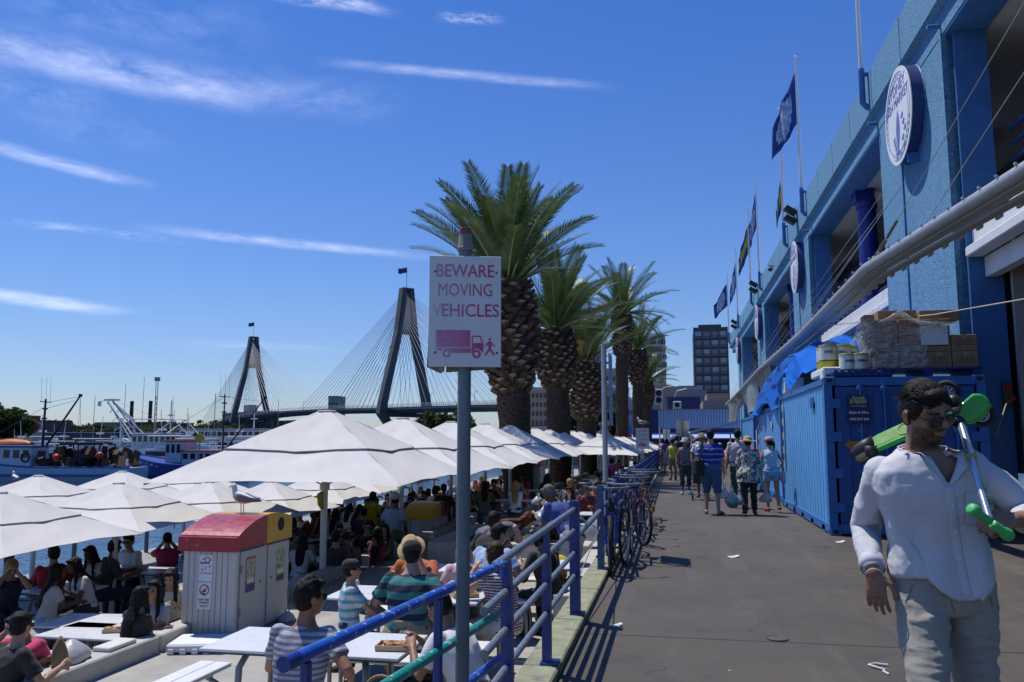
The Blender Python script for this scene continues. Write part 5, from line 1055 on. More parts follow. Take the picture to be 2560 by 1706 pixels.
# ------------------------------------------------------------------ people
def skin(name, col): return M('skin_' + name, col, .5, var=.08, scale=9, spec=.35)
SK = {'fair': skin('fair', (.46, .27, .19)), 'light': skin('light', (.40, .235, .15)), 'tan': skin('tan', (.27, .14, .085)), 'brown': skin('brown', (.15, .078, .045)), 'dark': skin('dark', (.075, .04, .026))}
def hairm(n, c): return M('hair_' + n, c, .6, var=.35, scale=14, bump=.5, bscale=60, stretch=(1, 1, .3), spec=.18)
HR = {'black': hairm('black', (.010, .009, .009)), 'brown': hairm('brown', (.045, .022, .012)), 'red': hairm('red', (.09, .025, .012)), 'blond': hairm('blond', (.34, .20, .07)), 'grey': hairm('grey', (.13, .125, .12))}
def cloth(n, c, var=.07, sc=6): return M('cloth_' + n, c, .85, var=var, scale=sc, bump=.45, bscale=11, sheen=.1)
def stripes(n, c1, c2, per, duty=.5, axis=2, c3=None, wob=.015):
    key = 'stripe_' + n
    if key in _MC: return _MC[key]
    m = bpy.data.materials.new(key); m.use_nodes = True; t = m.node_tree; x = NX(t); b = t.nodes['Principled BSDF']; co = x.n('ShaderNodeTexCoord').outputs['Object']; sp = x.n('ShaderNodeSeparateXYZ'); t.links.new(co, sp.inputs[0])
    z = x.m('ADD', sp.outputs[axis], x.m('MULTIPLY', x.m('SUBTRACT', x.noise(co, 4, 3), .5), wob * 2)); f = x.m('FRACT', x.m('MULTIPLY', z, 1 / per)); c = x.mix(x.ramp(f, duty - .03, duty + .03), c1, c2)
    if c3: g = x.noise(co, 19, 2, .5); c = x.mix(x.ramp(g, .60, .62), c, c3)
    x.put(b.inputs['Base Color'], c); b.inputs['Roughness'].default_value = .85
    bn = x.n('ShaderNodeBump'); bn.inputs['Strength'].default_value = .45; bn.inputs['Distance'].default_value = .02; x.put(bn.inputs['Height'], x.noise(co, 10, 4)); t.links.new(bn.outputs[0], b.inputs['Normal']); _MC[key] = m; return m
def floral(n, base, cols, sc=9):
    m = bpy.data.materials.new('floral_' + n); m.use_nodes = True; t = m.node_tree; x = NX(t); b = t.nodes['Principled BSDF']; co = x.n('ShaderNodeTexCoord').outputs['Object']; c = base + (1,)
    for i, cc in enumerate(cols): mp = x.n('ShaderNodeMapping'); x.put(mp.inputs[0], co); mp.inputs['Location'].default_value = (i * 3.1, i * 1.7, i); c = x.mix(x.ramp(x.noise(mp.outputs[0], sc * (1 + .2 * i), 3, .55, .8), .54, .57), c, cc)
    x.put(b.inputs['Base Color'], c); b.inputs['Roughness'].default_value = .8; return m
CL = {k: cloth(k, v) for k, v in dict(white=(.62, .62, .64), offwhite=(.50, .48, .45), black=(.014, .014, .017), navy=(.018, .026, .06), blue=(.022, .055, .24), paleblue=(.30, .43, .62), skyblue=(.34, .52, .66), grey=(.13, .135, .15), palegrey=(.36, .37, .39), red=(.40, .014, .02), pink=(.55, .04, .12), palepink=(.52, .34, .36), maroon=(.13, .014, .03), orange=(.42, .11, .03), yellow=(.44, .36, .015), lime=(.48, .58, .04), teal=(.03, .26, .27), khaki=(.27, .22, .15), denim=(.05, .09, .19), paledenim=(.26, .36, .52), magenta=(.32, .015, .09), charcoal=(.035, .036, .04), purple=(.20, .05, .26), olive=(.10, .105, .05), straw=(.42, .30, .13), cream=(.55, .52, .38), darkgreen=(.02, .05, .035)).items()}
CL['greystripe'] = stripes('grey', (.36, .37, .42), (.13, .145, .22), .036, .5); CL['tealstripe'] = stripes('teal', (.03, .17, .17), (.012, .02, .045), .12, .52); CL['boystripe'] = stripes('boy', (.46, .54, .58), (.10, .30, .38), .075, .6); CL['redstripe'] = stripes('red', (.58, .56, .56), (.03, .03, .09), .026, .5, 2, (.46, .03, .05)); CL['bluestripe'] = stripes('blue', (.015, .03, .28), (.26, .29, .42), .115, .74); CL['pinkstripe'] = stripes('pink', (.32, .05, .13), (.20, .10, .14), .03, .5)
CL['floral'] = floral('purple', (.50, .50, .46), [(.11, .04, .22), (.03, .05, .16), (.30, .34, .10), (.05, .04, .09)]); CL['plaid'] = floral('plaid', (.10, .09, .09), [(.25, .22, .2), (.03, .03, .04)], 22); CL['print'] = floral('print', (.50, .46, .46), [(.12, .12, .14), (.6, .6, .6)], 16)
mShoe = M('shoe_dark', (.02, .02, .022), .5); mSole = M('shoe_sole', (.3, .3, .3), .7); mLens = M('lens_dark', (.006, .006, .008), .1, var=0); mEye = M('eye_dark', (.012, .01, .01), .25, var=0); mLip = M('lip', (.24, .07, .06), .5)
def remesh(b, vox, smooth=3, fac=.5, disp=None):
    me = b.mesh('tmp'); o = bpy.data.objects.new('tmp', me); COL.objects.link(o)
    r = o.modifiers.new('r', 'REMESH'); r.mode = 'VOXEL'; r.voxel_size = vox; r.use_smooth_shade = True
    if smooth: s = o.modifiers.new('s', 'SMOOTH'); s.factor = fac; s.iterations = smooth
    dg = bpy.context.evaluated_depsgraph_get(); out = bpy.data.meshes.new_from_object(o.evaluated_get(dg)); bpy.data.objects.remove(o); bpy.data.meshes.remove(me)
    if disp is not None:
        n = len(out.vertices); co = np.empty(n * 3); out.vertices.foreach_get('co', co); no = np.empty(n * 3); out.vertices.foreach_get('normal', no); co = co.reshape(-1, 3); no = no.reshape(-1, 3); co = co + no * disp(co, no)[:, None]; out.vertices.foreach_set('co', co.ravel()); out.update()
    return out
def mobj(name, me, mat, parent):
    me.materials.clear(); me.materials.append(mat); me.name = name; o = bpy.data.objects.new(name, me); COL.objects.link(o); setparent(o, parent); return o
def ik(a, t, l1, l2, pole):
    a, t, pole = Vector(a), Vector(t), Vector(pole); d = t - a; L = min(d.length, (l1 + l2) * .999); d = d.normalized(); x = (l1 * l1 - l2 * l2 + L * L) / (2 * L); h = sqrt(max(0, l1 * l1 - x * x)); p = pole - d * pole.dot(d); p = p.normalized() if p.length > 1e-4 else Vector((0, 0, -1)); return a + d * x + p * h, a + d * L
def limb(b, pts, n=14):
    b.loft(pts, n); b.ball(pts[0][0], pts[0][1], 12, 8); b.ball(pts[-1][0], pts[-1][1], 12, 8)
def hand(b, w, d, nrm, side, s=1, curl=.5, spread=.1, thumb=.6):
    """w wrist, d pointing from wrist to knuckles, nrm out of the palm; side +1: thumb toward d x nrm"""
    d = Vector(d).normalized(); nrm = Vector(nrm); nrm = (nrm - d * nrm.dot(d)).normalized(); t = d.cross(nrm) * side; w = Vector(w)
    def ring(p, a, c): return [p + t * (a * cos(q)) + nrm * (c * sin(q)) for q in [2 * pi * k / 12 for k in range(12)]]
    b.rings([ring(w - d * .03 * s, .025 * s, .020 * s), ring(w, .027 * s, .019 * s), ring(w + d * .03 * s, .037 * s, .017 * s), ring(w + d * .065 * s, .042 * s, .015 * s), ring(w + d * .092 * s, .040 * s, .012 * s)])
    for i, (o, L) in enumerate(((.030, .072), (.010, .080), (-.010, .074), (-.029, .058))):
        p = w + d * (.086 - .004 * abs(i - 1)) * s + t * o * s; a = curl * (.8 + .12 * i); fd = (d + t * spread * (1.2 - .8 * i)).normalized(); pts = [(p - fd * .012 * s, .0095 * s), (p, .0095 * s)]
        for k in range(3): c_ = a * (k + .55); dir_ = fd * cos(c_) + nrm * sin(c_); p = p + dir_ * L * (.42, .32, .26)[k] * s; pts.append((p, (.0088, .0082, .007)[k] * s))
        limb(b, pts, 8)
    p = w + d * .022 * s + t * .030 * s; td = (t * .75 + d * .65 + nrm * .35 * thumb).normalized(); q = p + td * .038 * s; q2 = q + (td * .35 + d * .8 + nrm * thumb).normalized() * .032 * s; q3 = q2 + (d * .9 + nrm * thumb * 1.2 - t * .15).normalized() * .025 * s; limb(b, [(p - td * .01 * s, .014 * s), (q, .0115 * s), (q2, .0105 * s), (q3, .0085 * s)], 8)
class Rig: pass
def skeleton(sp):
    r = Rig(); s = sp.get('H', 1.72) / 1.75; fem = sp.get('fem', False); r.s = s; r.fem = fem; bw = sp.get('bulk', 1.0); r.bw = bw
    sit = sp.get('pose', 'sit') == 'sit'; hz = sp.get('hz', .53 if sit else .93 * s); P = Vector((0, sp.get('py', 0), hz)); r.P = P
    le = R(sp.get('lean', 8)); tw = R(sp.get('twist', 0)); sd = R(sp.get('side', 0)); up_ = Vector((sin(sd), sin(le) * cos(sd), cos(le) * cos(sd))).normalized(); r.up = up_
    r.X = (Vector((cos(tw), sin(tw), 0)) - up_ * Vector((cos(tw), sin(tw), 0)).dot(up_)).normalized(); r.Y = up_.cross(r.X)
    bend = R(sp.get('hunch', 6)); r.sp = lambda h: P + (up_ * h + r.Y * (sin(bend) * h * h * 1.2)) * s
    r.N = r.sp(.525); sw = (.148 if fem else .170) * s * (.5 + .5 * bw); r.sh = [r.sp(.465 - sp.get('shd', 0)) + r.X * q * sw - r.Y * .005 for q in (1, -1)]
    hx = .088 * s; r.hip = [P + Vector((q * hx * cos(tw * .4), q * hx * sin(tw * .4), -.01)) for q in (1, -1)]
    hp, hyaw, hroll = (R(v) for v in sp.get('head', (0, 0, 0))); r.HQ = (Matrix.Rotation(hyaw + tw, 3, 'Z') @ Matrix.Rotation(hroll, 3, 'Y') @ Matrix.Rotation(-hp, 3, 'X')); r.HC = r.N + up_ * .03 * s + r.HQ @ Vector((0, .022, .135)) * s
    r.arm = []; l1, l2 = .285 * s, .255 * s
    for i, q in enumerate((1, -1)):
        tg = sp.get('hr' if q > 0 else 'hl'); tg = Vector(tg) if tg else r.sh[i] + Vector((q * .09, .06, -.50 * s))
        pole = Vector(sp.get('pr' if q > 0 else 'pl', (q * .55, -.45, -.75))); e, w = ik(r.sh[i], tg, l1, l2, pole); r.arm.append((r.sh[i], e, w))
    r.leg = []
    for i, q in enumerate((1, -1)):
        tg = sp.get('fr' if q > 0 else 'fl'); tg = Vector(tg) if tg else (Vector((q * .11, .40, .08)) if sit else Vector((q * .10, .02, .08))); k, a = ik(r.hip[i], tg, .435 * s, .415 * s, Vector(sp.get('kr' if q > 0 else 'kl', (q * .12, 1, .25)))); r.leg.append((r.hip[i], k, a))
    return r
def torso_rings(r, off, h0=-.10, h1=.53, full=True, dz=None, n=20, flare=0):
    fem = r.fem; bw = r.bw; T = [(-.12, .13, .095), (-.06, .165, .115), (0, .172 if fem else .165, .122), (.07, .155 if fem else .158, .112), (.16, .128 if fem else .148, .10), (.26, .138 if fem else .16, .112), (.35, .152 if fem else .176, .122), (.43, .16 if fem else .186, .108), (.475, .135 if fem else .155, .088), (.505, .085, .068), (.54, .056, .058), (.60, .052, .055)]
    hs = [t[0] for t in T]
    def at(h): return np.interp(h, hs, [t[1] for t in T]), np.interp(h, hs, [t[2] for t in T])
    out = []; H = [h0] + [h for h in np.arange(math.ceil(h0 / .04) * .04, h1, .04) if h > h0 + .005] + [h1]
    for h in H:
        a, c = at(h); a = (a * (.5 + .5 * bw)) * r.s; c = c * bw * r.s; e = 1 if h < .44 else max(0, 1 - (h - .44) / .08); fl = flare * max(0, (.20 - h)); a += off * e + off * .4 * (1 - e) + fl; c += off * e + off * .4 * (1 - e) + fl; P = r.sp(h); sq = .8
        out.append([P + r.X * (a * math.copysign(abs(cos(q)) ** sq, cos(q))) + r.Y * (c * math.copysign(abs(sin(q)) ** sq, sin(q)) * (1.0 if sin(q) > 0 else .92)) for q in [2 * pi * k / n for k in range(n)]])
    return out
def head_prims(b, r, jaw=1, nose=1):
    s = r.s; Q = r.HQ; C_ = r.HC; at = lambda x, y, z: C_ + Q @ Vector((x, y, z)) * s
    b.ball(at(0, -.012, .025), (.073 * s, .092 * s, .092 * s), 20, 14, Q); b.ball(at(0, .018, -.035), (.058 * s, .072 * s, .078 * s), 18, 12, Q); b.ball(at(0, .045, -.083), (.033 * s * jaw, .038 * s, .028 * s), 12, 8, Q); b.ball(at(0, .062, .028), (.052 * s, .024 * s, .016 * s), 12, 8, Q); b.ball(at(0, .072, -.052), (.024 * s, .018 * s, .014 * s), 12, 8, Q)
    for q in (1, -1): b.ball(at(q * .036, .058, -.022), (.022 * s, .022 * s, .022 * s), 10, 8, Q); b.ball(at(q * .076, -.012, -.008), (.010 * s, .020 * s, .031 * s), 10, 8, Q)
    b.loft([(at(0, .078, .022), .009 * s), (at(0, .094, -.004), .012 * s), (at(0, .104, -.022), .0155 * s), (at(0, .092, -.031), .012 * s)], 10)
    for q in (1, -1): b.ball(at(q * .011, .09, -.027), .0095 * s, 8, 6)
    limb(b, [(r.N - r.up * .06 * s, .060 * s), (r.N + r.up * .02 * s, .053 * s), (at(0, -.012, -.07), .054 * s)])
def human(name, label, sp, loc=(0, 0, 0), rz=0, group=None, vox=.012):
    """sp: pose and clothes.  Facing +Y, feet on z=0."""
    t = thing(name, label, 'person', loc, rz, group); r = skeleton(sp); s = r.s; bw = r.bw; sk = SK[sp.get('skin', 'light')]; sit = sp.get('pose', 'sit') == 'sit'
    b = MB(); b.rings(torso_rings(r, 0, -.11, .58)); head_prims(b, r, .9 if r.fem else 1.05)
    if r.fem:
        for q in (1, -1): b.ball(r.sp(.335) + r.X * q * .07 * s + r.Y * .085 * s, (.062 * s, .055 * s, .058 * s))
    ma = (.5 + .5 * bw) * (.88 if r.fem else 1)
    for i, (a, e, w) in enumerate(r.arm):
        q = 1 if i == 0 else -1; limb(b, [(a.lerp(r.sp(.44), .35), .055 * s), (a, .050 * s * ma), (a.lerp(e, .45), .048 * s * ma), (e, .038 * s * ma), (e.lerp(w, .3), .041 * s * ma), (w, .026 * s * ma)])
        fd = (w - e).normalized(); hn = Vector(sp.get('nr' if q > 0 else 'nl', (-q * .8, .0, -.3))); hd = Vector(sp.get('dr' if q > 0 else 'dl', fd)); hd = hd if hd.length > 0 else fd
        tside = 1 if fd.cross(hn).dot(Vector((0, 1, .4))) > 0 else -1; hand(b, w, hd, hn, tside, s * (.88 if r.fem else 1), sp.get('curl', .5))
    for i, (h, k, a) in enumerate(r.leg):
        q = 1 if i == 0 else -1; limb(b, [(h, .088 * s * bw), (h.lerp(k, .4), .075 * s * bw), (k, .053 * s), (k.lerp(a, .28), .055 * s), (k.lerp(a, .65), .042 * s), (a, .034 * s)]); toe = Vector((q * .04, .16, -.055)) if not (i == 0 and sp.get('tr')) else Vector(sp['tr'])
        if i == 1 and sp.get('tl'): toe = Vector(sp['tl'])
        limb(b, [(a + Vector((0, -.035, -.035)) * s, .036 * s), (a + Vector((0, .03, -.03)) * s, .036 * s), (a + toe * s * .7, .030 * s), (a + toe * s * 1.05, .020 * s)])
    mobj('body', remesh(b, vox, 2), sk, t)
    # trousers / skirt
    pl = sp.get('plen', 1.0); pm = CL[sp.get('pants', 'denim')]; b = MB(); ease = sp.get('pease', .016)
    if sp.get('skirt'):
        b.rings(torso_rings(r, .022, -.10, sp.get('waist', .10)))
        for (h, k, a) in r.leg: limb(b, [(h, .112 * s * bw), (h.lerp(k, .5), .105 * s), (h.lerp(k, .8), .10 * s)])
    else:
        b.rings(torso_rings(r, ease, -.11, sp.get('waist', .11)))
        for (h, k, a) in r.leg:
            prof = [(h, .092 * s * bw + ease), (h.lerp(k, .45), .080 * s * bw + ease), (k, .058 * s + ease)]
            if pl <= .5: prof = prof[:2] + [(h.lerp(k, pl * 2), .076 * s * bw + ease * 1.6)]
            else: f = (pl - .5) * 2; prof += [(k.lerp(a, min(f, .5)), .056 * s + ease)] + ([(k.lerp(a, f * .97), .046 * s + ease * 1.2)] if f > .5 else [])
            b.loft(prof, 14); b.ball(h, .092 * s * bw + ease)
            if pl > .5: b.ball(k, .058 * s + ease)
    wr = lambda co, no: .006 * np.sin(co[:, 2] * 34 + co[:, 0] * 17 + np.sin(co[:, 1] * 21) * 2) + .004 * np.sin(co[:, 2] * 71 - co[:, 1] * 43)
    mobj('skirt' if sp.get('skirt') else 'trousers', remesh(b, vox, 2, disp=wr), pm, t)
    # top
    sl = sp.get('sleeve', .55); off = sp.get('tease', .016); b = MB(); b.rings(torso_rings(r, off, sp.get('hem', -.04), sp.get('neck', .515), flare=sp.get('flare', 0)))
    if r.fem:
        for q in (1, -1): b.ball(r.sp(.335) + r.X * q * .068 * s + r.Y * .088 * s, (.07 * s, .06 * s, .064 * s))
    for (a, e, w) in r.arm:
        if sl <= 0: b.ball(a.lerp(r.sp(.45), .35), .058 * s); continue
        c0 = a.lerp(r.sp(.44), .4); prof = [(c0, .058 * s), (a, .052 * s * ma + off)]
        if sl <= 1: prof += [(a.lerp(e, sl * .5), .051 * s * ma + off), (a.lerp(e, sl), .049 * s * ma + off * 1.3)]
        else: prof += [(a.lerp(e, .5), .050 * s * ma + off), (e, .043 * s * ma + off * 1.2), (e.lerp(w, (sl - 1) * .5), .042 * s * ma + off), (e.lerp(w, sl - 1), .034 * s * ma + off * 1.2)]
        b.loft(prof, 14); b.ball(a, .051 * s * ma + off)
        if sl > 1: b.ball(e, .043 * s * ma + off)
    mobj('shirt', remesh(b, vox, 2, disp=lambda co, no: .0035 * np.sin(co[:, 2] * 26 + co[:, 0] * 31 + np.sin(co[:, 0] * 15) * 2) * np.sin(co[:, 1] * 13 + 1) + .002 * np.sin(co[:, 2] * 55 - co[:, 0] * 37)), CL[sp.get('shirt', 'white')], t)
    # hair and hats
    Q = r.HQ; at = lambda x, y, z: r.HC + Q @ Vector((x, y, z)) * s; hs = sp.get('hair', 'short'); hm = HR[sp.get('hc', 'black')]
    if hs != 'bald':
        b = MB(); b.ball(at(0, -.024, .036), (.083 * s, .098 * s, .094 * s), 22, 14, Q); b.ball(at(0, -.045, -.01), (.076 * s, .070 * s, .075 * s), 18, 12, Q); b.ball(at(.02, .055, .092), (.05 * s, .035 * s, .026 * s), 12, 8, Q); b.ball(at(-.025, .05, .094), (.045 * s, .035 * s, .024 * s), 12, 8, Q)
        if hs == 'spiky':
            rr_ = random.Random(3)
            for k in range(40): a = rr_.random() * 6.28; f = rr_.random() * .8; d_ = Vector((sin(f) * cos(a), sin(f) * sin(a), cos(f))); b.cyl(at(d_.x * .07, d_.y * .085 - .02, .03 + d_.z * .085), at(d_.x * .09, d_.y * .10 - .01, .035 + d_.z * .113), .016, .006, n=6)
        if hs in ('bob', 'long'):
            for q in (1, -1): limb(b, [(at(q * .072, -.01, .05), .026 * s), (at(q * .080, -.015, -.03), .026 * s), (at(q * .075, -.02, -.10), .022 * s)])
            b.loft([(at(0, -.05, .03), (.088 * s, .05 * s)), (at(0, -.07, -.05), (.09 * s, .045 * s)), (at(0, -.075, -.12), (.08 * s, .035 * s))], 16)
        if hs == 'long':
            bk = r.sp(.42) - r.Y * .115 * s; b.loft([(at(0, -.05, .0), (.085 * s, .05 * s)), (at(0, -.075, -.10), (.085 * s, .04 * s)), (bk, (.095 * s, .028 * s)), (r.sp(.27) - r.Y * .128 * s, (.08 * s, .022 * s)), (r.sp(.2) - r.Y * .125 * s, (.04 * s, .012 * s))], 16)
            if sp.get('front'):
                for q in (1, -1): limb(b, [(at(q * .07, .02, .03), .022 * s), (at(q * .078, .02, -.06), .024 * s), (r.sp(.40) + r.X * q * .085 * s + r.Y * .11 * s, .03 * s), (r.sp(.30) + r.X * q * .08 * s + r.Y * .13 * s, .018 * s)])
        if hs == 'bun': b.ball(at(0, -.12, .07), .045 * s)
        if hs == 'pony': limb(b, [(at(0, -.10, .04), .026 * s), (at(.01, -.15, .0), .034 * s), (at(.02, -.145, -.10), .03 * s), (at(.03, -.13, -.21), .012 * s)])
        mobj('hair', remesh(b, .011 if vox < .015 else vox, 2, disp=lambda co, no: .003 * np.sin(co[:, 0] * 120) * np.sin(co[:, 1] * 90 + co[:, 2] * 40)), hm, t)
    hat = sp.get('hat')
    if hat:
        kind, hcol = hat; b = MB(); n = 26
        def ring(z, a, c, dy=0, wave=0): return [at(a * cos(q), c * sin(q) + dy, z + wave * sin(3 * q + 1)) for q in [2 * pi * k / n for k in range(n)]]
        dome = [ring(.035, .090, .112, -.015), ring(.075, .089, .108, -.018), ring(.11, .078, .092, -.02), ring(.132, .05, .06, -.02), ring(.138, .012, .014, -.02)]
        if kind == 'cap':
            b.rings(dome); b.rings([[at(.078 * cos(q), .075 + .10 * max(0, sin(q)) + .02 * sin(q), .045 - .010 * abs(cos(q)) - .018 * max(0, sin(q)) + dz) for q in [2 * pi * k / n for k in range(n)]] for dz in (0, .006)])
        elif kind == 'straw': b.rings([ring(.028, .19, .205, -.015, .012), ring(.040, .185, .20, -.015, .012), ring(.05, .10, .122, -.015)] + [[p + Q @ Vector((0, 0, .015)) * s for p in d_] for d_ in dome[1:]])
        elif kind == 'fedora': b.rings([ring(.035, .150, .165, -.015, .008), ring(.044, .148, .16, -.015, .008), ring(.05, .094, .115, -.015), ring(.10, .088, .108, -.018), ring(.15, .080, .095, -.02), ring(.148, .02, .06, -.02)]); b.mat(1); b.rings([ring(.052, .096, .118, -.015), ring(.080, .093, .115, -.016)], False); b.mat(0)
        elif kind == 'bucket': b.rings([ring(.0, .145, .155, -.015), ring(.01, .143, .153, -.015), ring(.05, .098, .118, -.015), ring(.12, .082, .10, -.018), ring(.128, .03, .04, -.02)])
        elif kind == 'band': b.rings([ring(.03, .089, .11, -.02), ring(.085, .092, .112, -.03)])
        ho = b.build('hat', [CL[hcol], CL['black']], t, smooth='all')
    if sp.get('glasses'):
        b = MB(); up_g = .055 if sp['glasses'] == 'up' else 0
        for q in (1, -1): b.ball(at(q * .033, .086 - up_g * .6, .006 + up_g * 1.6), (.027 * s, .010 * s, .020 * s), 12, 8, Q); b.cyl(at(q * .058, .08 - up_g * .6, .012 + up_g * 1.6), at(q * .08, -.01, .012 + up_g), .004 * s, n=6)
        b.cyl(at(-.012, .10 - up_g * .6, .01 + up_g * 1.6), at(.012, .10 - up_g * .6, .01 + up_g * 1.6), .004 * s, n=6); part('sunglasses', b, mLens if up_g == 0 else M('lens_blue', (.02, .03, .35), .15, var=0), t, smooth='all')
    if sp.get('face'):
        for q in (1, -1):
            b = MB(); b.ball(at(q * .031, .079, .004), (.0125 * s, .008 * s, .006 * s), 10, 6, Q); part('eye', b, mEye, t, smooth='all'); b = MB(); b.ball(at(q * .032, .083, .024), (.02 * s, .006 * s, .0035 * s), 10, 6, Q); part('eyebrow', b, hm, t, smooth='all')
        b = MB(); b.ball(at(0, .086, -.053), (.021 * s, .008 * s, .006 * s), 12, 6, Q); part('mouth', b, mLip, t, smooth='all')
    if sp.get('shoes', True):
        for i, (h, k, a) in enumerate(r.leg):
            q = 1 if i == 0 else -1; toe = Vector(sp.get('tr' if i == 0 else 'tl', (q * .04, .16, -.055))); b = MB(); b.mat(0)
            if sp.get('shoes') == 'sandal': b.loft([(a + Vector((0, -.06, -.072)) * s, (.036 * s, .012)), (a + toe * s * .5 + Vector((0, 0, -.040)) * s, (.044 * s, .012)), (a + toe * s * 1.15 + Vector((0, 0, -.02)) * s, (.032 * s, .010))], 12); b.tube([a + toe * s * .6 + Vector((-.04, 0, -.02)), a + toe * s * .65 + Vector((0, 0, .03)), a + toe * s * .6 + Vector((.04, 0, -.02))], .012, 6)
            else: limb(b, [(a + Vector((0, -.045, -.03)) * s, .044 * s), (a + Vector((0, .03, -.025)) * s, .044 * s), (a + toe * s * .75, .038 * s), (a + toe * s * 1.15, .027 * s)], 12)
            part('shoe', b, M(*sp['shoec']) if sp.get('shoec') else mShoe, t, smooth='all')
    t['_h'] = 1; del t['_h']
    return t
def recolor(src, label, loc, rz, group, **cols):
    c = copy_tree(src); c.location = loc; c.rotation_euler = (0, 0, rz); c['label'] = label
    if group: c['group'] = group
    elif 'group' in c: del c['group']
    for o in kids(c):
        nm = o.name.split('.')[0]; m = cols.get(nm)
        if m is not None: o.material_slots[0].link = 'OBJECT'; o.material_slots[0].material = m
    return c
# ---- seated people near the camera (upper terrace). seats are .46 above the floor
TB = ZU
def on(px, py, zt): return G(px, py, zt)
human('person', 'man in grey striped t-shirt seen from behind at the nearest table', dict(H=1.80, bulk=.98, tease=.010, shirt='greystripe', pants='khaki', plen=.5, skin='tan', hair='spiky', head=(2, -42, 0), lean=9, hr=(.30, .18, .72), hl=(-.16, .42, .84), pr=(.5, -.6, -.3), sleeve=.62, glasses=True, hem=-.10), (-2.42, 5.12, TB), R(2), vox=.009)
human('person', 'person in white t-shirt and dark trousers reaching over a food tray, behind the sign post', dict(H=1.66, shirt='white', pants='black', skin='tan', hair='short', head=(28, 0, 0), lean=24, hr=(-.02, .46, .86), hl=(-.16, .42, .84), nr=(-.4, 0, -1), nl=(.4, 0, -1), sleeve=.7, hem=-.1, tease=.014), (-1.36, 5.62, TB), R(68), vox=.009)
human('person', 'boy in pale blue striped polo shirt and black cap, in profile', dict(H=1.34, hz=.54, shirt='boystripe', pants='navy', plen=.5, skin='light', hair='short', hat=('cap', 'black'), head=(0, 0, 0), lean=-3, face=True, hr=(.06, .30, .62), hl=(-.14, .30, .60), sleeve=.75, hem=-.08), (-2.98, 7.36, TB), R(-62), vox=.009)
human('person', 'man in teal and navy striped shirt and black cap seen from behind', dict(H=1.76, bulk=1.2, shirt='tealstripe', pants='khaki', plen=.5, skin='fair', hair='short', hat=('cap', 'black'), head=(14, 10, 0), lean=12, hr=(.32, .12, .60), hl=(-.30, .34, .80), sleeve=.7, hem=-.12), (-2.42, 7.34, TB), R(3), vox=.009)
human('person', 'man in orange shirt and straw fedora hunched over the second table', dict(H=1.74, bulk=1.1, shirt='orange', pants='khaki', skin='fair', hair='short', hc='grey', hat=('fedora', 'straw'), head=(42, 0, 0), lean=26, hr=(.22, .44, .84), hl=(-.10, .42, 1.02), sleeve=.8), (-2.72, 8.85, TB), R(176), vox=.009)
human('person', 'woman with short blond hair and pale pink top looking down', dict(H=1.62, fem=True, shirt='palepink', pants='khaki', skin='fair', hair='bob', hc='blond', head=(38, 8, 0), lean=22, face=True, hr=(.14, .40, .80), hl=(-.14, .40, .80), sleeve=.6), (-2.22, 8.72, TB), R(188), vox=.009)
human('person', 'woman in red white and navy striped top with blue sunglasses on her hair', dict(H=1.66, fem=True, bulk=1.15, shirt='redstripe', pants='offwhite', skin='fair', hair='bob', hc='brown', glasses='up', head=(6, 0, 0), face=True, lean=10, hr=(.16, .36, .92), hl=(-.12, .30, 1.02), sleeve=.35, hem=-.10), (-1.62, 7.92, TB), R(62), vox=.009)
human('person', 'man in light blue t-shirt leaning over the third table, his back to the viewer', dict(H=1.76, bulk=1.1, shirt='paleblue', pants='denim', skin='light', hair='short', head=(14, -30, 0), lean=18, hunch=16, hr=(.26, .40, .82), hl=(-.26, .34, .80), sleeve=.7, hem=-.1), (-2.17, 9.42, TB), R(-16), vox=.01)
human('person', 'man in black t-shirt sitting behind the light blue shirted man', dict(H=1.80, bulk=1.08, shirt='black', pants='denim', skin='tan', hair='short', head=(6, 0, 0), lean=14, hr=(.30, .34, .82), hl=(-.26, .34, .80), sleeve=.7, hem=-.1), (-2.42, 10.55, TB), R(-20), vox=.01)
human('person', 'woman in black with long dark hair seated sideways by the yellow bag', dict(H=1.66, fem=True, shirt='black', pants='black', skin='light', hair='long', head=(20, 0, 0), lean=16, hr=(.10, .38, .86), hl=(-.14, .34, .82), sleeve=1.4, hem=-.12), (-1.42, 9.45, TB), R(40), vox=.01)
human('person', 'red haired woman in grey tank top bending far over the table', dict(H=1.68, pose='stand', fem=True, shirt='grey', pants='denim', skin='fair', hair='long', hc='red', head=(50, 0, 0), lean=66, hunch=14, py=-.22, hr=(.12, .55, .80), hl=(-.14, .50, .78), sleeve=0, front=True), (-2.52, 11.85, TB), R(-75), vox=.011)
human('person', 'dark haired man in blue t-shirt and grey shorts bending beside the far table', dict(H=1.80, pose='stand', shirt='blue', pants='palegrey', plen=.5, skin='brown', hair='short', hc='grey', head=(34, 10, 0), lean=36, py=-.1, hr=(.20, .36, .70), hl=(-.12, .46, .80), sleeve=.7, hem=-.1), (-1.50, 11.6, TB), R(52), vox=.011)
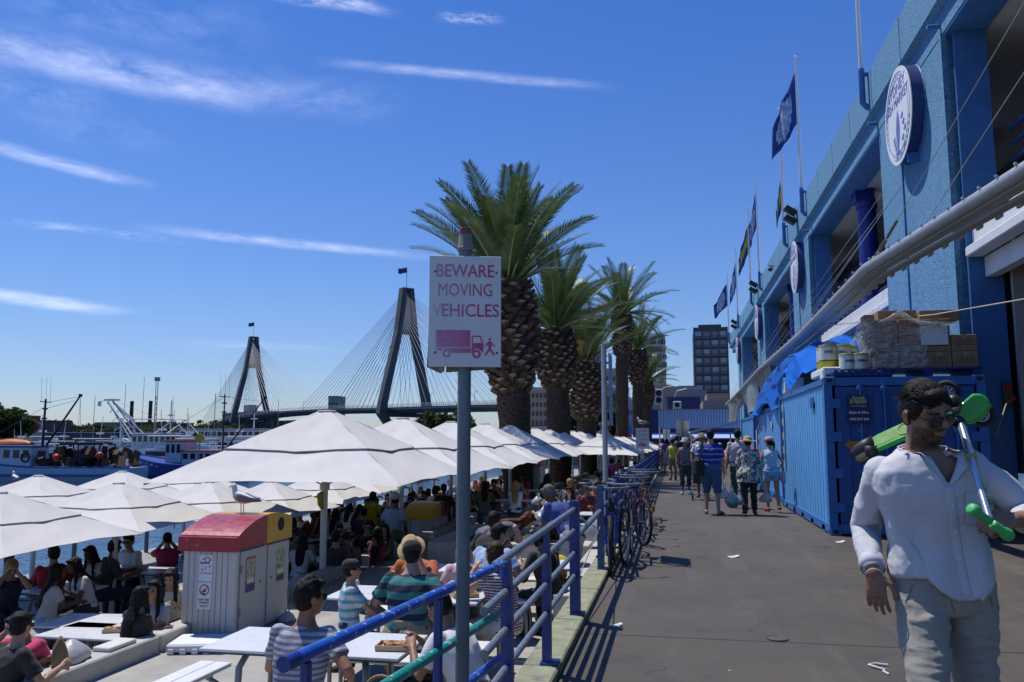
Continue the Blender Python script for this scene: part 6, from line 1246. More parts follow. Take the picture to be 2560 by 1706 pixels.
# ---- templates reused for the crowd
SITM = human('person', 'man in white t-shirt with black print and sunglasses facing the viewer by the water', dict(H=1.74, shirt='white', pants='navy', skin='light', hair='short', glasses=True, face=True, head=(10, 22, 0), lean=10, hr=(.22, .42, .82), hl=(-.18, .44, .80), sleeve=.75), (0, 0, 0), 0, vox=.011)
SITF = human('person', 'woman in white v-neck t-shirt at the shaded table', dict(H=1.62, fem=True, shirt='white', pants='charcoal', skin='brown', hair='long', front=True, head=(18, 0, 0), face=True, lean=16, hr=(.16, .40, .80), hl=(-.12, .38, .84), sleeve=.6), (0, 0, 0), 0, vox=.011)
SITE = human('person', 'man in white shirt leaning forward behind the umbrella pole', dict(H=1.68, shirt='white', pants='navy', skin='light', hair='short', face=True, head=(24, 0, 0), lean=20, hr=(.07, .34, 1.08), hl=(-.07, .34, 1.06), nr=(-.9, 0, .2), nl=(.9, 0, .2), sleeve=.7), (0, 0, 0), 0, vox=.011)
SITG = human('person', 'young woman in grey top with a fringe facing the viewer beside the bin', dict(H=1.60, fem=True, shirt='palegrey', pants='denim', plen=.5, skin='light', hair='long', front=True, head=(2, 0, 0), face=True, lean=6, hr=(-.05, .36, .74), hl=(.05, .38, .76), sleeve=.6), (0, 0, 0), 0, vox=.011)
STAM = human('person', 'standing man in light blue polo shirt and white trousers, back turned', dict(H=1.75, pose='stand', shirt='paleblue', pants='offwhite', skin='brown', hair='short', head=(6, 0, 0), lean=2, sleeve=.75, hem=-.1), (0, 0, 0), 0, vox=.012)
STAF = human('person', 'woman standing in profile in a navy t-shirt and jeans', dict(H=1.64, pose='stand', fem=True, shirt='white', pants='denim', skin='light', hair='bob', head=(8, 0, 0), lean=4, hr=(.18, .30, .95), sleeve=.6, hem=-.08), (0, 0, 0), 0, vox=.012)
ZS = ZL
def seat(px, py, zf=ZL, h=1.25): p = G(px, py, zf + h); return Vector((p.x, p.y, zf))
def face_to(p, q): d = Vector(q) - Vector(p); return atan2(-d.x, d.y)
SITE.location = seat(839, 1264); SITE.rotation_euler = (0, 0, R(160)); SITM.location = seat(342, 1343); SITM.rotation_euler = (0, 0, R(165))
SITF.location = seat(230, 1388); SITF.rotation_euler = (0, 0, R(150))
b = MB(); 
def C_(k): return CL[k]
recolor(SITE, 'blond woman in navy t-shirt eating at the left picture edge', seat(18, 1393), R(-125), None, shirt=CL['navy'], hair=HR['blond'], body=SK['fair'])
recolor(SITM, 'man in red and pale grey t-shirt with his back half turned', seat(132, 1380), R(30), None, shirt=CL['red'], trousers=CL['navy'], body=SK['light'])
recolor(SITG, 'woman with long black hair in a white top seen from behind left of the pole', seat(122, 1414), R(-38), None, shirt=CL['offwhite'], trousers=CL['paledenim'], body=SK['brown'])
recolor(SITM, 'man in black vest, back to the viewer, next to the pale pole', seat(259, 1363), R(-35), None, shirt=CL['charcoal'], body=SK['brown'])
recolor(SITE, 'person in a magenta top behind the man in sunglasses', seat(424, 1336), R(40), None, shirt=CL['magenta'], body=SK['light'])
SITG.location = seat(396, 1450); SITG.rotation_euler = (0, 0, R(190))
recolor(SITG, 'girl in black top and pink patterned skirt, long black hair toward the viewer', seat(334, 1473), R(-12), None, shirt=CL['black'], trousers=CL['pinkstripe'])
recolor(SITE, 'woman in pink t-shirt with short black hair eating behind the white bag', seat(119, 1517), R(165), None, shirt=CL['pink'])
recolor(SITM, 'person all in black in the lower left corner, seen from behind', seat(8, 1559), R(-20), None, shirt=CL['black'], trousers=CL['black'])
recolor(SITF, 'person in a pale yellow top half hidden behind the recycling bin', seat(437, 1414), R(200), None, shirt=CL['cream'], body=SK['light'])
recolor(SITF, 'woman in patterned headband and white tee beyond the shaded table', seat(215, 1383) + Vector((-.5, 1.0, 0)), R(170), None, shirt=CL['offwhite'], body=SK['dark'])
# behind the wall, right of the bin
recolor(SITE, 'man in grey white t-shirt eating a yellow fruit, just right of the bin', seat(775, 1323), R(170), None, shirt=CL['palegrey'])
recolor(SITM, 'man in a dark grey shirt seen from behind at the low wall', seat(829, 1339), R(-8), None, shirt=CL['charcoal'], trousers=CL['black'])
recolor(SITM, 'man in navy t-shirt looking down right of the umbrella pole', seat(853, 1316), R(185), None, shirt=CL['navy'])
recolor(SITE, 'man with sunglasses in a checked shirt, hand at his mouth', seat(893, 1328), R(160), None, shirt=CL['plaid'], body=SK['tan'])
recolor(SITG, 'woman in a maroon top with her back to the viewer at the wall', seat(941, 1320), R(5), None, shirt=CL['maroon'])
recolor(SITG, 'woman in olive jacket facing the viewer near the polo shirted man', seat(968, 1311), R(175), None, shirt=CL['olive'])
recolor(SITM, 'young man in black behind the woman in maroon', seat(925, 1308), R(180), None, shirt=CL['black'])
recolor(SITG, 'girl with her hair up sitting right below the man in the polo shirt', seat(980, 1291), R(10), None, shirt=CL['black'])
STAM.location = Vector((-5.72, 16.4, ZL)); STAM.rotation_euler = (0, 0, R(-8)); STAM['label'] = 'standing man in light blue polo shirt and white trousers, back turned'
b = MB(); 
for rg in (0,): b.ball((-5.71, 16.43, .40), (.10, .12, .085), 18, 10); b.cyl((-5.71, 16.45, .375), (-5.71, 16.45, .39), .15, n=20)
tag(b.build('sun_hat', CL['white'], smooth='all'), 'white sun hat worn by the standing man in the polo shirt', 'hat')
STAF.location = Vector((-7.7, 17.3, ZL)); STAF.rotation_euler = (0, 0, R(95)); STAF['label'] = 'woman standing in profile in a navy t-shirt and jeans'
for o in kids(STAF):
    if o.name.startswith('shirt'): o.material_slots[0].link = 'OBJECT'; o.material_slots[0].material = CL['navy']
for px, py, src, rz, sh, bd, lab in ((716, 1277, SITG, 0, 'print', 'light', 'person in a white patterned top seen from behind, right of the bin'), (730, 1291, SITG, 20, 'palepink', 'light', 'person with dark red hair just behind the bin lid'), (759, 1277, SITM, 170, 'white', 'tan', 'man in white t-shirt facing the viewer between the bin and the pole'), 
        (869, 1257, SITG, -5, 'skyblue', 'light', 'woman in a sky blue top seen from behind'), (884, 1262, SITF, -20, 'palepink', 'light', 'woman in a pink top beside the sky blue one'), (852, 1248, SITM, 10, 'black', 'light', 'man in black farther behind the sky blue top'), (948, 1250, SITM, 165, 'navy', 'light', 'man in a navy shirt left of the standing polo shirt'), (1030, 1238, SITM, 175, 'charcoal', 'light', 'man in dark grey seated past the yellow bin lid'), (1062, 1226, SITE, 190, 'orange', 'tan', 'person in orange shirt seated above the yellow bin'), (1005, 1240, SITM, 175, 'black', 'light', 'man in a black cap seated behind the polo shirted man')):
    recolor(src, lab, seat(px, py), R(rz), None, shirt=CL[sh], body=SK[bd])
recolor(STAF, 'woman in yellow dress standing among the far tables', G(927, 1238, ZL + 1.55) + Vector((0, 0, -1.55)), R(-10), None, shirt=CL['yellow'], trousers=CL['yellow'])
recolor(STAF, 'woman in white top standing in the far crowd', G(1084, 1216, ZL + 1.62) + Vector((0, 0, -1.62)), R(-15), None, shirt=CL['white'], trousers=CL['palepink'])
recolor(STAM, 'man in black standing next to the woman in white', G(1110, 1212, ZL + 1.72) + Vector((0, 0, -1.72)), R(20), None, shirt=CL['black'], trousers=CL['black'])
# upper terrace by the palms
for px, py, src, rz, sh, bd, lab in ((1363, 1217, SITE, -150, 'black', 'fair', 'person in black eating at the palm trunk table'), (1432, 1219, SITG, 150, 'palegrey', 'light', 'woman with dark hair at the table behind the bent man'), (1392, 1228, SITM, 60, 'white', 'light', 'person in white t-shirt hidden behind the bent man in blue'), (1470, 1214, SITM, 175, 'maroon', 'tan', 'man in dark red shirt next to the far railing')):
    recolor(src, lab, seat(px, py, ZU), R(rz), None, shirt=CL[sh], body=SK[bd])
recolor(STAF, 'woman in a pink t-shirt and red shorts standing by the tall palm', Vector((-2.3, 30.5, ZU)), R(-5), None, shirt=CL['pink'], trousers=CL['red'])
# crowd at the remaining tables
rc = random.Random(21); SH = ['white', 'black', 'navy', 'maroon', 'palegrey', 'orange', 'grey', 'teal', 'red', 'paleblue', 'offwhite', 'olive', 'pink', 'charcoal', 'purple', 'yellow']; used = {}
srcs = [SITM, SITF, SITE, SITG]; sname = {0: 'man', 1: 'woman', 2: 'person eating', 3: 'girl with long hair'}
for ti, (x_, y_, z_) in enumerate(CROWD_T):
    for k in range(4):
        if rc.random() < .12: continue
        q = rc.randrange(4); sh = rc.choice(SH); s_ = -1 if k < 2 else 1; up_t = z_ == ZU
        lab = '%s in %s top, %s seat of the %s %s table' % (sname[q], sh.replace('pale', 'pale '), ('left near', 'right near', 'left far', 'right far')[k], ORDW[ti if not up_t else ti - 12], 'upper terrace' if up_t else 'quay')
        recolor(srcs[q], lab, (x_ + (-.36 if k % 2 == 0 else .36) + rc.uniform(-.06, .06), y_ + s_ * .70, z_), (R(rc.uniform(-18, 18)) if s_ < 0 else R(180 + rc.uniform(-18, 18))), 'diners at the far tables', shirt=CL[sh], trousers=CL[rc.choice(['navy', 'black', 'denim', 'khaki'])], body=SK[rc.choice(['light', 'tan', 'fair', 'light', 'brown'])], hair=HR[rc.choice(['black', 'black', 'brown', 'black', 'blond'])])
# ---- walkers on the walkway
WALK = dict(pose='stand')
def walker(label, px, py, rz, vox=.011, **k):
    p = G(px, py, 0); return human('person', label, dict(WALK, **k), (p.x, p.y, 0), R(rz), 'people walking on the walkway', vox)
def bagmk(label, p, s_, seed, col=(.55, .6, .62), mel=True):
    t = thing('shopping_bag', label, 'bag', p); rnd = random.Random(seed); ph = [rnd.random() * 6 for _ in range(4)]; b = MB(); n = 16; rs = []
    for (r_, z_) in ((.3, -.36), (.85, -.32), (1.0, -.2), (.85, -.05), (.5, .10), (.25, .22), (.12, .34)): rs.append([(s_ * r_ * (1 + .1 * sin(3 * a + ph[0])) * cos(a), s_ * r_ * .8 * (1 + .1 * sin(4 * a + ph[1])) * sin(a), z_ * s_ * 2.4) for a in [2 * pi * k / n for k in range(n)]])
    b.rings(rs); part('bag_film', b, M('bag_film_%d' % seed, col, .25, var=.15, trans=.5, bump=.5, bscale=10), t, smooth='all'); b = MB(); b.tube([(-.02, 0, .3 * s_ * 2.4), (-.03, 0, .5 * s_ * 2.4), (.0, 0, .62 * s_ * 2.4), (.03, 0, .5 * s_ * 2.4), (.02, 0, .3 * s_ * 2.4)], .008, 6); part('handle', b, mBagW, t)
    if mel: b = MB(); b.ball((0, 0, -.24 * s_ * 2.4), s_ * .78, 14, 10); part('melon', b, M('melon_pale', (.12, .32, .22), .4, var=.3, scale=8), t, smooth='all')
    return t
walker('man in blue and white striped polo shirt and dark blue shorts walking away', 1781, 1286, -6, H=1.78, bulk=1.1, shirt='bluestripe', pants='denim', plen=.56, pease=.03, skin='fair', hair='short', lean=1, hr=(.27, .05, .80), fr=(.13, -.06, .08), fl=(-.12, .05, .08), sleeve=.85, hem=-.12, shoes='sandal', tr=(.10, .13, -.055))
walker('woman in floral blouse and wide straw hat carrying shopping bags', 1876, 1288, -2, H=1.62, fem=True, bulk=1.08, shirt='floral', pants='black', skin='light', hair='short', hat=('straw', 'straw'), lean=5, hr=(.30, .05, .66), hl=(-.28, .03, .62), fr=(.09, .16, .08), fl=(-.10, -.14, .10), sleeve=1.1, tease=.035, hem=-.22, flare=.25)
walker('young woman in pink cap, sky blue sleeveless top and denim shorts', 1932, 1281, 4, H=1.62, fem=True, bulk=.92, shirt='skyblue', pants='paledenim', plen=.22, pease=.022, skin='light', hair='pony', hat=('cap', 'palepink'), head=(4, 30, 0), lean=4, hr=(.22, .22, .95), hl=(-.16, .24, .92), fr=(.10, -.20, .13), fl=(-.07, .12, .08), sleeve=0, shoec=('shoe_red', (.5, .03, .04), .4))
walker('man in pale grey t-shirt walking away, partly behind the straw hat', 1850, 1270, 0, H=1.80, shirt='palegrey', pants='darkgreen', skin='light', hair='short', lean=2, hl=(-.30, .04, .78), fr=(.1, .12, .08), fl=(-.1, -.12, .09), sleeve=.7, hem=-.08)
walker('woman in grey tank top, black cropped trousers and bucket hat walking toward the viewer', 1715, 1236, 180, H=1.62, fem=True, bulk=1.1, shirt='grey', pants='charcoal', plen=.78, skin='tan', hair='short', hat=('bucket', 'palegrey'), face=True, lean=1, head=(6, 20, 0), fr=(.09, .10, .08), fl=(-.09, -.08, .09), sleeve=0, hem=-.06, shoec=('shoe_aqua', (.05, .42, .45), .5))
walker('man in white shirt and sun hat approaching beside the striped man', 1757, 1243, 178, H=1.74, shirt='white', pants='palegrey', plen=.55, skin='tan', hair='short', hat=('bucket', 'khaki'), face=True, lean=1, sleeve=.7)
walker('woman in lime sleeveless top and khaki trousers walking away by the railing', 1683, 1202, 2, H=1.60, fem=True, shirt='lime', pants='khaki', skin='light', hair='short', lean=3, fr=(.09, .12, .08), fl=(-.09, -.10, .09), sleeve=0, vox=.014)
walker('man in black shirt walking ahead of the lime top', 1694, 1190, 0, H=1.74, shirt='black', pants='charcoal', plen=.55, skin='light', hair='short', hat=('cap', 'charcoal'), lean=2, sleeve=.7, vox=.014)
walker('woman in purple top close to the railing in the distance', 1668, 1183, -4, H=1.60, fem=True, shirt='purple', pants='offwhite', plen=.5, skin='light', hair='bob', lean=2, sleeve=.6, vox=.014)
walker('person in bright pink hat far along the walkway', 1738, 1176, 175, H=1.62, fem=True, shirt='palegrey', pants='denim', skin='light', hair='short', hat=('bucket', 'pink'), lean=2, sleeve=.6, vox=.014)
for k, (px, py, sh, hc) in enumerate(((1658, 1172, 'palepink', 'black'), (1702, 1172, 'charcoal', 'black'), (1722, 1168, 'navy', 'black'), (1750, 1170, 'white', 'brown'), (1712, 1158, 'teal', 'black'), (1693, 1156, 'maroon', 'black'), (1734, 1154, 'black', 'black'), (1766, 1160, 'olive', 'black'))):
    p = G(px, py, 0); recolor(STAF if k % 2 == 0 else STAM, 'distant walker in %s top, %s among the far crowd on the walkway' % (sh.replace('pale', 'pale '), ORDW[k]), (p.x, p.y, 0), R(180 if k % 3 else 0), 'distant people on the walkway', shirt=CL[sh], trousers=CL['navy' if k % 2 else 'khaki'], hair=HR[hc])
w = G(1876, 1288, 0); bagmk('clear carrier bag with a pale green melon, hanging lowest beside the floral blouse', w + Vector((-.36, .0, .36)), .17, 3); bagmk('clear carrier bag held next to the melon bag', w + Vector((-.20, .03, .33)), .15, 4, (.4, .45, .5), False); bagmk('pale carrier bag between the striped man and the floral blouse', w + Vector((-.50, .06, .44)), .14, 5, (.55, .58, .62), False); bagmk('clear carrier bag with red groceries in the right hand of the floral blouse', w + Vector((.33, .03, .38)), .14, 6, (.5, .46, .48), False)
p = G(1781, 1286, 0); t = thing('shoulder_bag', 'black camera bag slung on the shoulder of the striped man', 'bag', (p.x - .26, p.y - .05, .98)); b = MB(); b.box((0, 0, 0), (.20, .28, .36), bev=.05); part('bag_body', b, CL['black'], t); b = MB(); b.tube([(.0, .1, .16), (.08, .02, .5), (.1, -.05, .52), (.02, -.12, .16)], .018, 6); part('strap', b, CL['black'], t)
w = G(1932, 1281, 0); t = thing('handbag', 'small pink handbag hanging at the hip of the young woman in the pink cap', 'handbag', (w.x + .24, w.y - .03, .80)); b = MB(); b.box((0, 0, -.06), (.09, .2, .26), bev=.03); part('bag_body', b, CL['palepink'], t); b = MB(); b.tube([(0, .07, .06), (-.12, -.09, .36), (-.26, -.08, .56)], .008, 6); part('strap', b, CL['palepink'], t)
t = thing('pushchair', 'dark folding pushchair at the feet of the man in white', 'pushchair', (.62, 22.2, 0)); b = MB()
for sx in (-.2, .2):
    b.tube([(sx, .35, .06), (sx, 0, .55), (sx, -.30, 1.02)], .014, 6); b.tube([(sx, -.30, .06), (sx, 0, .5), (sx, .25, .62)], .014, 6)
b.cyl((-.2, -.30, 1.02), (.2, -.30, 1.02), .014, n=6); part('frame', b, mSteel, t)
for sx in (-.2, .2):
    for sy in (.36, -.30): b = MB(); b.torus((sx, sy, .10), .085, .02, (1, 0, 0), 18, 6); part('wheel', b, mTyre, t, smooth=True)
b = MB(); b.box((0, .05, .45), (.36, .4, .06), .0); b.box((0, -.16, .7), (.36, .06, .5)); part('seat', b, CL['charcoal'], t)
t = thing('red_parasol', 'half opened red parasol leaning against the white cold cabinet', 'parasol', (2.0, 26.5, 0)); b = MB(); b.cyl((0, 0, .0), (0, 0, 1.5), .03, n=8); b.cyl((0, 0, 1.05), (.0, 0, 1.55), .75, .04, n=14); part('canopy', b, M('parasol_red', (.5, .07, .08), .7), t)
# ------------------------------------------------------------------ man carrying a scooter, close to the viewer
from mathutils import noise as mnoise
from mathutils.bvhtree import BVHTree
HY = 3.80; SY = HY - 3.42; hp_ = D(2338, 1150, HY); HRZ = R(176); HERO = thing('person', 'man in white shirt and sunglasses carrying a green scooter over his shoulder', 'person', (hp_.x, HY, 0), HRZ)
_iR = Matrix.Rotation(-HRZ, 3, 'Z')
def hl_(px, py, y): return _iR @ (D(px, py, y) - Vector((hp_.x, HY, 0)))
rw, lw = hl_(2184, 1432, 3.76), hl_(2540, 1300, 3.50)
hsp = dict(H=1.83, pose='stand', bulk=.93, shd=.022, hz=.965, lean=-1, hunch=7, twist=-9, side=5, head=(22, 36, 12), hr=rw, hl=lw, pr=(.12, -1, -.1), pl=(-.75, -.5, -.45), fr=(.115, .34, .10), fl=(-.10, -.26, .13), kr=(.15, 1, .2))
r = skeleton(hsp); s = r.s; bw = r.bw; b = MB(); b.rings(torso_rings(r, 0, -.11, .58)); Q = r.HQ; at = lambda x, y, z: r.HC + Q @ Vector((x, y, z)) * s
# head: skull, brow, cheeks, jaw, nose, lips, ears
b.ball(at(0, -.012, .025), (.073 * s, .092 * s, .092 * s), 24, 16, Q); b.ball(at(0, .014, -.03), (.062 * s, .072 * s, .08 * s), 20, 14, Q); b.ball(at(0, .05, -.088), (.030 * s, .034 * s, .026 * s), 14, 10, Q); b.ball(at(0, .066, .030), (.054 * s, .020 * s, .013 * s), 14, 8, Q)
for q in (1, -1):
    b.ball(at(q * .041, .052, -.018), (.022 * s, .020 * s, .020 * s), 12, 8, Q); b.ball(at(q * .045, .01, -.072), (.017 * s, .035 * s, .024 * s), 12, 8, Q); Qe = Q @ Matrix.Rotation(q * .35, 3, 'Z')
    b.ball(at(q * .079, -.014, -.006), (.006 * s, .021 * s, .033 * s), 12, 10, Qe); b.torus(at(q * .084, -.014, -.002), .019 * s, .005 * s, Q @ Vector((q, -.35, 0)), 16, 6)
    b.ball(at(q * .012, .092, -.029), .0095 * s, 8, 6)
b.loft([(at(0, .078, .026), .009 * s), (at(0, .093, .004), .011 * s), (at(0, .106, -.020), .0145 * s), (at(0, .094, -.032), .011 * s)], 12)
b.ball(at(0, .083, -.052), (.023 * s, .011 * s, .0065 * s), 12, 8, Q); b.ball(at(0, .081, -.062), (.020 * s, .011 * s, .0075 * s), 12, 8, Q)
limb(b, [(r.sp(.46) - r.Y * .02, .075 * s), (r.N, .064 * s), (at(0, -.016, -.06), .058 * s)])
for i, (a, e, w) in enumerate(r.arm):
    q = 1 if i == 0 else -1; limb(b, [(a.lerp(r.sp(.44), .35), .050 * s), (a, .048 * s), (a.lerp(e, .45), .044 * s), (e, .037 * s), (e.lerp(w, .3), .040 * s), (e.lerp(w, .75), .031 * s), (w, .028 * s)])
    if q > 0: hand(b, w, (-.05, .12, -1), (-.35, -.9, -.1), -1 if Vector((-.05, .12, -1)).cross(Vector((-.35, -.9, -.1))).x > 0 else 1, s * 1.02, .34, .10, .3)
    else: hand(b, w, (1, .06, -.22), (.1, -.72, -.68), 1 if Vector((1, .06, -.22)).cross(Vector((.1, -.72, -.68))).z > 0 else -1, s * 1.04, 1.12, .05, .9)
for i, (h, k, a) in enumerate(r.leg): limb(b, [(h, .080 * s), (h.lerp(k, .4), .070 * s), (k, .050 * s), (k.lerp(a, .3), .056 * s), (a, .036 * s)]); limb(b, [(a + Vector((0, -.04, -.04)), .038), (a + Vector((0, .12, -.06)), .034), (a + Vector((0, .2, -.07)), .022)])
me = remesh(b, .0048, 2)
att = me.attributes.new('beard', 'FLOAT', 'POINT'); Qi = Q.inverted(); vals = np.zeros(len(me.vertices))
for v in me.vertices:
    l = (Qi @ (v.co - r.HC)) / s
    if l.length < .16:
        low = min(1, max(0, (-.024 - l.z + (.012 if abs(l.x) < .03 and l.y > .08 else 0) - .25 * max(0, .045 - l.y)) / .018)) if l.y > -.005 else 0; side = 1 if (abs(l.x) > .062 and -.005 < l.y < .03 and l.z < .02) else 0; brow = 1 if (.036 > l.z > .024 and l.y > .055 and .012 < abs(l.x) < .052) else 0
        lip = 1 if ((l.x / .024) ** 2 + ((l.z + .057) / .011) ** 2 < 1 and l.y > .07) else 0
        vals[v.index] = (max(low * min(1, max(0, (l.z + .15) / .02)), side, brow * 1.15)) * (1 - lip)
att.data.foreach_set('value', vals)
m = bpy.data.materials.new('skin_hero'); m.use_nodes = True; t_ = m.node_tree; x = NX(t_); pb = t_.nodes['Principled BSDF']; an = x.n('ShaderNodeAttribute'); an.attribute_name = 'beard'; co = x.n('ShaderNodeTexCoord').outputs['Object']; c = x.mix(x.ramp(x.noise(co, 14, 4), .3, .7), (.26, .135, .082), (.33, .18, .115)); c = x.mix(x.m('MULTIPLY', an.outputs['Fac'], x.ramp(x.noise(co, 260, 2, .5), .25, .65, .45, .95)), c, (.016, .011, .009)); x.put(pb.inputs['Base Color'], c); pb.inputs['Roughness'].default_value = .45; pb.inputs['Specular IOR Level'].default_value = .35
bn = x.n('ShaderNodeBump'); bn.inputs['Strength'].default_value = .25; bn.inputs['Distance'].default_value = .002; x.put(bn.inputs['Height'], x.noise(co, 160, 3)); t_.links.new(bn.outputs[0], pb.inputs['Normal'])
mobj('body', me, m, HERO)
# hair: base plus swept locks
b = MB(); b.ball(at(0, -.022, .038), (.079 * s, .095 * s, .084 * s), 24, 16, Q); b.ball(at(0, -.05, -.005), (.077 * s, .066 * s, .078 * s), 20, 12, Q); b.ball(at(.0, .045, .097), (.054 * s, .036 * s, .022 * s), 14, 10, Q)
for q in (1, -1): b.ball(at(q * .066, .012, .035), (.014 * s, .026 * s, .042 * s), 12, 8, Q); b.ball(at(q * .072, .014, .0), (.006 * s, .008 * s, .022 * s), 10, 8, Q)
ho = mobj('hair', remesh(b, .007, 2, disp=lambda co, no: .0012 * np.sin(co[:, 0] * 260 + co[:, 2] * 60)), M('hair_hero', (.012, .010, .009), .55, var=.3, scale=20, spec=.25, bump=.4, bscale=90), HERO)
b = MB(); rnd = random.Random(8)
for k in range(260):
    u = rnd.uniform(-.068, .062); v0 = rnd.uniform(-.01, .082); zz = lambda xx, yy: .040 + .091 * sqrt(max(.02, 1 - (xx / .085) ** 2 - ((yy + .022) / .103) ** 2)); pts = []
    for q in range(6): f = q / 5; yy = v0 - f * rnd.uniform(.07, .085); xx = u + f * (.02 + .012 * sin(k)); pts.append((at(xx, yy, zz(xx, yy) + .0005 + .005 * sin(pi * min(1, f + .2)) * (1 if v0 > .04 else .4)), (.0055 * (1 - .8 * f) * s, .0035 * (1 - .8 * f) * s)))
    b.loft(pts, 6)
part('hair_locks', b, M('hair_hero', (0, 0, 0)), ho, smooth='all')
# sunglasses
b = MB()
for q in (1, -1):
    Ql = Q @ Matrix.Rotation(-q * .22, 3, 'Z') @ Matrix.Rotation(-.12, 3, 'X'); b.mat(0); b.ball(at(q * .034, .092, .000), (.029 * s, .0045 * s, .024 * s), 18, 10, Ql); b.ball(at(q * .037, .090, -.008), (.025 * s, .0045 * s, .020 * s), 18, 10, Ql); b.mat(1)
    b.tube([at(q * .060, .083, .012), at(q * .072, .06, .012), at(q * .080, .0, .008), at(q * .080, -.02, -.004)], .0022 * s, 6)
    b.tube([at(q * .004, .099, .012), at(q * .02, .097, .022), at(q * .045, .092, .021), at(q * .062, .083, .010)], .0022 * s, 6)
b.mat(1); b.tube([at(-.008, .102, .006), at(0, .106, .008), at(.008, .102, .006)], .002 * s, 6); b.tube([at(-.012, .101, .02), at(0, .105, .021), at(.012, .101, .02)], .0018 * s, 6)
part('sunglasses', b, [M('lens_green', (.018, .028, .026), .06, var=0), M('wire_black', (.015, .014, .013), .35, .5)], HERO, smooth='all')
# trousers
def fold(co, no, sc, amp, st):
    out = np.empty(len(co))
    for i in range(len(co)):
        p = co[i]; a = mnoise.fractal(Vector((p[0] * st[0], p[1] * st[1], p[2] * st[2])) * sc, 1.0, 2.0, 3); rg = 1 - abs(a) * 2.2; out[i] = amp * (rg * .7 if rg > 0 else 0) + amp * .35 * a
    return out
mTr = M('trouser_beige', (.36, .335, .28), .85, var=.07, scale=9, bump=.35, bscale=240, sheen=.1); b = MB(); b.rings(torso_rings(r, .008, -.12, .12, n=26))
for (h, k, a) in r.leg: b.loft([(h + Vector((0, 0, .03)), .098 * s), (h.lerp(k, .3), .094 * s), (h.lerp(k, .7), .080 * s), (k, .071 * s), (k.lerp(a, .4), .071 * s), (k.lerp(a, .95), .068 * s)], 22); b.ball(k, .071 * s, 16, 10)
wr = lambda co, no: fold(co, no, 4.6, .013, (.8, .8, 2.2)) + fold(co, no, 13, .0035, (.8, .8, 2.4))
tr = mobj('trousers', remesh(b, .0075, 3, disp=wr), mTr, HERO)
bvt = BVHTree.FromPolygons([v.co.copy() for v in tr.data.vertices], [tuple(p.vertices) for p in tr.data.polygons])
def front(bv, x_, z_, off): 
    h_ = bv.ray_cast(Vector((x_, 1.5, z_)), Vector((0, -1, 0)))
    return Vector((x_, (h_[0].y if h_[0] else .1) + off, z_))
b = MB()
for pts in ([(.0, 1.06), (.005, .97), (.0, .90), (-.012, .855)], [(.105, 1.02), (.14, .95), (.165, .89)], [(-.105, 1.02), (-.14, .95), (-.16, .89)]): b.tube([front(bvt, x_, z_, .001) for x_, z_ in pts], .0028, 6)
part('seam', b, M('trouser_seam', (.25, .235, .19), .85), tr)
b = MB()
for i, (h, k, a) in enumerate(r.leg): c = MB(); limb(c, [(a + Vector((0, -.06, -.045)), .048), (a + Vector((0, .10, -.055)), .046), (a + Vector((0, .22, -.07)), .034)]); part('shoe', c, M('shoe_brown', (.08, .045, .025), .5), HERO, smooth='all')
# shirt
mSh = M('linen_white', (.70, .70, .735), .8, var=.03, scale=5, bump=.25, bscale=420, trans=.18); b = MB(); HEM = .035
b.rings(torso_rings(r, .026, HEM, .525, n=30, flare=.05))
for i, (a, e, w) in enumerate(r.arm):
    q = 1 if i == 0 else -1; c0 = a.lerp(r.sp(.43), .45); end = .88 if q > 0 else .60
    b.loft([(r.sp(.50) + (a - r.sp(.44)) * .32, .046 * s), (c0, .054 * s), (a, .057 * s), (a.lerp(e, .35), .058 * s), (a.lerp(e, .75), .055 * s), (e, .051 * s), (e.lerp(w, end * .5), .048 * s), (e.lerp(w, end), .041 * s)], 22); b.ball(e, .051 * s, 16, 10); b.ball(a, .056 * s, 16, 10)
me = remesh(b, .0065, 3, disp=lambda co, no: fold(co + co[:, [2, 2, 0]] * .35, no, 3.2, .014, (1.7, 1.2, .7)) + fold(co, no, 7, .0035, (1.0, 1.0, 1.5)) + fold(co, no, 22, .0016, (1, 1, 1.4)))
z0 = r.sp(HEM).z
bm2 = bmesh.new(); bm2.from_mesh(me); vx, vz0 = -.012, r.sp(.385).z; vz1 = r.sp(.545).z; dele = []
for f in bm2.faces:
    c = f.calc_center_median(); up2 = (c.z - vz0) / (vz1 - vz0); mid = vx + .004
    inV = c.y > .02 and up2 > 0 and abs(c.x - mid) < .074 * min(1.1, up2) and abs(c.x) < .10
    inN = c.z > r.sp(.485).z and (Vector((c.x, c.y, 0)) - Vector((r.N.x, r.N.y + .012, 0))).length < .080
    bot = c.z < z0 + .03 and f.normal.z < -.6 and (c - r.arm[0][2]).length > .22 and (c - r.arm[1][2]).length > .2
    if inV or inN or bot: dele.append(f)
bmesh.ops.delete(bm2, geom=dele, context='FACES'); 
for _ in range(14):
    mv = {}
    for v in bm2.verts:
        es = [e for e in v.link_edges if e.is_boundary]
        if len(es) == 2: mv[v] = (v.co * 2 + es[0].other_vert(v).co + es[1].other_vert(v).co) / 4
    for v, c in mv.items(): v.co = c
bm2.to_mesh(me); bm2.free()
for v in me.vertices:
    f = min(1, max(0, (z0 + .26 - v.co.z) / .26))
    if f > 0 and abs(v.co.x) < .26 and v.co.z < r.sp(.3).z and (v.co - r.arm[0][2]).length > .2 and (v.co - r.arm[1][2]).length > .16: v.co.z -= f * f * (.10 * max(0, 1 - ((v.co.x + .05) / .13) ** 2) + .02 * (v.co.x < -.1)) * (1 if v.co.y > 0 else .6); v.co.y += f * .012 * sin(v.co.x * 38)
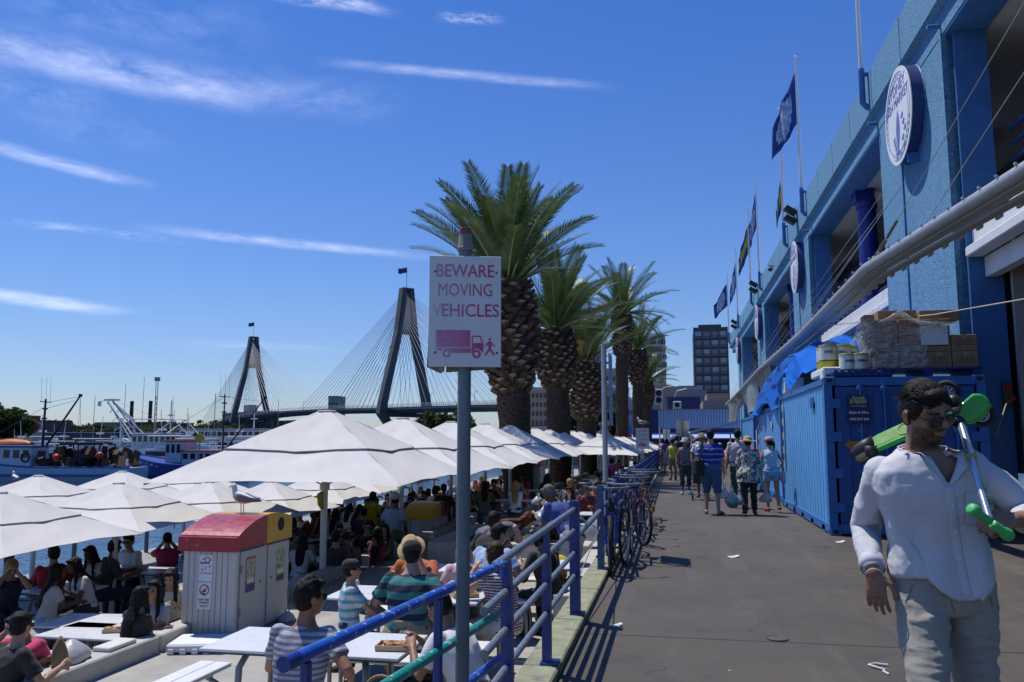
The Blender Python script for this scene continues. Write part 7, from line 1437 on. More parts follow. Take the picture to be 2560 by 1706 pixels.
sh = mobj('shirt', me, mSh, HERO); md = sh.modifiers.new('s', 'SOLIDIFY'); md.thickness = .0025; md.offset = 1
for p in me.polygons: p.use_smooth = True
bvs = BVHTree.FromPolygons([v.co.copy() for v in me.vertices], [tuple(p.vertices) for p in me.polygons])
b = MB(); zz = np.linspace(vz0 - .005, z0 - .07, 30); xx = [vx + .004 - .045 * (1 - (z - zz[-1]) / (zz[0] - zz[-1])) for z in zz]
b.grid(lambda u, v: front(bvs, xx[min(29, int(round(v * 29)))] + (u - .5) * .036, zz[min(29, int(round(v * 29)))], .004 + .003 * sin(pi * u)), 6, 29); pk = part('placket', b, mSh, sh, smooth='all'); md = pk.modifiers.new('s', 'SOLIDIFY'); md.thickness = .002
for k in (5, 12, 19): b = MB(); p_ = front(bvs, xx[k], zz[k], .009); b.cyl(p_, p_ + Vector((0, .003, 0)), .0055, n=12); part('button', b, mSignW, sh)
b = MB(); pc = (-.125, r.sp(.30).z); b.grid(lambda u, v: front(bvs, pc[0] + (u - .5) * .115, pc[1] + (v - .5) * .13 - .012 * (1 - abs(u - .5) * 2) * (v < .3), .005), 10, 10); pk = part('chest_pocket', b, mSh, sh, smooth='all'); md = pk.modifiers.new('s', 'SOLIDIFY'); md.thickness = .002
# collar: open band on one side, turned lapel on the other
def edge(q, f): z = vz0 + (vz1 - vz0) * f; return front(bvs, vx + .004 + q * (.074 * f + .004), z, .004)
nk = lambda a, h, rr_: Vector((r.N.x, r.N.y - .004, 0)) + Vector((cos(a) * rr_, sin(a) * rr_ * .95, h))
for q in (1, -1):
    b = MB(); top = r.sp(.525).z
    def cf(u, v, q=q):
        if u < .55:
            g = u / .55; a_ = (pi / 2 + (pi - .9) * (1 - g) ) if q < 0 else (pi / 2 - (pi - .9) * (1 - g)); a_ = -pi / 2 + (pi * .80 * g) * q * 1.0; p = nk(a_, top - .012 - .03 * g, .083 + .012 * v); p.z += v * .042 * (1 - .25 * g); return p
        g = (u - .55) / .45; e_ = edge(q, .97 - .97 * g); a_ = -pi / 2 + pi * .80 * q; p0 = nk(a_, top - .042, .083); m_ = min(1, g * 3); base = p0.lerp(e_, m_) if g < .34 else e_; wd = (.040 if q > 0 else .075) * (1 - g) ** .8; out = Vector((q * .9, .35, .25 if g < .3 else -.05)); return base + out * wd * v + Vector((0, .004, .010 * v * (1 - g)))
    b.grid(cf, 40, 5); o = part('collar', b, mSh, sh, smooth='all'); md = o.modifiers.new('s', 'SOLIDIFY'); md.thickness = .003
for i, (a, e, w) in enumerate(r.arm):
    end = .88 if i == 0 else .60; p = e.lerp(w, end); d = (w - e).normalized(); b = MB(); b.loft([(p - d * .055, .045 * s), (p - d * .05, .049 * s), (p - d * .02, .050 * s), (p + d * .008, .049 * s), (p + d * .014, .046 * s), (p + d * .006, .040 * s)], 26, False); o = part('cuff', b, mSh, sh, smooth='all')
p = r.arm[0][2] + (r.arm[0][2] - r.arm[0][1]).normalized() * .012; b = MB(); b.torus(p, .031 * s, .0032, (r.arm[0][2] - r.arm[0][1]), 28, 8); part('bracelet', b, M('bracelet', (.6, .58, .54), .3, .3), HERO, smooth=True)
# scooter ---------------------------------------------------------------------------------
def wp(px, py, y): return D(px, py, y + SY)
sc0 = wp(2410, 1035, 3.45); sct = thing('scooter', 'green and silver three wheeled kick scooter carried over the shoulder of the man', 'scooter', sc0)
def sc(n, b, m, par=None, **k):
    o = b.build(n, m, par or sct, **k)
    if par is None: o.location = -sc0
    return o
mGr = M('scooter_green', (.012, .36, .04), .35, var=.06, coat=.2); mGrD = M('scooter_pad', (.10, .26, .04), .6, var=.2, scale=20); mPl = M('scooter_black', (.014, .014, .015), .45); mAl = M('alloy', (.55, .57, .62), .25, .8, var=.04); mGrip = M('grip_green', (.07, .46, .13), .5, var=.05)
A, Bq = wp(2174, 1118, 3.70), wp(2400, 1016, 3.52); ax_ = (Bq - A).normalized(); wv = Vector((.25, -.80, -.40)); wv = (wv - ax_ * wv.dot(ax_)).normalized(); nv = ax_.cross(wv).normalized(); LL = (Bq - A).length
b = MB(); hw = .043; ol = [(0, -hw * .8), (.05, -hw), (LL * .8, -hw), (LL, -hw * .6), (LL, hw * .6), (LL * .8, hw), (.05, hw), (0, hw * .8)]; b.prism(ol, A - nv * .012, ax_, wv, nv, .024); dk_ = sc('deck', b, mGr)
b = MB(); b.prism([(.03 + p[0] * .9, p[1] * .72) for p in ol], A - nv * .0135, ax_, wv, nv, .002); b.prism([(.03 + p[0] * .9, p[1] * .72) for p in ol], A + nv * .0115, ax_, wv, nv, .002); sc('grip_pad', b, mGrD, dk_).location = (0, 0, 0)
b = MB(); 
for q in (-.0142, .0142): b.torus(A + ax_ * LL * .42 + nv * q, .034, .003, nv, 28, 5); b.torus(A + ax_ * LL * .62 + nv * q, .016, .003, nv, 20, 5)
sc('emblem', b, M('emblem_olive', (.28, .34, .10), .5), dk_)
b = MB(); b.loft([(A + ax_ * .03, (.022, .043)), (A - ax_ * .02, (.028, .043)), (A - ax_ * .06, (.030, .034)), (A - ax_ * .085, (.018, .022))], 16); b.box(A + ax_ * .0 + wv * .03, (.05, .05, .05)); sc('rear_brake', b, mPl, smooth='all')
wr_ = A - ax_ * .035 + wv * .045; b = MB(); b.torus(wr_, .028, .012, nv, 26, 8); b.cyl(wr_ - nv * .012, wr_ + nv * .012, .02, n=16); sc('rear_wheel', b, mTyre, smooth=True)
H0 = wp(2416, 1028, 3.37); wa = (wp(2448, 1038, 3.40) - wp(2372, 985, 3.50)).normalized(); wax = (wa * .25 + Vector((-.60, -.75, .05))).normalized()
b = MB(); hd = []
u_, v_ = (wp(2440, 1040, 3.40) - wp(2400, 1018, 3.42)).normalized(), Vector((0, 0, 1)); v_ = (v_ - u_ * v_.dot(u_)).normalized(); n_ = u_.cross(v_)
pl_ = [(-.045, -.055), (-.048, .0), (-.03, .025), (-.018, .075), (.01, .092), (.042, .088), (.066, .065), (.07, .015), (.048, -.035), (.0, -.06)]
b.prism(pl_, H0 - n_ * .02, u_, v_, n_, .04); o = sc('front_cover', b, mGr); bv = o.modifiers.new('b', 'BEVEL'); bv.width = .012; bv.segments = 3
b = MB(); b.cyl(wp(2368, 990, 3.48), wp(2452, 1046, 3.40), .012, n=10); b.ball(H0 - v_ * .055, .034, 14, 10); b.ball(H0 - u_ * .06 + v_ * .01, .03, 14, 10); b.loft([(Bq - ax_ * .05, .03), (H0 - v_ * .04, .034), (H0 - u_ * .04, .03)], 12); sc('axle_block', b, mPl, smooth='all')
for c in (wp(2368, 982, 3.52), wp(2454, 1036, 3.50)):
    b = MB(); b.torus(c, .043, .013, wax, 32, 10, 1.25); w_ = sc('wheel', b, mTyre, smooth=True); b = MB(); b.torus(c, .031, .004, wax, 28, 6, 2); b.cyl(c - wax * .014, c + wax * .014, .010, n=12); X_, Y_ = b.frame(wax)
    for k in range(9): a_ = 2 * pi * k / 9; d_ = X_ * cos(a_) + Y_ * sin(a_); b.cyl(c + d_ * .008 - wax * .012, c + d_ * .031 - wax * .010, .0028, n=5)
    sc('rim', b, mAl, w_, smooth=True)
T0, T1 = wp(2404, 1062, 3.36), wp(2474, 1300, 3.03); b = MB(); b.cyl(T0, T0.lerp(T1, .36), .0165, n=18); b.cyl(T0.lerp(T1, .30), T0.lerp(T1, .36), .021, n=18); b.cyl(T0.lerp(T1, .36), T1, .0135, n=18); st_ = sc('steering_tube', b, mAl, smooth=True)
b = MB(); b.cyl(T0.lerp(T1, .345), T0.lerp(T1, .375), .0205, n=18); sc('clamp_band', b, M('band_lime', (.35, .42, .03), .4), st_, smooth=True)
b = MB(); d_ = (T1 - T0).normalized(); s_ = d_.cross(Vector((0, 1, 0))).normalized()
for k in range(9): p = T0.lerp(T1, .60 + .035 * k); b.ball(p + Vector((.004, -.0125, 0)) + s_ * .002, (.006, .003, .0075), 8, 6)
sc('decal', b, M('decal_teal', (.01, .30, .22), .4), st_, smooth=True)
g0, g1 = wp(2428, 1272, 2.965), wp(2524, 1341, 3.06); gd = (g1 - g0)
for e0, f0 in ((g0, .46), (g1, -.46)):
    d_ = gd if f0 > 0 else -gd; b = MB(); b.loft([(e0 - d_ * .03, .012), (e0 - d_ * .01, .021), (e0 + d_ * .05, .0245), (e0 + d_ * .13, .022), (e0 + d_ * .19, .0165), (e0 + d_ * .44, .0175), (e0 + d_ * .46, .014)], 20); sc('hand_grip', b, mGrip, smooth='all')
# ------------------------------------------------------------------ harbour: boats, bridge, far shore, city
def foli(n, a, c): return leaf_mat(n, a, c, .85)
mFol = foli('tree_leaf', (.018, .034, .012), (.05, .075, .024)); mFol2 = foli('tree_leaf_olive', (.03, .042, .016), (.07, .085, .03)); mTrunk = M('tree_trunk', (.07, .05, .035), .9)
def L(px, y, z=0.0): p = D(px, 1100, y); return Vector((p.x, p.y, z))
def crown_mesh(b, c, rx, rz_, n, leaf, rnd):
    cl = [(Vector((rnd.gauss(0, .5), rnd.gauss(0, .5), rnd.gauss(.05, .42))), rnd.uniform(.25, .5)) for _ in range(12)]
    for k in range(n):
        cc, cr = cl[k % len(cl)]; d = Vector((rnd.gauss(0, 1), rnd.gauss(0, 1), rnd.gauss(0, 1))).normalized() * cr * rnd.random() ** .4; p = cc + d; p = Vector(c) + Vector((p.x * rx, p.y * rx, p.z * rz_)); u = Vector((rnd.gauss(0, 1), rnd.gauss(0, 1), rnd.gauss(0, .6))).normalized(); w = u.orthogonal().normalized(); s_ = leaf * rnd.uniform(.6, 1.3)
        b.add([p - u * s_, p + w * s_ * .6, p + u * s_, p - w * s_ * .6], [(0, 1, 2, 3)])
def tree(label, base, h, r, seed, mat=None, n=900, leaf=None, group='trees on the far shore'):
    rnd = random.Random(seed); t = thing('tree', label, 'tree', base, 0, group); b = MB(); b.loft([((0, 0, -.5), h * .035), ((h * .02, 0, h * .35), h * .025), ((0, h * .02, h * .75), h * .012)], 8)
    for q in range(4): a = q * 1.7 + seed; b.loft([((0, 0, h * (.3 + .08 * q)), h * .014), ((cos(a) * r * .6, sin(a) * r * .6, h * (.55 + .08 * q)), h * .005)], 6)
    part('trunk', b, mTrunk, t, smooth=True); b = MB(); crown_mesh(b, (0, 0, h * .62), r * .95, h * .40, n, leaf or r * .11, rnd); part('crown', b, mat or mFol, t); return t
# bridge -------------------------------------------------------------------------------------
mBr = M('bridge_concrete', (.085, .09, .10), .8, var=.15, scale=.08, world=True); mBrP = M('bridge_plate', (.16, .18, .22), .6); mCable = M('stay_cable', (.24, .26, .29), .5); mDeck = M('bridge_deck', (.10, .105, .115), .8)
PR = Vector((-200, 595, 0)); PL = Vector((-465, 847, 0)); dB = (PR - PL).normalized(); nB = Vector((-dB.y, dB.x, 0)); nB = nB if nB.y > 0 else -nB
DK = [PL - dB * 250 + Vector((0, 0, 4)), PL - dB * 160 + Vector((0, 0, 15)), PL - dB * 60 + Vector((0, 0, 23)), PL + Vector((0, 0, 26)), PL + dB * 120 + Vector((0, 0, 28.5)), PL + dB * 250 + Vector((0, 0, 27.5)), PR + Vector((0, 0, 25)), PR + dB * 90 + Vector((0, 0, 23.5)), PR + dB * 150 + Vector((6, 0, 22)), Vector((-40, 462, 20)), Vector((60, 440, 18)), Vector((200, 430, 16))]
br = thing('cable_bridge', 'cable stayed bridge with two dark A shaped towers across the harbour', 'bridge', PR)
def bpart(n, b, m, par=br, **k):
    o = b.build(n, m, par, **k)
    if par is br: o.location = -PR
    return o
def dk(s):
    i = min(len(DK) - 2, int(s)); f = s - i; a, b_, c, d = DK[max(0, i - 1)], DK[i], DK[i + 1], DK[min(len(DK) - 1, i + 2)]; return .5 * ((2 * b_) + (c - a) * f + (2 * a - 5 * b_ + 4 * c - d) * f * f + (3 * b_ - a - 3 * c + d) * f ** 3)
N_ = 110; cs = [dk(k / N_ * (len(DK) - 1)) for k in range(N_ + 1)]; rs = []
for k, p in enumerate(cs):
    d = (cs[min(N_, k + 1)] - cs[max(0, k - 1)]); d.z = 0; d.normalize(); n = Vector((-d.y, d.x, 0)); rs.append([p + n * 16 + Vector((0, 0, .4)), p + n * 16 - Vector((0, 0, 1.2)), p + n * 9 - Vector((0, 0, 3.4)), p - n * 9 - Vector((0, 0, 3.4)), p - n * 16 - Vector((0, 0, 1.2)), p - n * 16 + Vector((0, 0, .4))])
b = MB(); b.rings(rs); bpart('deck', b, mDeck)
b = MB()
for side in (1, 5):
    for k in range(0, N_, 1):
        i_ = 0 if side == 1 else 5; a, c = rs[k][i_], rs[k + 1][i_]
        for z in (.8, 1.6, 2.4): b.cyl(a + Vector((0, 0, z)), c + Vector((0, 0, z)), .10, n=4, caps=False)
        for q in range(3): p = a.lerp(c, q / 3); b.cyl(p, p + Vector((0, 0, 2.5)), .11, n=4, caps=False)
bpart('parapet_fence', b, M('bridge_fence', (.34, .36, .38), .5))
for nm, P0, lab in (('tower', PR, None), ('tower', PL, None)):
    for q in (-1, 1):
        b = MB(); prof = [(8, 9.5, 6.0), (21, 19.5, 6.5), (30, 18.4, 5.6), (84, 6.4, 4.6), (117, 3.0, 3.6)]
        rr_ = []
        for z, o, w in prof: c = P0 + nB * q * o + Vector((0, 0, z)); rr_.append([c + nB * w * .5 + dB * 3.2, c + nB * w * .5 - dB * 3.2, c - nB * w * .5 - dB * 3.2, c - nB * w * .5 + dB * 3.2])
        b.rings(rr_); bpart('tower_leg', b, mBr)
    b = MB(); rr_ = []
    for z, o in ((84, 5.2), (114, 2.4)): c = P0 + Vector((0, 0, z)); rr_.append([c + nB * o + dB * 1.2, c + nB * o - dB * 1.2, c - nB * o - dB * 1.2, c - nB * o + dB * 1.2])
    b.rings(rr_); bpart('tower_web', b, mBrP)
    b = MB(); c = P0 + Vector((0, 0, 116.5)); b.box(c, (9.5, 7.2, 1.6), atan2(nB.y, nB.x)); c2 = P0 + Vector((0, 0, 83)); b.box(c2, (12.5, 6.2, 2.4), atan2(nB.y, nB.x)); bpart('tower_cap', b, mBr)
    b = MB(); b.box(P0 + Vector((0, 0, 20.0)), (36, 5, 3), atan2(nB.y, nB.x)); bpart('cross_beam', b, mBr)
    b = MB(); b.cyl(P0 + Vector((0, 0, 117)), P0 + Vector((0, 0, 134)), .22, n=6); bpart('flag_mast', b, mCable)
    b = MB().mat(0)
    def fl(u, v): return P0 + Vector((0, 0, 133.5 - v * 4.2 + .4 * sin(u * 7))) + Vector((-.95, .1, 0)) * (u * 8) + Vector((.1, .9, 0)) * (.5 * sin(u * 8))
    b.grid(fl, 12, 6)
    for k in range(72):
        i, j = k % 12, k // 12
        if i < 6 and j < 3 and (j == 1 or i == 2 or i == 3): b.mi[k] = 1
        elif i < 6 and j < 3 and (i == j or i == 5 - j): b.mi[k] = 2
    bpart('national_flag', b, [M('flag_navy', (.015, .03, .16), .7, trans=.3), M('flag_red2', (.5, .03, .05), .7), M('flag_white2', (.6, .6, .6), .7)], smooth='all')
    for sgn in (-1, 1):
        reach = 178 if not (sgn < 0 and P0 is PL) else 165
        for k in range(17):
            f = (k + 1) / 17; zt = 88 + 25 * f; along = 14 + (reach - 14) * f; c = P0 + dB * sgn * along; kk = min(range(len(cs)), key=lambda i: (Vector((cs[i].x, cs[i].y, 0)) - c).length)
            for q in (-1, 1): b = MB(); e = cs[kk] + nB * q * 15.5; b.cyl(P0 + nB * q * (6.2 - 3.4 * f) + Vector((0, 0, zt)), Vector((c.x, c.y, cs[kk].z)) + nB * q * 15.5 + Vector((0, 0, .5)), .15, n=5, caps=False); bpart('stay_cable', b, mCable)
for s_ in (7.6, 8.3, 9.0, 9.7, 10.4, .6, 1.3, 2.0):
    p = dk(s_); b = MB(); b.box((p.x, p.y, p.z / 2 - 2), (7, 4, p.z - 2 + 3), atan2(nB.y, nB.x)); bpart('pier', b, mBr)
for k in range(13): p = cs[8 + k * 7]; b = MB(); b.cyl(p + Vector((0, 0, .5)), p + Vector((0, 0, 10)), .14, n=5); b.cyl(p + Vector((0, 0, 10)), p + Vector((2.4, 0, 10.4)), .12, n=5); bpart('lamp_post', b, mCable)
# silos with the dark band, power block, chimneys, sheds ------------------------------------------------
mBrick = M('silo_brown', (.15, .075, .06), .8, var=.2, scale=.1, world=True); mNavyB = M('band_navy', (.03, .04, .085), .6); mShedD = M('shed_dark', (.055, .06, .075), .7); mShedW = M('shed_white', (.62, .64, .66), .6); mTile = M('red_brick', (.13, .07, .06), .85, var=.25, scale=.3, world=True); mConcG = M('grey_concrete', (.26, .26, .26), .8, var=.1, scale=.1, world=True)
p = L(630, 960); t = thing('silo_row', 'row of brown grain silos with a dark navy band on top under the bridge', 'silo', p)
b = MB(); y_ax = Vector((.80, -.6, 0))
for k in range(12): c = y_ax * (-46 + k * 17); b.cyl((c.x, c.y, -2), (c.x, c.y, 24), 8.4, n=16)
part('silo_tubes', b, mBrick, t, smooth=True); b = MB(); b.box((y_ax.x * -10, y_ax.y * -10, 30), (125, 19, 13), atan2(y_ax.y, y_ax.x)); part('band', b, mNavyB, t); b = MB(); b.box((y_ax.x * -8, y_ax.y * -8, 41), (18, 10, 9), atan2(y_ax.y, y_ax.x)); part('head_house', b, M('pale_block', (.4, .4, .4), .8), t)
lettering('Ashton', 9, basis(y_ax * -45 + Vector((-7, -9, 30)), y_ax, (0, 0, 1)), M('band_letter', (.10, .13, .25), .6), 'lettering', t, ext=.05)
for px, ht, lab in ((325, 41, 'left dark chimney behind the white trawler gantry'), (372, 41, 'right dark chimney behind the white trawler gantry')):
    p = L(px, 760); t = thing('chimney', lab, 'chimney', p, 0, 'pair of dark chimneys'); b = MB(); b.loft([((0, 0, 0), 2.2), ((0, 0, ht - 3), 1.8), ((0, 0, ht), 2.0)], 16); part('shaft', b, M('chimney_dark', (.045, .045, .055), .8), t, smooth=True); b = MB(); b.cyl((0, 0, ht), (0, 0, ht + .5), 1.6, n=14); part('rim', b, mBlack, t)
def block(name, label, cat, px0, px1, y, h, mat, d=20, roof=None, rows=0, cols=0, wm=None, rz=0, base=ZW + 1, group=None):
    a, c = L(px0, y), L(px1, y); w = (c - a).length; m = (a + c) / 2; u = (c - a).normalized(); rzz = atan2(u.y, u.x) + rz; t = thing(name, label, cat, (m.x, m.y, base), rzz, group); b = MB(); b.box((0, d / 2, h / 2), (w, d, h)); part('wall', b, mat, t); b = MB(); b.box((0, d / 2, h + h * .012), (w * 1.02, d * 1.03, h * .04)); part('roof', b, roof or mat, t)
    for r_ in range(rows):
        for k in range(cols): b = MB(); b.box((-w / 2 + w * (k + .5) / cols, -.05 * h / 10, h * (r_ + .55) / (rows + .2)), (w / cols * .55, .04 * h / 4 + .05, h / rows * .5)); part('window', b, wm or mGlass, t)
    return t
block('power_hall', 'dark long power hall below the two chimneys', 'building', 285, 400, 770, 21, mShedD, 60); block('brick_block', 'dark red brick block with roof hut behind the trawler mast', 'building', 40, 100, 520, 17, mTile, 30, rows=4, cols=9); block('roof_hut', 'small plant room standing on the brick block roof', 'building', 62, 72, 528, 20.5, mTile, 10)
block('waterfront_shed', 'long low white roofed shed behind the cruisers', 'shed', 95, 420, 330, 6.4, mShedD, 30, mShedW, 1, 12, mGlass); block('waterfront_shed', 'grey marina hall left of the silos', 'shed', 210, 470, 300, 3.2, mConcG, 22, mShedD); block('shore_house', 'tan roofed house among the far trees', 'house', 235, 290, 640, 18, M('tan_wall', (.3, .24, .18), .8), 20, rows=2, cols=6); block('shore_house', 'pale shore building right of the chimneys', 'house', 405, 450, 700, 15, mShedW, 24, rows=2, cols=6)
block('concrete_tower', 'grey square concrete tower above the bridge deck', 'tower', 818, 842, 800, 47, mConcG, 20, rows=3, cols=4); block('low_warehouse', 'grey low warehouse under the bridge at the right', 'warehouse', 1190, 1330, 260, 4.5, M('ware_grey', (.22, .25, .27), .7), 25, rows=1, cols=9); block('low_warehouse', 'pale warehouse with dark roof behind the palm trunks', 'warehouse', 1330, 1500, 190, 6.5, M('ware_pale', (.34, .36, .40), .7), 25, mShedD, 1, 8)
b = MB(); rnd = random.Random(4)
for k in range(46):
    px = -60 + k * 14 + rnd.uniform(-6, 6); y_ = 620 + 180 * rnd.random(); p = L(px, y_, 5 + 7 * rnd.random() * (1 if 90 < px < 260 or px > 380 else .5)); crown_mesh(b, p, 14 + 8 * rnd.random(), 6 + 3 * rnd.random(), 330, 1.7, rnd)
for k in range(50):
    px = 600 + k * 14; p = L(px, 1020 + 60 * rnd.random(), 5); crown_mesh(b, p, 18, 8, 60, 3.6, rnd)
o = b.build('treeline', mFol2); o['kind'] = 'stuff'; tag(o, 'wooded ridge of far trees along the opposite shore', 'trees')
for k, (px, y_, h, r, l) in enumerate(((-30, 190, 13, 8, 'dark tree at the far left edge behind the trawler'), (15, 200, 13.5, 9, 'broad dark tree left of the brick block'), (40, 215, 12, 7, 'dark tree next to the brick block'), (1062, 330, 15, 8, 'round tree below the right bridge tower'), (1127, 300, 14.5, 9, 'leafy tree just left of the warning sign post'), (1440, 120, 7, 3, 'bare scrubby tree between the second and third palm'), (1510, 105, 8, 3, 'thin tree behind the pale sign pole'), (1085, 340, 11, 6, 'low tree right of the bridge tower foot'))): tree(l, L(px, y_, ZW + .8 if y_ > 130 else 0), h, r, k * 3 + 1, mFol if k < 3 else mFol2, 1500)
b = MB(); p0 = L(-80, 190); b.box((p0.x + 10, p0.y + 30, ZW + .3), (70, 60, 2)); structure(b.build('shore_bank', mLand))
# boats -----------------------------------------------------------------------------------
mHullW = M('hull_white', (.62, .63, .64), .4, var=.1, scale=2, spots=((.35, .3, .25), 3, .68)); mHullB = M('hull_blue', (.012, .045, .27), .45, var=.15, scale=2); mHullPB = M('hull_paleblue', (.34, .45, .55), .5, var=.12, scale=2); mTrim = M('trim_blue', (.02, .07, .32), .5); mRoofR = M('roof_red', (.38, .06, .05), .6); mDinghy = M('dinghy_orange', (.52, .15, .03), .6, var=.2); mRust = M('rusty_gear', (.07, .035, .02), .85, var=.5, scale=6); mTank = M('tank_teal', (.12, .32, .33), .5); mBSteel = M('boat_black', (.02, .02, .024), .6)
def hull(b, Lh, B, D0, sheer=.8, low=-.9, bow=1.0):
    """bow toward +X"""
    n = 18; rs = []
    for k in range(n + 1):
        f = k / n; x = -Lh / 2 + Lh * f; w = B / 2 * (1 if f < .55 else max(.02, 1 - ((f - .55) / .45) ** 2.1)); w *= .86 + .14 * min(1, f * 6); zt = D0 + sheer * max(0, (f - .45) / .55) ** 1.7; rk = bow * max(0, f - .8) / .2
        rs.append([(x + rk * .5, w, zt), (x + rk * .2, w * .97, zt * .5), (x - rk * .3, w * .72, low * .5), (x - rk * .6, 0, low), (x - rk * .3, -w * .72, low * .5), (x + rk * .2, -w * .97, zt * .5), (x + rk * .5, -w, zt)])
    b.rings(rs); return rs
def wins(t, cabin, mat=mGlass):
    for (c, d) in cabin: b = MB(); b.box(c, d); part('window', b, mat, t)
def trawler(label, loc, rz, hm, Lh=15, col='white', roof=None, kind=1, trim=None):
    t = thing('trawler', label, 'boat', loc, rz, 'fishing trawlers at the quay'); b = MB(); rs = hull(b, Lh, 4.4, 1.5, 1.3); part('hull', b, hm, t, smooth=35)
    b = MB()
    for sy in (0, 6):
        pts = [Vector(r[sy]) + Vector((0, 0, .06)) for r in rs]; b.tube(pts, .09, 6)
    part('gunwale', b, trim or mTrim, t, smooth=True); b = MB(); b.box((-.6, 0, 1.42), (Lh * .84, 3.7, .06)); part('deck', b, mRust, t); return t
def mast(t, x, z0, z1, r=.09, m=None, spread=True):
    b = MB(); b.loft([((x, 0, z0), r), ((x, 0, z1), r * .7)], 8); b.cyl((x, -.9, z1 - .3), (x, .9, z1 - .3), .05, n=6)
    for q in (-.8, -.1, .7): b.cyl((x, q, z1 - .3), (x + .1, q, z1 + 2.2), .014, n=4)
    for z in (z1 - 1, z1 - 2): b.box((x, 0, z), (.3, .5, .14))
    part('mast', b, m or mBSteel, t)
def boom(t, a, c, r=.07, m=None): b = MB(); b.loft([(a, r), (c, r * .7)], 8); b.box(c, (.3, .2, .3)); part('boom', b, m or mBSteel, t)
def stays(t, ls):
    for a, c in ls: b = MB(); b.cyl(a, c, .018, n=4, caps=False); part('rigging', b, mBSteel, t)
def cabin(t, c, d, mat, roof, roofm, nw=5, side=-1):
    b = MB(); b.box(c, d, bev=.08); cb = part('cabin', b, mat, t); b = MB(); b.box((c[0], c[1], c[2] + d[2] / 2 + .06), (d[0] + roof, d[1] + roof, .14), bev=.03); part('cabin_roof', b, roofm, t)
    for k in range(nw):
        for sy in (-1, 1): b = MB(); b.box((c[0] - d[0] / 2 + d[0] * (k + .5) / nw, c[1] + sy * (d[1] / 2 + .01), c[2] + d[2] * .16), (d[0] / nw * .62, .04, d[2] * .38)); part('window', b, mGlass, t)
    for k in range(3): b = MB(); b.box((c[0] + d[0] / 2 + .01, c[1] - d[1] / 3 + k * d[1] / 3, c[2] + d[2] * .16), (.04, d[1] * .24, d[2] * .38)); part('window', b, mGlass, t)
    return cb
p = G(118, 1206, ZW); t = trawler('pale blue trawler with orange dinghy on its cabin roof at far left', (p.x - .6, p.y, ZW), R(188), mHullPB, 20)
b = MB(); b.box((0, 0, .75), (16.2, 4.43, .22)); part('blue_stripe', b, mTrim, t)
cabin(t, (3.4, 0, 2.5), (6.0, 3.0, 2.1), M('cabin_white', (.55, .60, .64), .5), .5, mTrim, 6); b = MB(); b.torus((.9, 1.56, 2.5), .42, .09, (0, 1, 0), 20, 8); part('lifebuoy', b, mBSteel, t, smooth=True)
mast(t, .2, 3.6, 8.4, .14); boom(t, (-.2, 0, 3.7), (-3.8, .6, 8.7), .12); stays(t, [((.2, 0, 8.0), (-3.8, .6, 8.6)), ((.2, 0, 7.4), (-3.2, .5, 8.2)), ((.2, 0, 7.6), (6.5, 0, 4.0)), ((-3.8, .6, 8.5), (-4.2, .6, 3.0)), ((-3.8, .6, 8.5), (-3.4, 0, 3.0))])
b = MB(); rnd = random.Random(2)
for k in range(80): x_ = rnd.uniform(-9.2, -.2); b.mat(rnd.randrange(3)); b.box((x_, rnd.uniform(-1.7, 1.9), 1.5 + rnd.random() * 1.6), (rnd.uniform(.15, .9), rnd.uniform(.2, .8), rnd.uniform(.3, 1.6)), Euler((rnd.uniform(-.6, .6), rnd.uniform(-.6, .6), rnd.random() * 3)).to_matrix())
part('deck_gear', b, [mRust, mBSteel, M('net_brown', (.10, .055, .03), .9)], t)
b = MB()
for x_ in (-6.6, -4.4, -2.2): b.box((x_, 1.4, 2.6), (.1, .1, 2.4)); b.box((x_, -1.4, 2.6), (.1, .1, 2.4)); b.box((x_, 0, 3.75), (.1, 2.9, .1))
b.box((-4.4, 1.4, 3.78), (4.6, .1, .1)); b.box((-4.4, -1.4, 3.78), (4.6, .1, .1)); b.box((-4.4, 0, 3.9), (4.2, 2.4, .14)); part('gantry', b, mBSteel, t)
for q, (x_, z_) in enumerate(((-2.4, 2.5), (-6.8, 2.7))): b = MB(); b.ball((x_, 1.7, z_), .38, 12, 8); part('float', b, M('float_red', (.5, .05, .02), .5), t, smooth=True)
R0 = Matrix.Rotation(R(188), 3, 'Z'); dp = Vector((p.x - .6, p.y, ZW)) + R0 @ Vector((3.3, .2, 3.72)); t2 = thing('dinghy', 'upturned orange dinghy lying on the cabin roof of the pale trawler', 'dinghy', dp, R(188)); b = MB(); n = 14; rs = []
for k in range(n + 1): f = k / n; w = .78 * sin(pi * min(1, .12 + f * .88)) ** .5; rs.append([(-2.1 + 4.2 * f, w * cos(a), .62 * max(.12, sin(pi * min(1, .1 + f * .84)) ** .5) * sin(a)) for a in [pi * q / 8 for q in range(9)]])
b.rings(rs); part('hull', b, mDinghy, t2, smooth=True); b = MB(); b.tube([(-2.0, 0, .5), (0, 0, .66), (2.0, 0, .5)], .05, 6); part('keel', b, mDinghy, t2)
p = G(375, 1196, ZW); t = trawler('bright blue trawler with red cabin roof, bow toward the left', (p.x + 3.4, p.y + 1, ZW), R(172), mHullB, 15, trim=mTrim)
cabin(t, (.4, 0, 2.9), (2.2, 2.6, 2.4), M('cabin_pale', (.45, .52, .58), .5), .5, mRoofR, 3); cabin(t, (-3.4, 0, 2.2), (5.0, 2.8, 1.6), M('cabin_pale', (0, 0, 0)), .4, mRoofR, 5); mast(t, -5.2, 2, 9.3, .10); boom(t, (-5.6, 0, 3.2), (-10.5, 0, 8.8), .09); stays(t, [((-5.2, 0, 9), (6.5, 0, 3.2)), ((-5.2, 0, 9), (-10, 0, 8.4))])
b = MB()
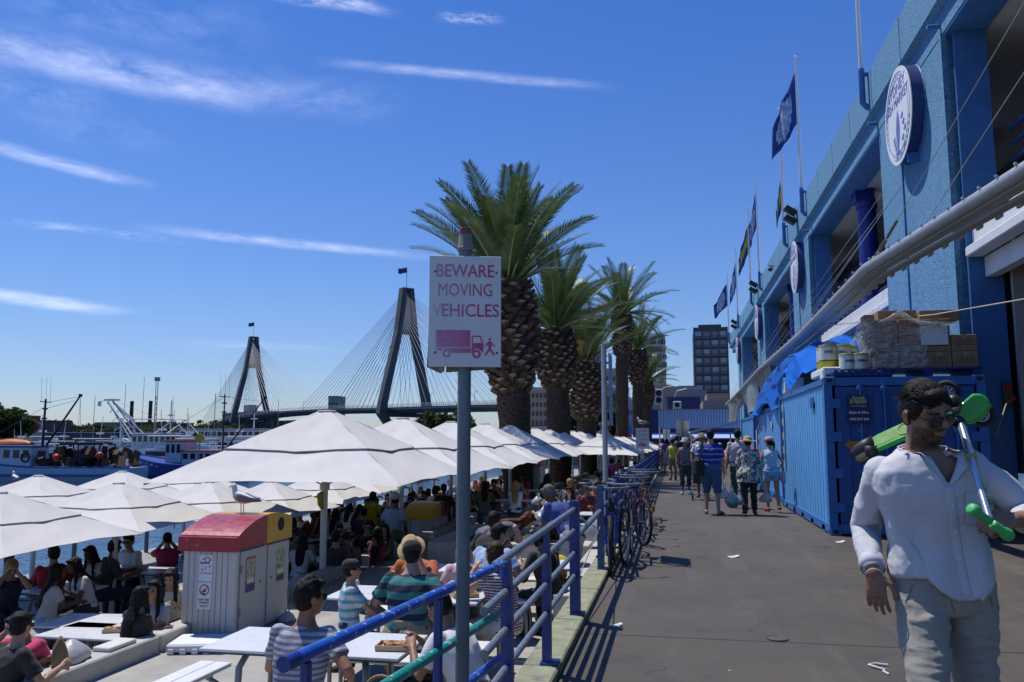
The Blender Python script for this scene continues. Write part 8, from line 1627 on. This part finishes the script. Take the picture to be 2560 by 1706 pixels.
for k in range(7): b.box((6.2 - k * .75, 2.2 - .18 * max(0, 3 - k), 2.05 - .11 * k), (.3 + .2 * (k % 2), .05, .12), R(-12))
for k in range(7): b.box((6.2 - k * .75, -2.2 + .18 * max(0, 3 - k), 2.05 - .11 * k), (.3 + .2 * (k % 2), .05, .12), R(12))
part('name_lettering', b, mShedW, t)
p = G(330, 1158, ZW); t = trawler('large white trawler with lattice gantry and teal tank', (p.x + 1, p.y, ZW), R(-6), mHullW, 21, trim=mHullW)
cabin(t, (4.0, 0, 4.0), (7.4, 4.0, 2.6), mHullW, .7, mHullW, 6); b = MB(); b.box((2.4, 0, 2.3), (12, 4.1, 1.2)); part('upper_hull', b, mHullW, t)
b = MB(); gx = -5.0
for q in (-1.6, 1.6):
    b.cyl((gx + 2.6, q, 1.6), (gx + 2.4, q, 8.2), .20, n=8); b.cyl((gx - 2.0, q * .4, 11.6), (gx + 2.4, q, 7.9), .16, n=8); b.cyl((gx - 2.0, q * .4, 11.6), (gx + 5.6, q, 4.6), .15, n=8); b.cyl((gx - 2.0, q * .4, 11.6), (gx + 6.6, q, 2.0), .13, n=8)
    for k in range(6): a = Vector((gx - 2.0, q * .4, 11.6)).lerp(Vector((gx + 6.6, q, 2.0)), k / 6); c = Vector((gx - 2.0, q * .4, 11.6)).lerp(Vector((gx + 2.5, q, 2.0)), (k + .5) / 6); b.cyl(a, c, .07, n=6)
    b.cyl((gx + 2.4, q, 8.1), (gx + 14, q, 7.9), .10, n=6); b.cyl((gx + 14, q, 7.9), (gx + 9, q, 4.8), .12, n=6); b.cyl((gx + 14, q, 7.9), (gx + 17, q, 5.2), .1, n=6)
b.box((gx - 1.4, 0, 11.7), (2.4, 1.4, .3)); b.cyl((gx - 2.4, 0, 11.7), (gx - 4.4, 0, 11.4), .08, n=6); b.box((gx - 4.3, 0, 11.0), (.5, .4, .9)); part('gantry', b, mHullW, t, smooth=True)
b = MB(); b.box((gx + 4.5, 0, 2.9), (3.4, 2.8, 2.0), bev=.1); part('tank', b, mTank, t); b = MB(); b.cyl((gx + 1.2, -1.0, 3.0), (gx + 1.2, 1.0, 3.0), 1.6, n=20); part('drum', b, mHullW, t, smooth=True)
b = MB(); b.cyl((7.0, 0, 5.3), (7.0, 0, 11.4), .10, n=8); b.box((7.0, 0, 8.6), (1.6, .1, .12)); b.cyl((7.0, 0, 8.6), (7.0, 0, 8.9), .4, n=10); part('radar_mast', b, mHullW, t); b = MB()
for z in range(7): b.cyl((3.6, -.2, 5.4 + z), (3.6, .2, 6.4 + z), .05, n=4); b.cyl((3.6, .2, 5.4 + z), (3.6, -.2, 6.4 + z), .05, n=4)
for q in (-.25, .25): b.cyl((3.6, q, 5.3), (3.6, q, 15.2), .07, n=5)
b.box((3.6, 0, 15.4), (.7, .7, .7)); part('lattice_mast', b, mConcG, t); stays(t, [((gx - 1, 0, 11.7), (5, 0, 7.8)), ((gx + 2.4, 0, 8), (gx - 4, 0, 4))])
b = MB()
for x_ in (1, 3, 5, 7, 9): b.cyl((x_, -2.1, 2.8), (x_, -2.1, 3.9), .03, n=5)
for z in (3.3, 3.9): b.cyl((0, -2.1, z), (10, -2.1, z), .03, n=5)
part('deck_rail', b, mHullW, t)
def cruiser(label, loc, rz, Lh=11, fly=True):
    t = thing('motor_cruiser', label, 'boat', loc, rz, 'white motor cruisers in the marina'); b = MB(); hull(b, Lh, 3.6, 1.35, .7); part('hull', b, mHullW, t, smooth=35)
    b = MB(); z = 1.35
    for (x0, x1, zt) in ((-.36, .22, 1.2),): b.rings([[(Lh * x1 + 1.3, -1.3, z), (Lh * x1 + 1.3, 1.3, z), (Lh * x0, 1.5, z), (Lh * x0, -1.5, z)], [(Lh * x1 - .3, -1.1, z + zt), (Lh * x1 - .3, 1.1, z + zt), (Lh * x0, 1.35, z + zt), (Lh * x0, -1.35, z + zt)]])
    part('cabin', b, mHullW, t)
    for sy in (-1, 1): b = MB(); b.box((-Lh * .06, sy * 1.44, z + .72), (Lh * .46, .08, .48)); part('side_window', b, mGlass, t)
    b = MB(); b.box((Lh * .235, 0, z + .7), (.12, 2.1, .8), Matrix.Rotation(R(-52), 3, 'Y')); part('windscreen', b, mGlass, t)
    if fly: b = MB(); b.box((-Lh * .12, 0, z + 2.6), (Lh * .34, 2.7, .12), bev=.04); [b.cyl((x_, y_, z + 1.2), (x_ - .2, y_, z + 2.6), .05, n=6) for x_ in (-Lh * .26, Lh * .02) for y_ in (-1.1, 1.1)]; b.box((-Lh * .08, 0, z + 1.5), (Lh * .28, 2.3, .5), bev=.1); part('flybridge', b, mHullW, t)
    b = MB(); b.cyl((-Lh * .2, 0, z + 2.6), (-Lh * .22, 0, z + 5.4), .035, n=5); b.box((-Lh * .2, 0, z + 3.3), (.7, .7, .25)); part('mast', b, mHullW, t)
    b = MB()
    for k in range(6): b.cyl((Lh * (.1 + .06 * k), 1.5 - .22 * k, 1.5 + .1 * k), (Lh * (.1 + .06 * k), 1.5 - .22 * k, 2.2 + .1 * k), .02, n=4)
    part('bow_rail', b, mSteel, t); return t
cz = None
CR = [(95, 118, 12, 'cruiser moored left of the brick block, just above the dinghy'), (120, 132, -170, 'cruiser moored behind the trawler mast'), (150, 140, 15, 'cruiser with raked windscreen behind the dark boom'), (175, 118, 8, 'cruiser in the middle of the marina row'), (205, 128, -165, 'cruiser left of the white gantry'), (232, 150, 10, 'cruiser behind the gantry foot'), (262, 160, 165, 'cruiser partly behind the teal tank'), (455, 120, 10, 'cruiser right of the white trawler'), (485, 128, 175, 'cruiser before the navy silo band'), (520, 118, 5, 'cruiser close to the big umbrella edge'), (560, 135, -5, 'cruiser under the left bridge tower'), (600, 150, 170, 'cruiser right of the left bridge tower'), (640, 140, 0, 'rightmost cruiser before the umbrella peak'), (60, 170, 0, 'cruiser by the far left trees'), (500, 170, 0, 'cruiser in the back row beside the ferry'), (300, 200, 10, 'cruiser in the back row under the chimneys')]
for k, (px, y_, rz, l) in enumerate(CR):
    q = L(px, y_ * .8, ZW)
    if k == 0: cz = cruiser('white ' + l, q, R(rz))
    else: o = copy_tree(cz); o.location = q; o.rotation_euler = (0, 0, R(rz)); o['label'] = 'white ' + l; s_ = .85 + .35 * ((k * 7) % 5) / 4; o.scale = (s_, s_, s_)
q = L(585, 150, ZW); t = thing('ferry', 'white double deck ferry with rows of windows under the bridge', 'ferry', q, R(6)); b = MB(); hull(b, 26, 7, 1.6, .6); part('hull', b, mHullW, t, smooth=35); b = MB(); b.box((-1, 0, 2.9), (20, 6, 2.4), bev=.1); b.box((-2, 0, 5.2), (16, 5.6, 2.0), bev=.1); part('decks', b, mHullW, t)
for k in range(14):
    for z, w in ((3.2, 1.0), (5.4, .8)): b = MB(); b.box((-9.2 + k * 1.25, -3.02 if z < 4 else -2.82, z), (.9, .06, w)); part('window', b, mGlass, t)
b = MB(); b.box((-2, 0, 6.35), (17, 6, .16)); part('roof', b, mHullW, t); b = MB(); b.cyl((4, 0, 6.3), (4, 0, 10), .1, n=6); b.box((4, 0, 8.4), (1.4, .2, .2)); part('mast', b, mHullW, t)
for k, (px, y_, h) in enumerate(((300, 140, 15), (420, 150, 13), (428, 190, 12), (352, 150, 17), (470, 180, 12), (700, 170, 13), (240, 130, 12), (538, 110, 11))):
    t = thing('yacht', 'white yacht with a thin bare mast, %s from the left' % ORDW[k], 'boat', L(px, y_, ZW), R(40 * k), 'yachts with bare masts'); b = MB(); hull(b, 9, 2.8, 1.0, .4); b.box((0, 0, 1.3), (3.6, 1.6, .6), bev=.15); part('hull', b, mHullW, t, smooth=35); b = MB(); b.loft([((.6, 0, 1), .07), ((.6, 0, h), .045)], 6); b.cyl((.6, 0, 2.0), (-3.4, 0, 2.1), .05, n=5); part('mast', b, mConcG, t)
t = thing('marina_sign', 'yellow diamond marker on a post among the boats', 'sign', L(500, 72, ZW)); b = MB(); b.cyl((0, 0, 0), (0, 0, 4.6), .06, n=6); part('post', b, mSteel, t); b = MB(); b.box((0, -.05, 4.4), (.8, .05, .8), Matrix.Rotation(R(45), 3, 'Y')); part('marker', b, M('marker_yellow', (.6, .4, .02), .5), t)
t = thing('fuel_sign', 'red oval sign on a white panel by the far jetty', 'sign', L(72, 210, ZW)); b = MB(); b.box((0, 0, 6), (10, .4, 7)); part('panel', b, mShedW, t); b = MB(); b.M = Matrix.Translation((0, -.25, 8.2)) @ Matrix.Diagonal((1, 1, .6, 1)); b.cyl((0, 0, 0), (0, -.2, 0), 3.6, n=24); part('oval', b, M('oval_red', (.5, .05, .02), .5), t)
b = MB(); b.box((L(300, 92).x, 92, ZW + .35), (75, 2.2, .5)); b.box((L(520, 100).x, 100, ZW + .35), (50, 2.2, .5)); structure(b.build('pontoon', mConc))
# city at the end of the walkway ----------------------------------------------------------------
mTowW = M('tower_white', (.42, .43, .44), .7, var=.06); mTowD = M('tower_dark', (.05, .055, .07), .4); mBalc = M('tower_balcony', (.16, .19, .24), .4); mApt = M('apartment_beige', (.36, .29, .22), .8, var=.1); mApt2 = M('apartment_sand', (.28, .22, .19), .8, var=.1); mBlueS = M('shed_blue', (.38, .52, .78), .5, var=.06); mBlueD = M('shed_navy', (.012, .025, .13), .5)
def tower(label, px0, px1, y, ztop, mat, d, win, name='tower_block', rz=0):
    a, c = L(px0, y), L(px1, y); w = (c - a).length; m = (a + c) / 2; u = (c - a).normalized(); t = thing(name, label, 'building', (m.x, m.y, -1), atan2(u.y, u.x) + rz, 'city buildings'); h = ztop + 1; b = MB(); b.box((0, d / 2, h / 2), (w, d, h)); b.box((0, d / 2, h + .6), (w * .7, d * .7, 1.6)); part('wall', b, mat, t); win(t, w, d, h); return t
def wslits(t, w, d, h):
    rnd = random.Random(3)
    for r_ in range(16):
        for k in range(5):
            if rnd.random() < .75: b = MB(); xx = -w / 2 + w * (k + .5 + rnd.uniform(-.2, .2)) / 5; z = h - 2.6 - r_ * 3.1; b.box((xx, -.05, z), (.55, .2, 2.0)); b.box((xx + .9, -.05, z), (.5, .2, 2.0)); part('window', b, mGlass, t)
def wbands(t, w, d, h):
    for r_ in range(14):
        z = h - 2.2 - r_ * 3.0
        for k in range(4): b = MB(); b.box((-w / 2 + w * (k + .5) / 4, -.2, z), (w / 4 * .8, .5, 1.5)); part('window', b, mBalc if (k + r_) % 3 else M('glass_sky', (.25, .33, .42), .15, var=0), t)
        b = MB(); b.box((0, -.35, z - 1.2), (w, .5, .35)); part('floor_band', b, mBalc, t)
    for k in range(5): b = MB(); b.box((-w / 2 + w * k / 4, -.4, h / 2), (.5, .6, h)); part('fin', b, mTowD, t)
def wsq(rows, cols, wm=None):
    def f(t, w, d, h):
        for r_ in range(rows):
            for k in range(cols): b = MB(); b.box((-w / 2 + w * (k + .5) / cols, -.05, h * (r_ + .6) / (rows + .2)), (w / cols * .55, .2, h / rows * .48)); part('window', b, wm or mGlass, t)
    return f
tower('white slab tower with narrow dark window slits', 1612, 1668, 330, 43, mTowW, 24, wslits); tower('dark glass tower with balconies beside the market hall', 1742, 1826, 280, 39, mTowD, 24, wbands); tower('black tower block behind the third palm', 1478, 1508, 330, 37, mTowD, 20, wsq(9, 3, mBalc)); tower('beige apartment block behind the pale sign pole', 1496, 1552, 250, 22, mApt, 18, wsq(6, 6)); tower('sand coloured apartment block between the first palms', 1318, 1388, 320, 21, mApt, 20, wsq(6, 7)); tower('brown low office block under the white tower', 1590, 1700, 200, 13.5, mApt2, 22, wsq(3, 10, mBalc)); tower('wide grey office block behind the flagpoles', 1640, 1770, 230, 15, M('office_grey', (.22, .23, .25), .7), 25, wsq(3, 11, mBalc)); tower('brick building beyond the blue shed', 1760, 1840, 150, 8.5, mApt2, 18, wsq(2, 6)); tower('blue grey office left of the tall palms', 1545, 1600, 170, 8.5, M('office_blue', (.22, .27, .36), .6), 16, wsq(4, 7, mBalc)); tower('red brown roofed block left of the dark tower', 1690, 1750, 260, 17, mTile, 18, wsq(3, 6))
YS = 92.0; xs0 = L(1598, YS).x; t = thing('blue_shed', 'blue corrugated shed closing the far end of the walkway', 'shed', (0, YS, 0), 0); b = MB(); x_ = L(1646, YS).x
while x_ < 11: b.box((x_ + .15, 0, 3.75), (.2, .1, 2.1)); x_ += .30
b.box((6 - 1.0, .12, 3.75), (14.6, .1, 2.1)); part('corrugated_wall', b, mBlueS, t); b = MB(); b.box(((xs0 + L(1646, YS).x) / 2, 0, 2.4), (L(1646, YS).x - xs0, .3, 4.8)); b.box((5, .05, 2.55), (15, .3, .45)); b.box((5, 6, 2.4), (16, 11, 4.5)); part('navy_wall', b, mBlueD, t); b = MB(); b.box((3, -.9, 2.0), (18, 2.0, .12), Matrix.Rotation(R(18), 3, 'X')); part('awning', b, mBlueS, t); b = MB(); b.box((4, -.05, .9), (12, .1, 1.7)); part('dark_opening', b, mBlack, t); b = MB(); b.box((2, 6, 4.85), (22, 12, .12)); part('roof', b, mConcG, t)
b = MB(); b.box((L(1711, YS + 4).x, 4, 5.6), (3.6, 3, 1.5)); part('roof_room', b, mBlueD, t)
for px, z, w, hh, l in ((1639, 6.3, .9, .85, 'big square cooling unit with four fans on the shed roof'), (1695, 5.35, .45, .42, 'small air conditioner on the shed roof')):
    q = L(px, YS + 1); t = thing('cooling_unit', l, 'cooling unit', (q.x, q.y, z - hh), 0, 'cooling units on the shed roof'); b = MB(); b.box((0, 0, hh), (w * 2, 1.2, hh * 2), bev=.05); part('case', b, mShedW, t)
    for fx in ((-.5, .5) if hh > .6 else (0,)):
        for fz in ((.55, 1.45) if hh > .6 else (1,)): b = MB(); b.cyl((fx * w, -.58, fz * hh), (fx * w, -.66, fz * hh), .36 * w if hh > .6 else .26, n=18); part('fan', b, mBlack, t, smooth=True)
t = thing('navy_panel', 'navy sign panel with white letters at the end of the railing', 'sign', (L(1647, 70).x, 70, 0)); b = MB(); b.box((0, 0, 1.0), (2.2, .08, .9)); part('panel', b, mBlueD, t); lettering('um', 1.0, basis((.1, -.06, 1.05), (1, 0, 0), (0, 0, 1)), mShedW, 'lettering', t, ext=.01)
t = thing('board_sign', 'pale blank board on a post seen from behind', 'sign', (L(1707, 62).x, 62, 0)); b = MB(); b.box((0, 0, 2.3), (.95, .05, 1.25)); part('board', b, M('board_pale', (.42, .42, .38), .6), t); b = MB(); b.box((0, -.05, 1.6), (.13, .06, 3.0)); part('post', b, mSteel, t)
t = thing('parking_sign', 'white notice board beside the blank board', 'sign', (L(1668, 64).x, 64, 0)); b = MB(); b.box((-.05, 0, 1.9), (.55, .04, .95)); b.mat(1); b.box((-.05, -.03, 1.9), (.05, .03, 1.4)); part('board', b, [mShedW, mSteel], t); b = MB(); b.cyl((-.55, 0, 0), (-.55, 0, 2.6), .05, n=8); part('post', b, mGal, t)
t = thing('ice_sign', 'tall blue and red advertising board between the slender palms', 'sign', (L(1573, 74).x, 74, .4)); b = MB().mat(0); b.box((0, 0, 1.2), (.5, .1, 2.4)); b.mat(1); b.box((0, -.06, 1.6), (.42, .02, .3)); b.box((.05, -.06, .3), (.3, .02, .5)); b.mat(2); b.box((0, -.06, 1.0), (.36, .02, .5)); b.box((0, -.06, .35), (.4, .02, .2)); part('board', b, [M('ad_blue', (.02, .12, .55), .4), M('ad_red', (.5, .04, .03), .4), mShedW], t)
t = thing('white_marquee', 'white gabled canopy frame past the end of the canopy', 'canopy', (2.6, 56, 0)); b = MB(); b.prism([(-1.6, 2.0), (1.6, 2.7), (1.6, 2.8), (-1.6, 2.12)], (0, 0, 0), (1, 0, 0), (0, 0, 1), (0, 1, 0), 8); part('roof', b, mShedW, t); b = MB(); [b.cyl((x_, y_, 0), (x_, y_, 2.1), .05, n=6) for x_ in (-1.5, 1.5) for y_ in (.2, 7.8)]; part('frame', b, mShedW, t)
t = thing('delivery_van', 'white van parked far down the walkway', 'van', (.6, 66, 0)); b = MB(); b.box((0, 2.2, 1.15), (1.9, 4.6, 1.5), bev=.18); part('body', b, mShedW, t); b = MB(); b.box((0, -.12, 1.45), (1.6, .06, .6), Matrix.Rotation(R(-14), 3, 'X')); part('windscreen', b, mGlass, t)
for sx in (-1, 1):
    for y_ in (.9, 3.7): b = MB(); b.cyl((sx * .78, y_, .34), (sx * .98, y_, .34), .34, n=18); part('wheel', b, mTyre, t, smooth=True)
    b = MB(); b.box((sx * .7, -.11, .85), (.28, .05, .18), bev=.02); part('headlight', b, M('lamp_clear', (.5, .5, .5), .2), t)
t = thing('street_pipe', 'large pale pipe arm with yellow bracket beyond the palms', 'crane', (L(1540, 120).x, 120, 6.0)); b = MB(); b.cyl((-3.2, 0, 5.0), (4.4, 0, -.4), .45, n=12); part('arm', b, mGal, t, smooth=True); b = MB(); b.box((-1.2, .3, .8), (1.6, .5, 5)); part('bracket', b, M('crane_yellow', (.5, .4, .01), .5), t)
for k, (px, y_) in enumerate(((1656, 150), (1690, 160))): q = L(px, y_); t = thing('street_light', 'thin curved street light above the shed roof, %s from the left' % ORDW[k], 'street light', (q.x, q.y, 0), 0, 'street lights beyond the shed'); b = MB(); b.tube([(0, 0, 0), (0, 0, 10), (.4, 0, 10.8), (2.2, 0, 11.2)], .12, 6); part('pole', b, mGal, t)
# ------------------------------------------------------------------ cirrus: thin sheets lying high above the harbour
def cloud_mat(seed, k, fx, fy, lo, hi):
    m = bpy.data.materials.new('cirrus'); m.use_nodes = True; t = m.node_tree; x = NX(t); out = t.nodes['Material Output']
    sp = x.n('ShaderNodeSeparateXYZ'); t.links.new(x.n('ShaderNodeTexCoord').outputs['Object'], sp.inputs[0]); u, v = sp.outputs[0], sp.outputs[1]
    v = x.m('ADD', v, x.m('MULTIPLY', x.m('SUBTRACT', x.noise(x.xyz(u, 0.0, seed), 1.7, 2), .5), .5))
    e = x.m('MULTIPLY', x.ramp(x.m('ABSOLUTE', u), 1.0, .3, 0, 1, True), x.ramp(x.m('ABSOLUTE', v), .85, .03, 0, 1, True))
    f = x.ramp(x.noise(x.xyz(x.m('MULTIPLY', u, fx), x.m('MULTIPLY', v, fy), seed + 3.3), 1.5, 9, .68, .25), lo, hi)
    a = x.m('MULTIPLY', x.m('MULTIPLY', e, f), k * .72)
    tl = x.n('ShaderNodeBsdfTranslucent'); tl.inputs[0].default_value = (.96, .97, 1, 1); tr = x.n('ShaderNodeBsdfTransparent')
    mx = x.n('ShaderNodeMixShader'); x.put(mx.inputs[0], a); t.links.new(tr.outputs[0], mx.inputs[1]); t.links.new(tl.outputs[0], mx.inputs[2]); t.links.new(mx.outputs[0], out.inputs[0])
    return m
CLL = ['broad feathery cirrus band at upper left', 'faint cirrus trailing off the broad band', 'faint cirrus patch left of the thin upper streak', 'long thin cirrus streak above the palms', 'bright cirrus wisp cut by the top picture edge', 'small bright cirrus wisp near the top edge', 'steep cirrus streak at the left edge', 'low bright cirrus wisp at the left edge', 'faint thin cirrus streak above the left harbour', 'long thin cirrus streak pointing at the sign', 'very faint cirrus veil along the top left', 'faint cirrus veil below the broad band', 'low faint cirrus line above the bridge towers', 'very faint cirrus veil over the left harbour']
for i, a in enumerate([(-300, 75, 760, 262, 95, .62, 1, 2.0, .9, .30, .75), (100, 165, 1000, 262, 85, .26, 2, 2.0, .9), (500, 200, 1050, 290, 100, .14, 3), (740, 136, 1560, 236, 26, .42, 4, 3, .6, .2, .7),
          (560, -36, 1020, 30, 40, .8, 5, 2, .8), (1080, 40, 1270, 52, 30, .6, 6), (-120, 300, 340, 490, 34, .55, 7, 1.6, .7, .25, .72), (-120, 690, 220, 795, 32, .7, 8, 1.4, .6, .2, .7),
          (-60, 540, 500, 612, 22, .42, 9, 2.5, .6), (300, 546, 1100, 662, 24, .55, 10, 2.5, .6, .25, .72), (-100, 20, 760, 80, 150, .16, 11), (-100, 200, 300, 260, 80, .18, 12),
          (380, 862, 900, 872, 24, .2, 13), (-60, 300, 500, 330, 110, .10, 14)]):
    x1, y1, x2, y2, w, k, seed = a[:7]; fx, fy, lo, hi = (tuple(a[7:]) + (2.2, 1.6, .38, .78)[len(a) - 7:])[:4]
    Z = 1400 + 40 * i; A, Bq = G(x1, y1, Z), G(x2, y2, Z); mx_, my_ = (x1 + x2) / 2, (y1 + y2) / 2
    n = Vector((-(y2 - y1), x2 - x1)).normalized() * w * .85
    C1, C2 = G(mx_ + n.x, my_ + n.y, Z), G(mx_ - n.x, my_ - n.y, Z); c = (A + Bq) / 2; U = (Bq - A) / 2; V = (C2 - C1) / 2
    b = MB(); b.grid(lambda p, q: (p * 2 - 1, q * 2 - 1, .0), 8, 4)
    o = b.build('cirrus_cloud', cloud_mat(seed * 7.31, k, fx, fy, lo, hi))
    o.matrix_world = Matrix(((U.x, V.x, 0, c.x), (U.y, V.y, 0, c.y), (0, 0, 1, Z), (0, 0, 0, 1))); o['kind'] = 'stuff'
    tag(o, CLL[i], 'cloud', 'cirrus streaks')
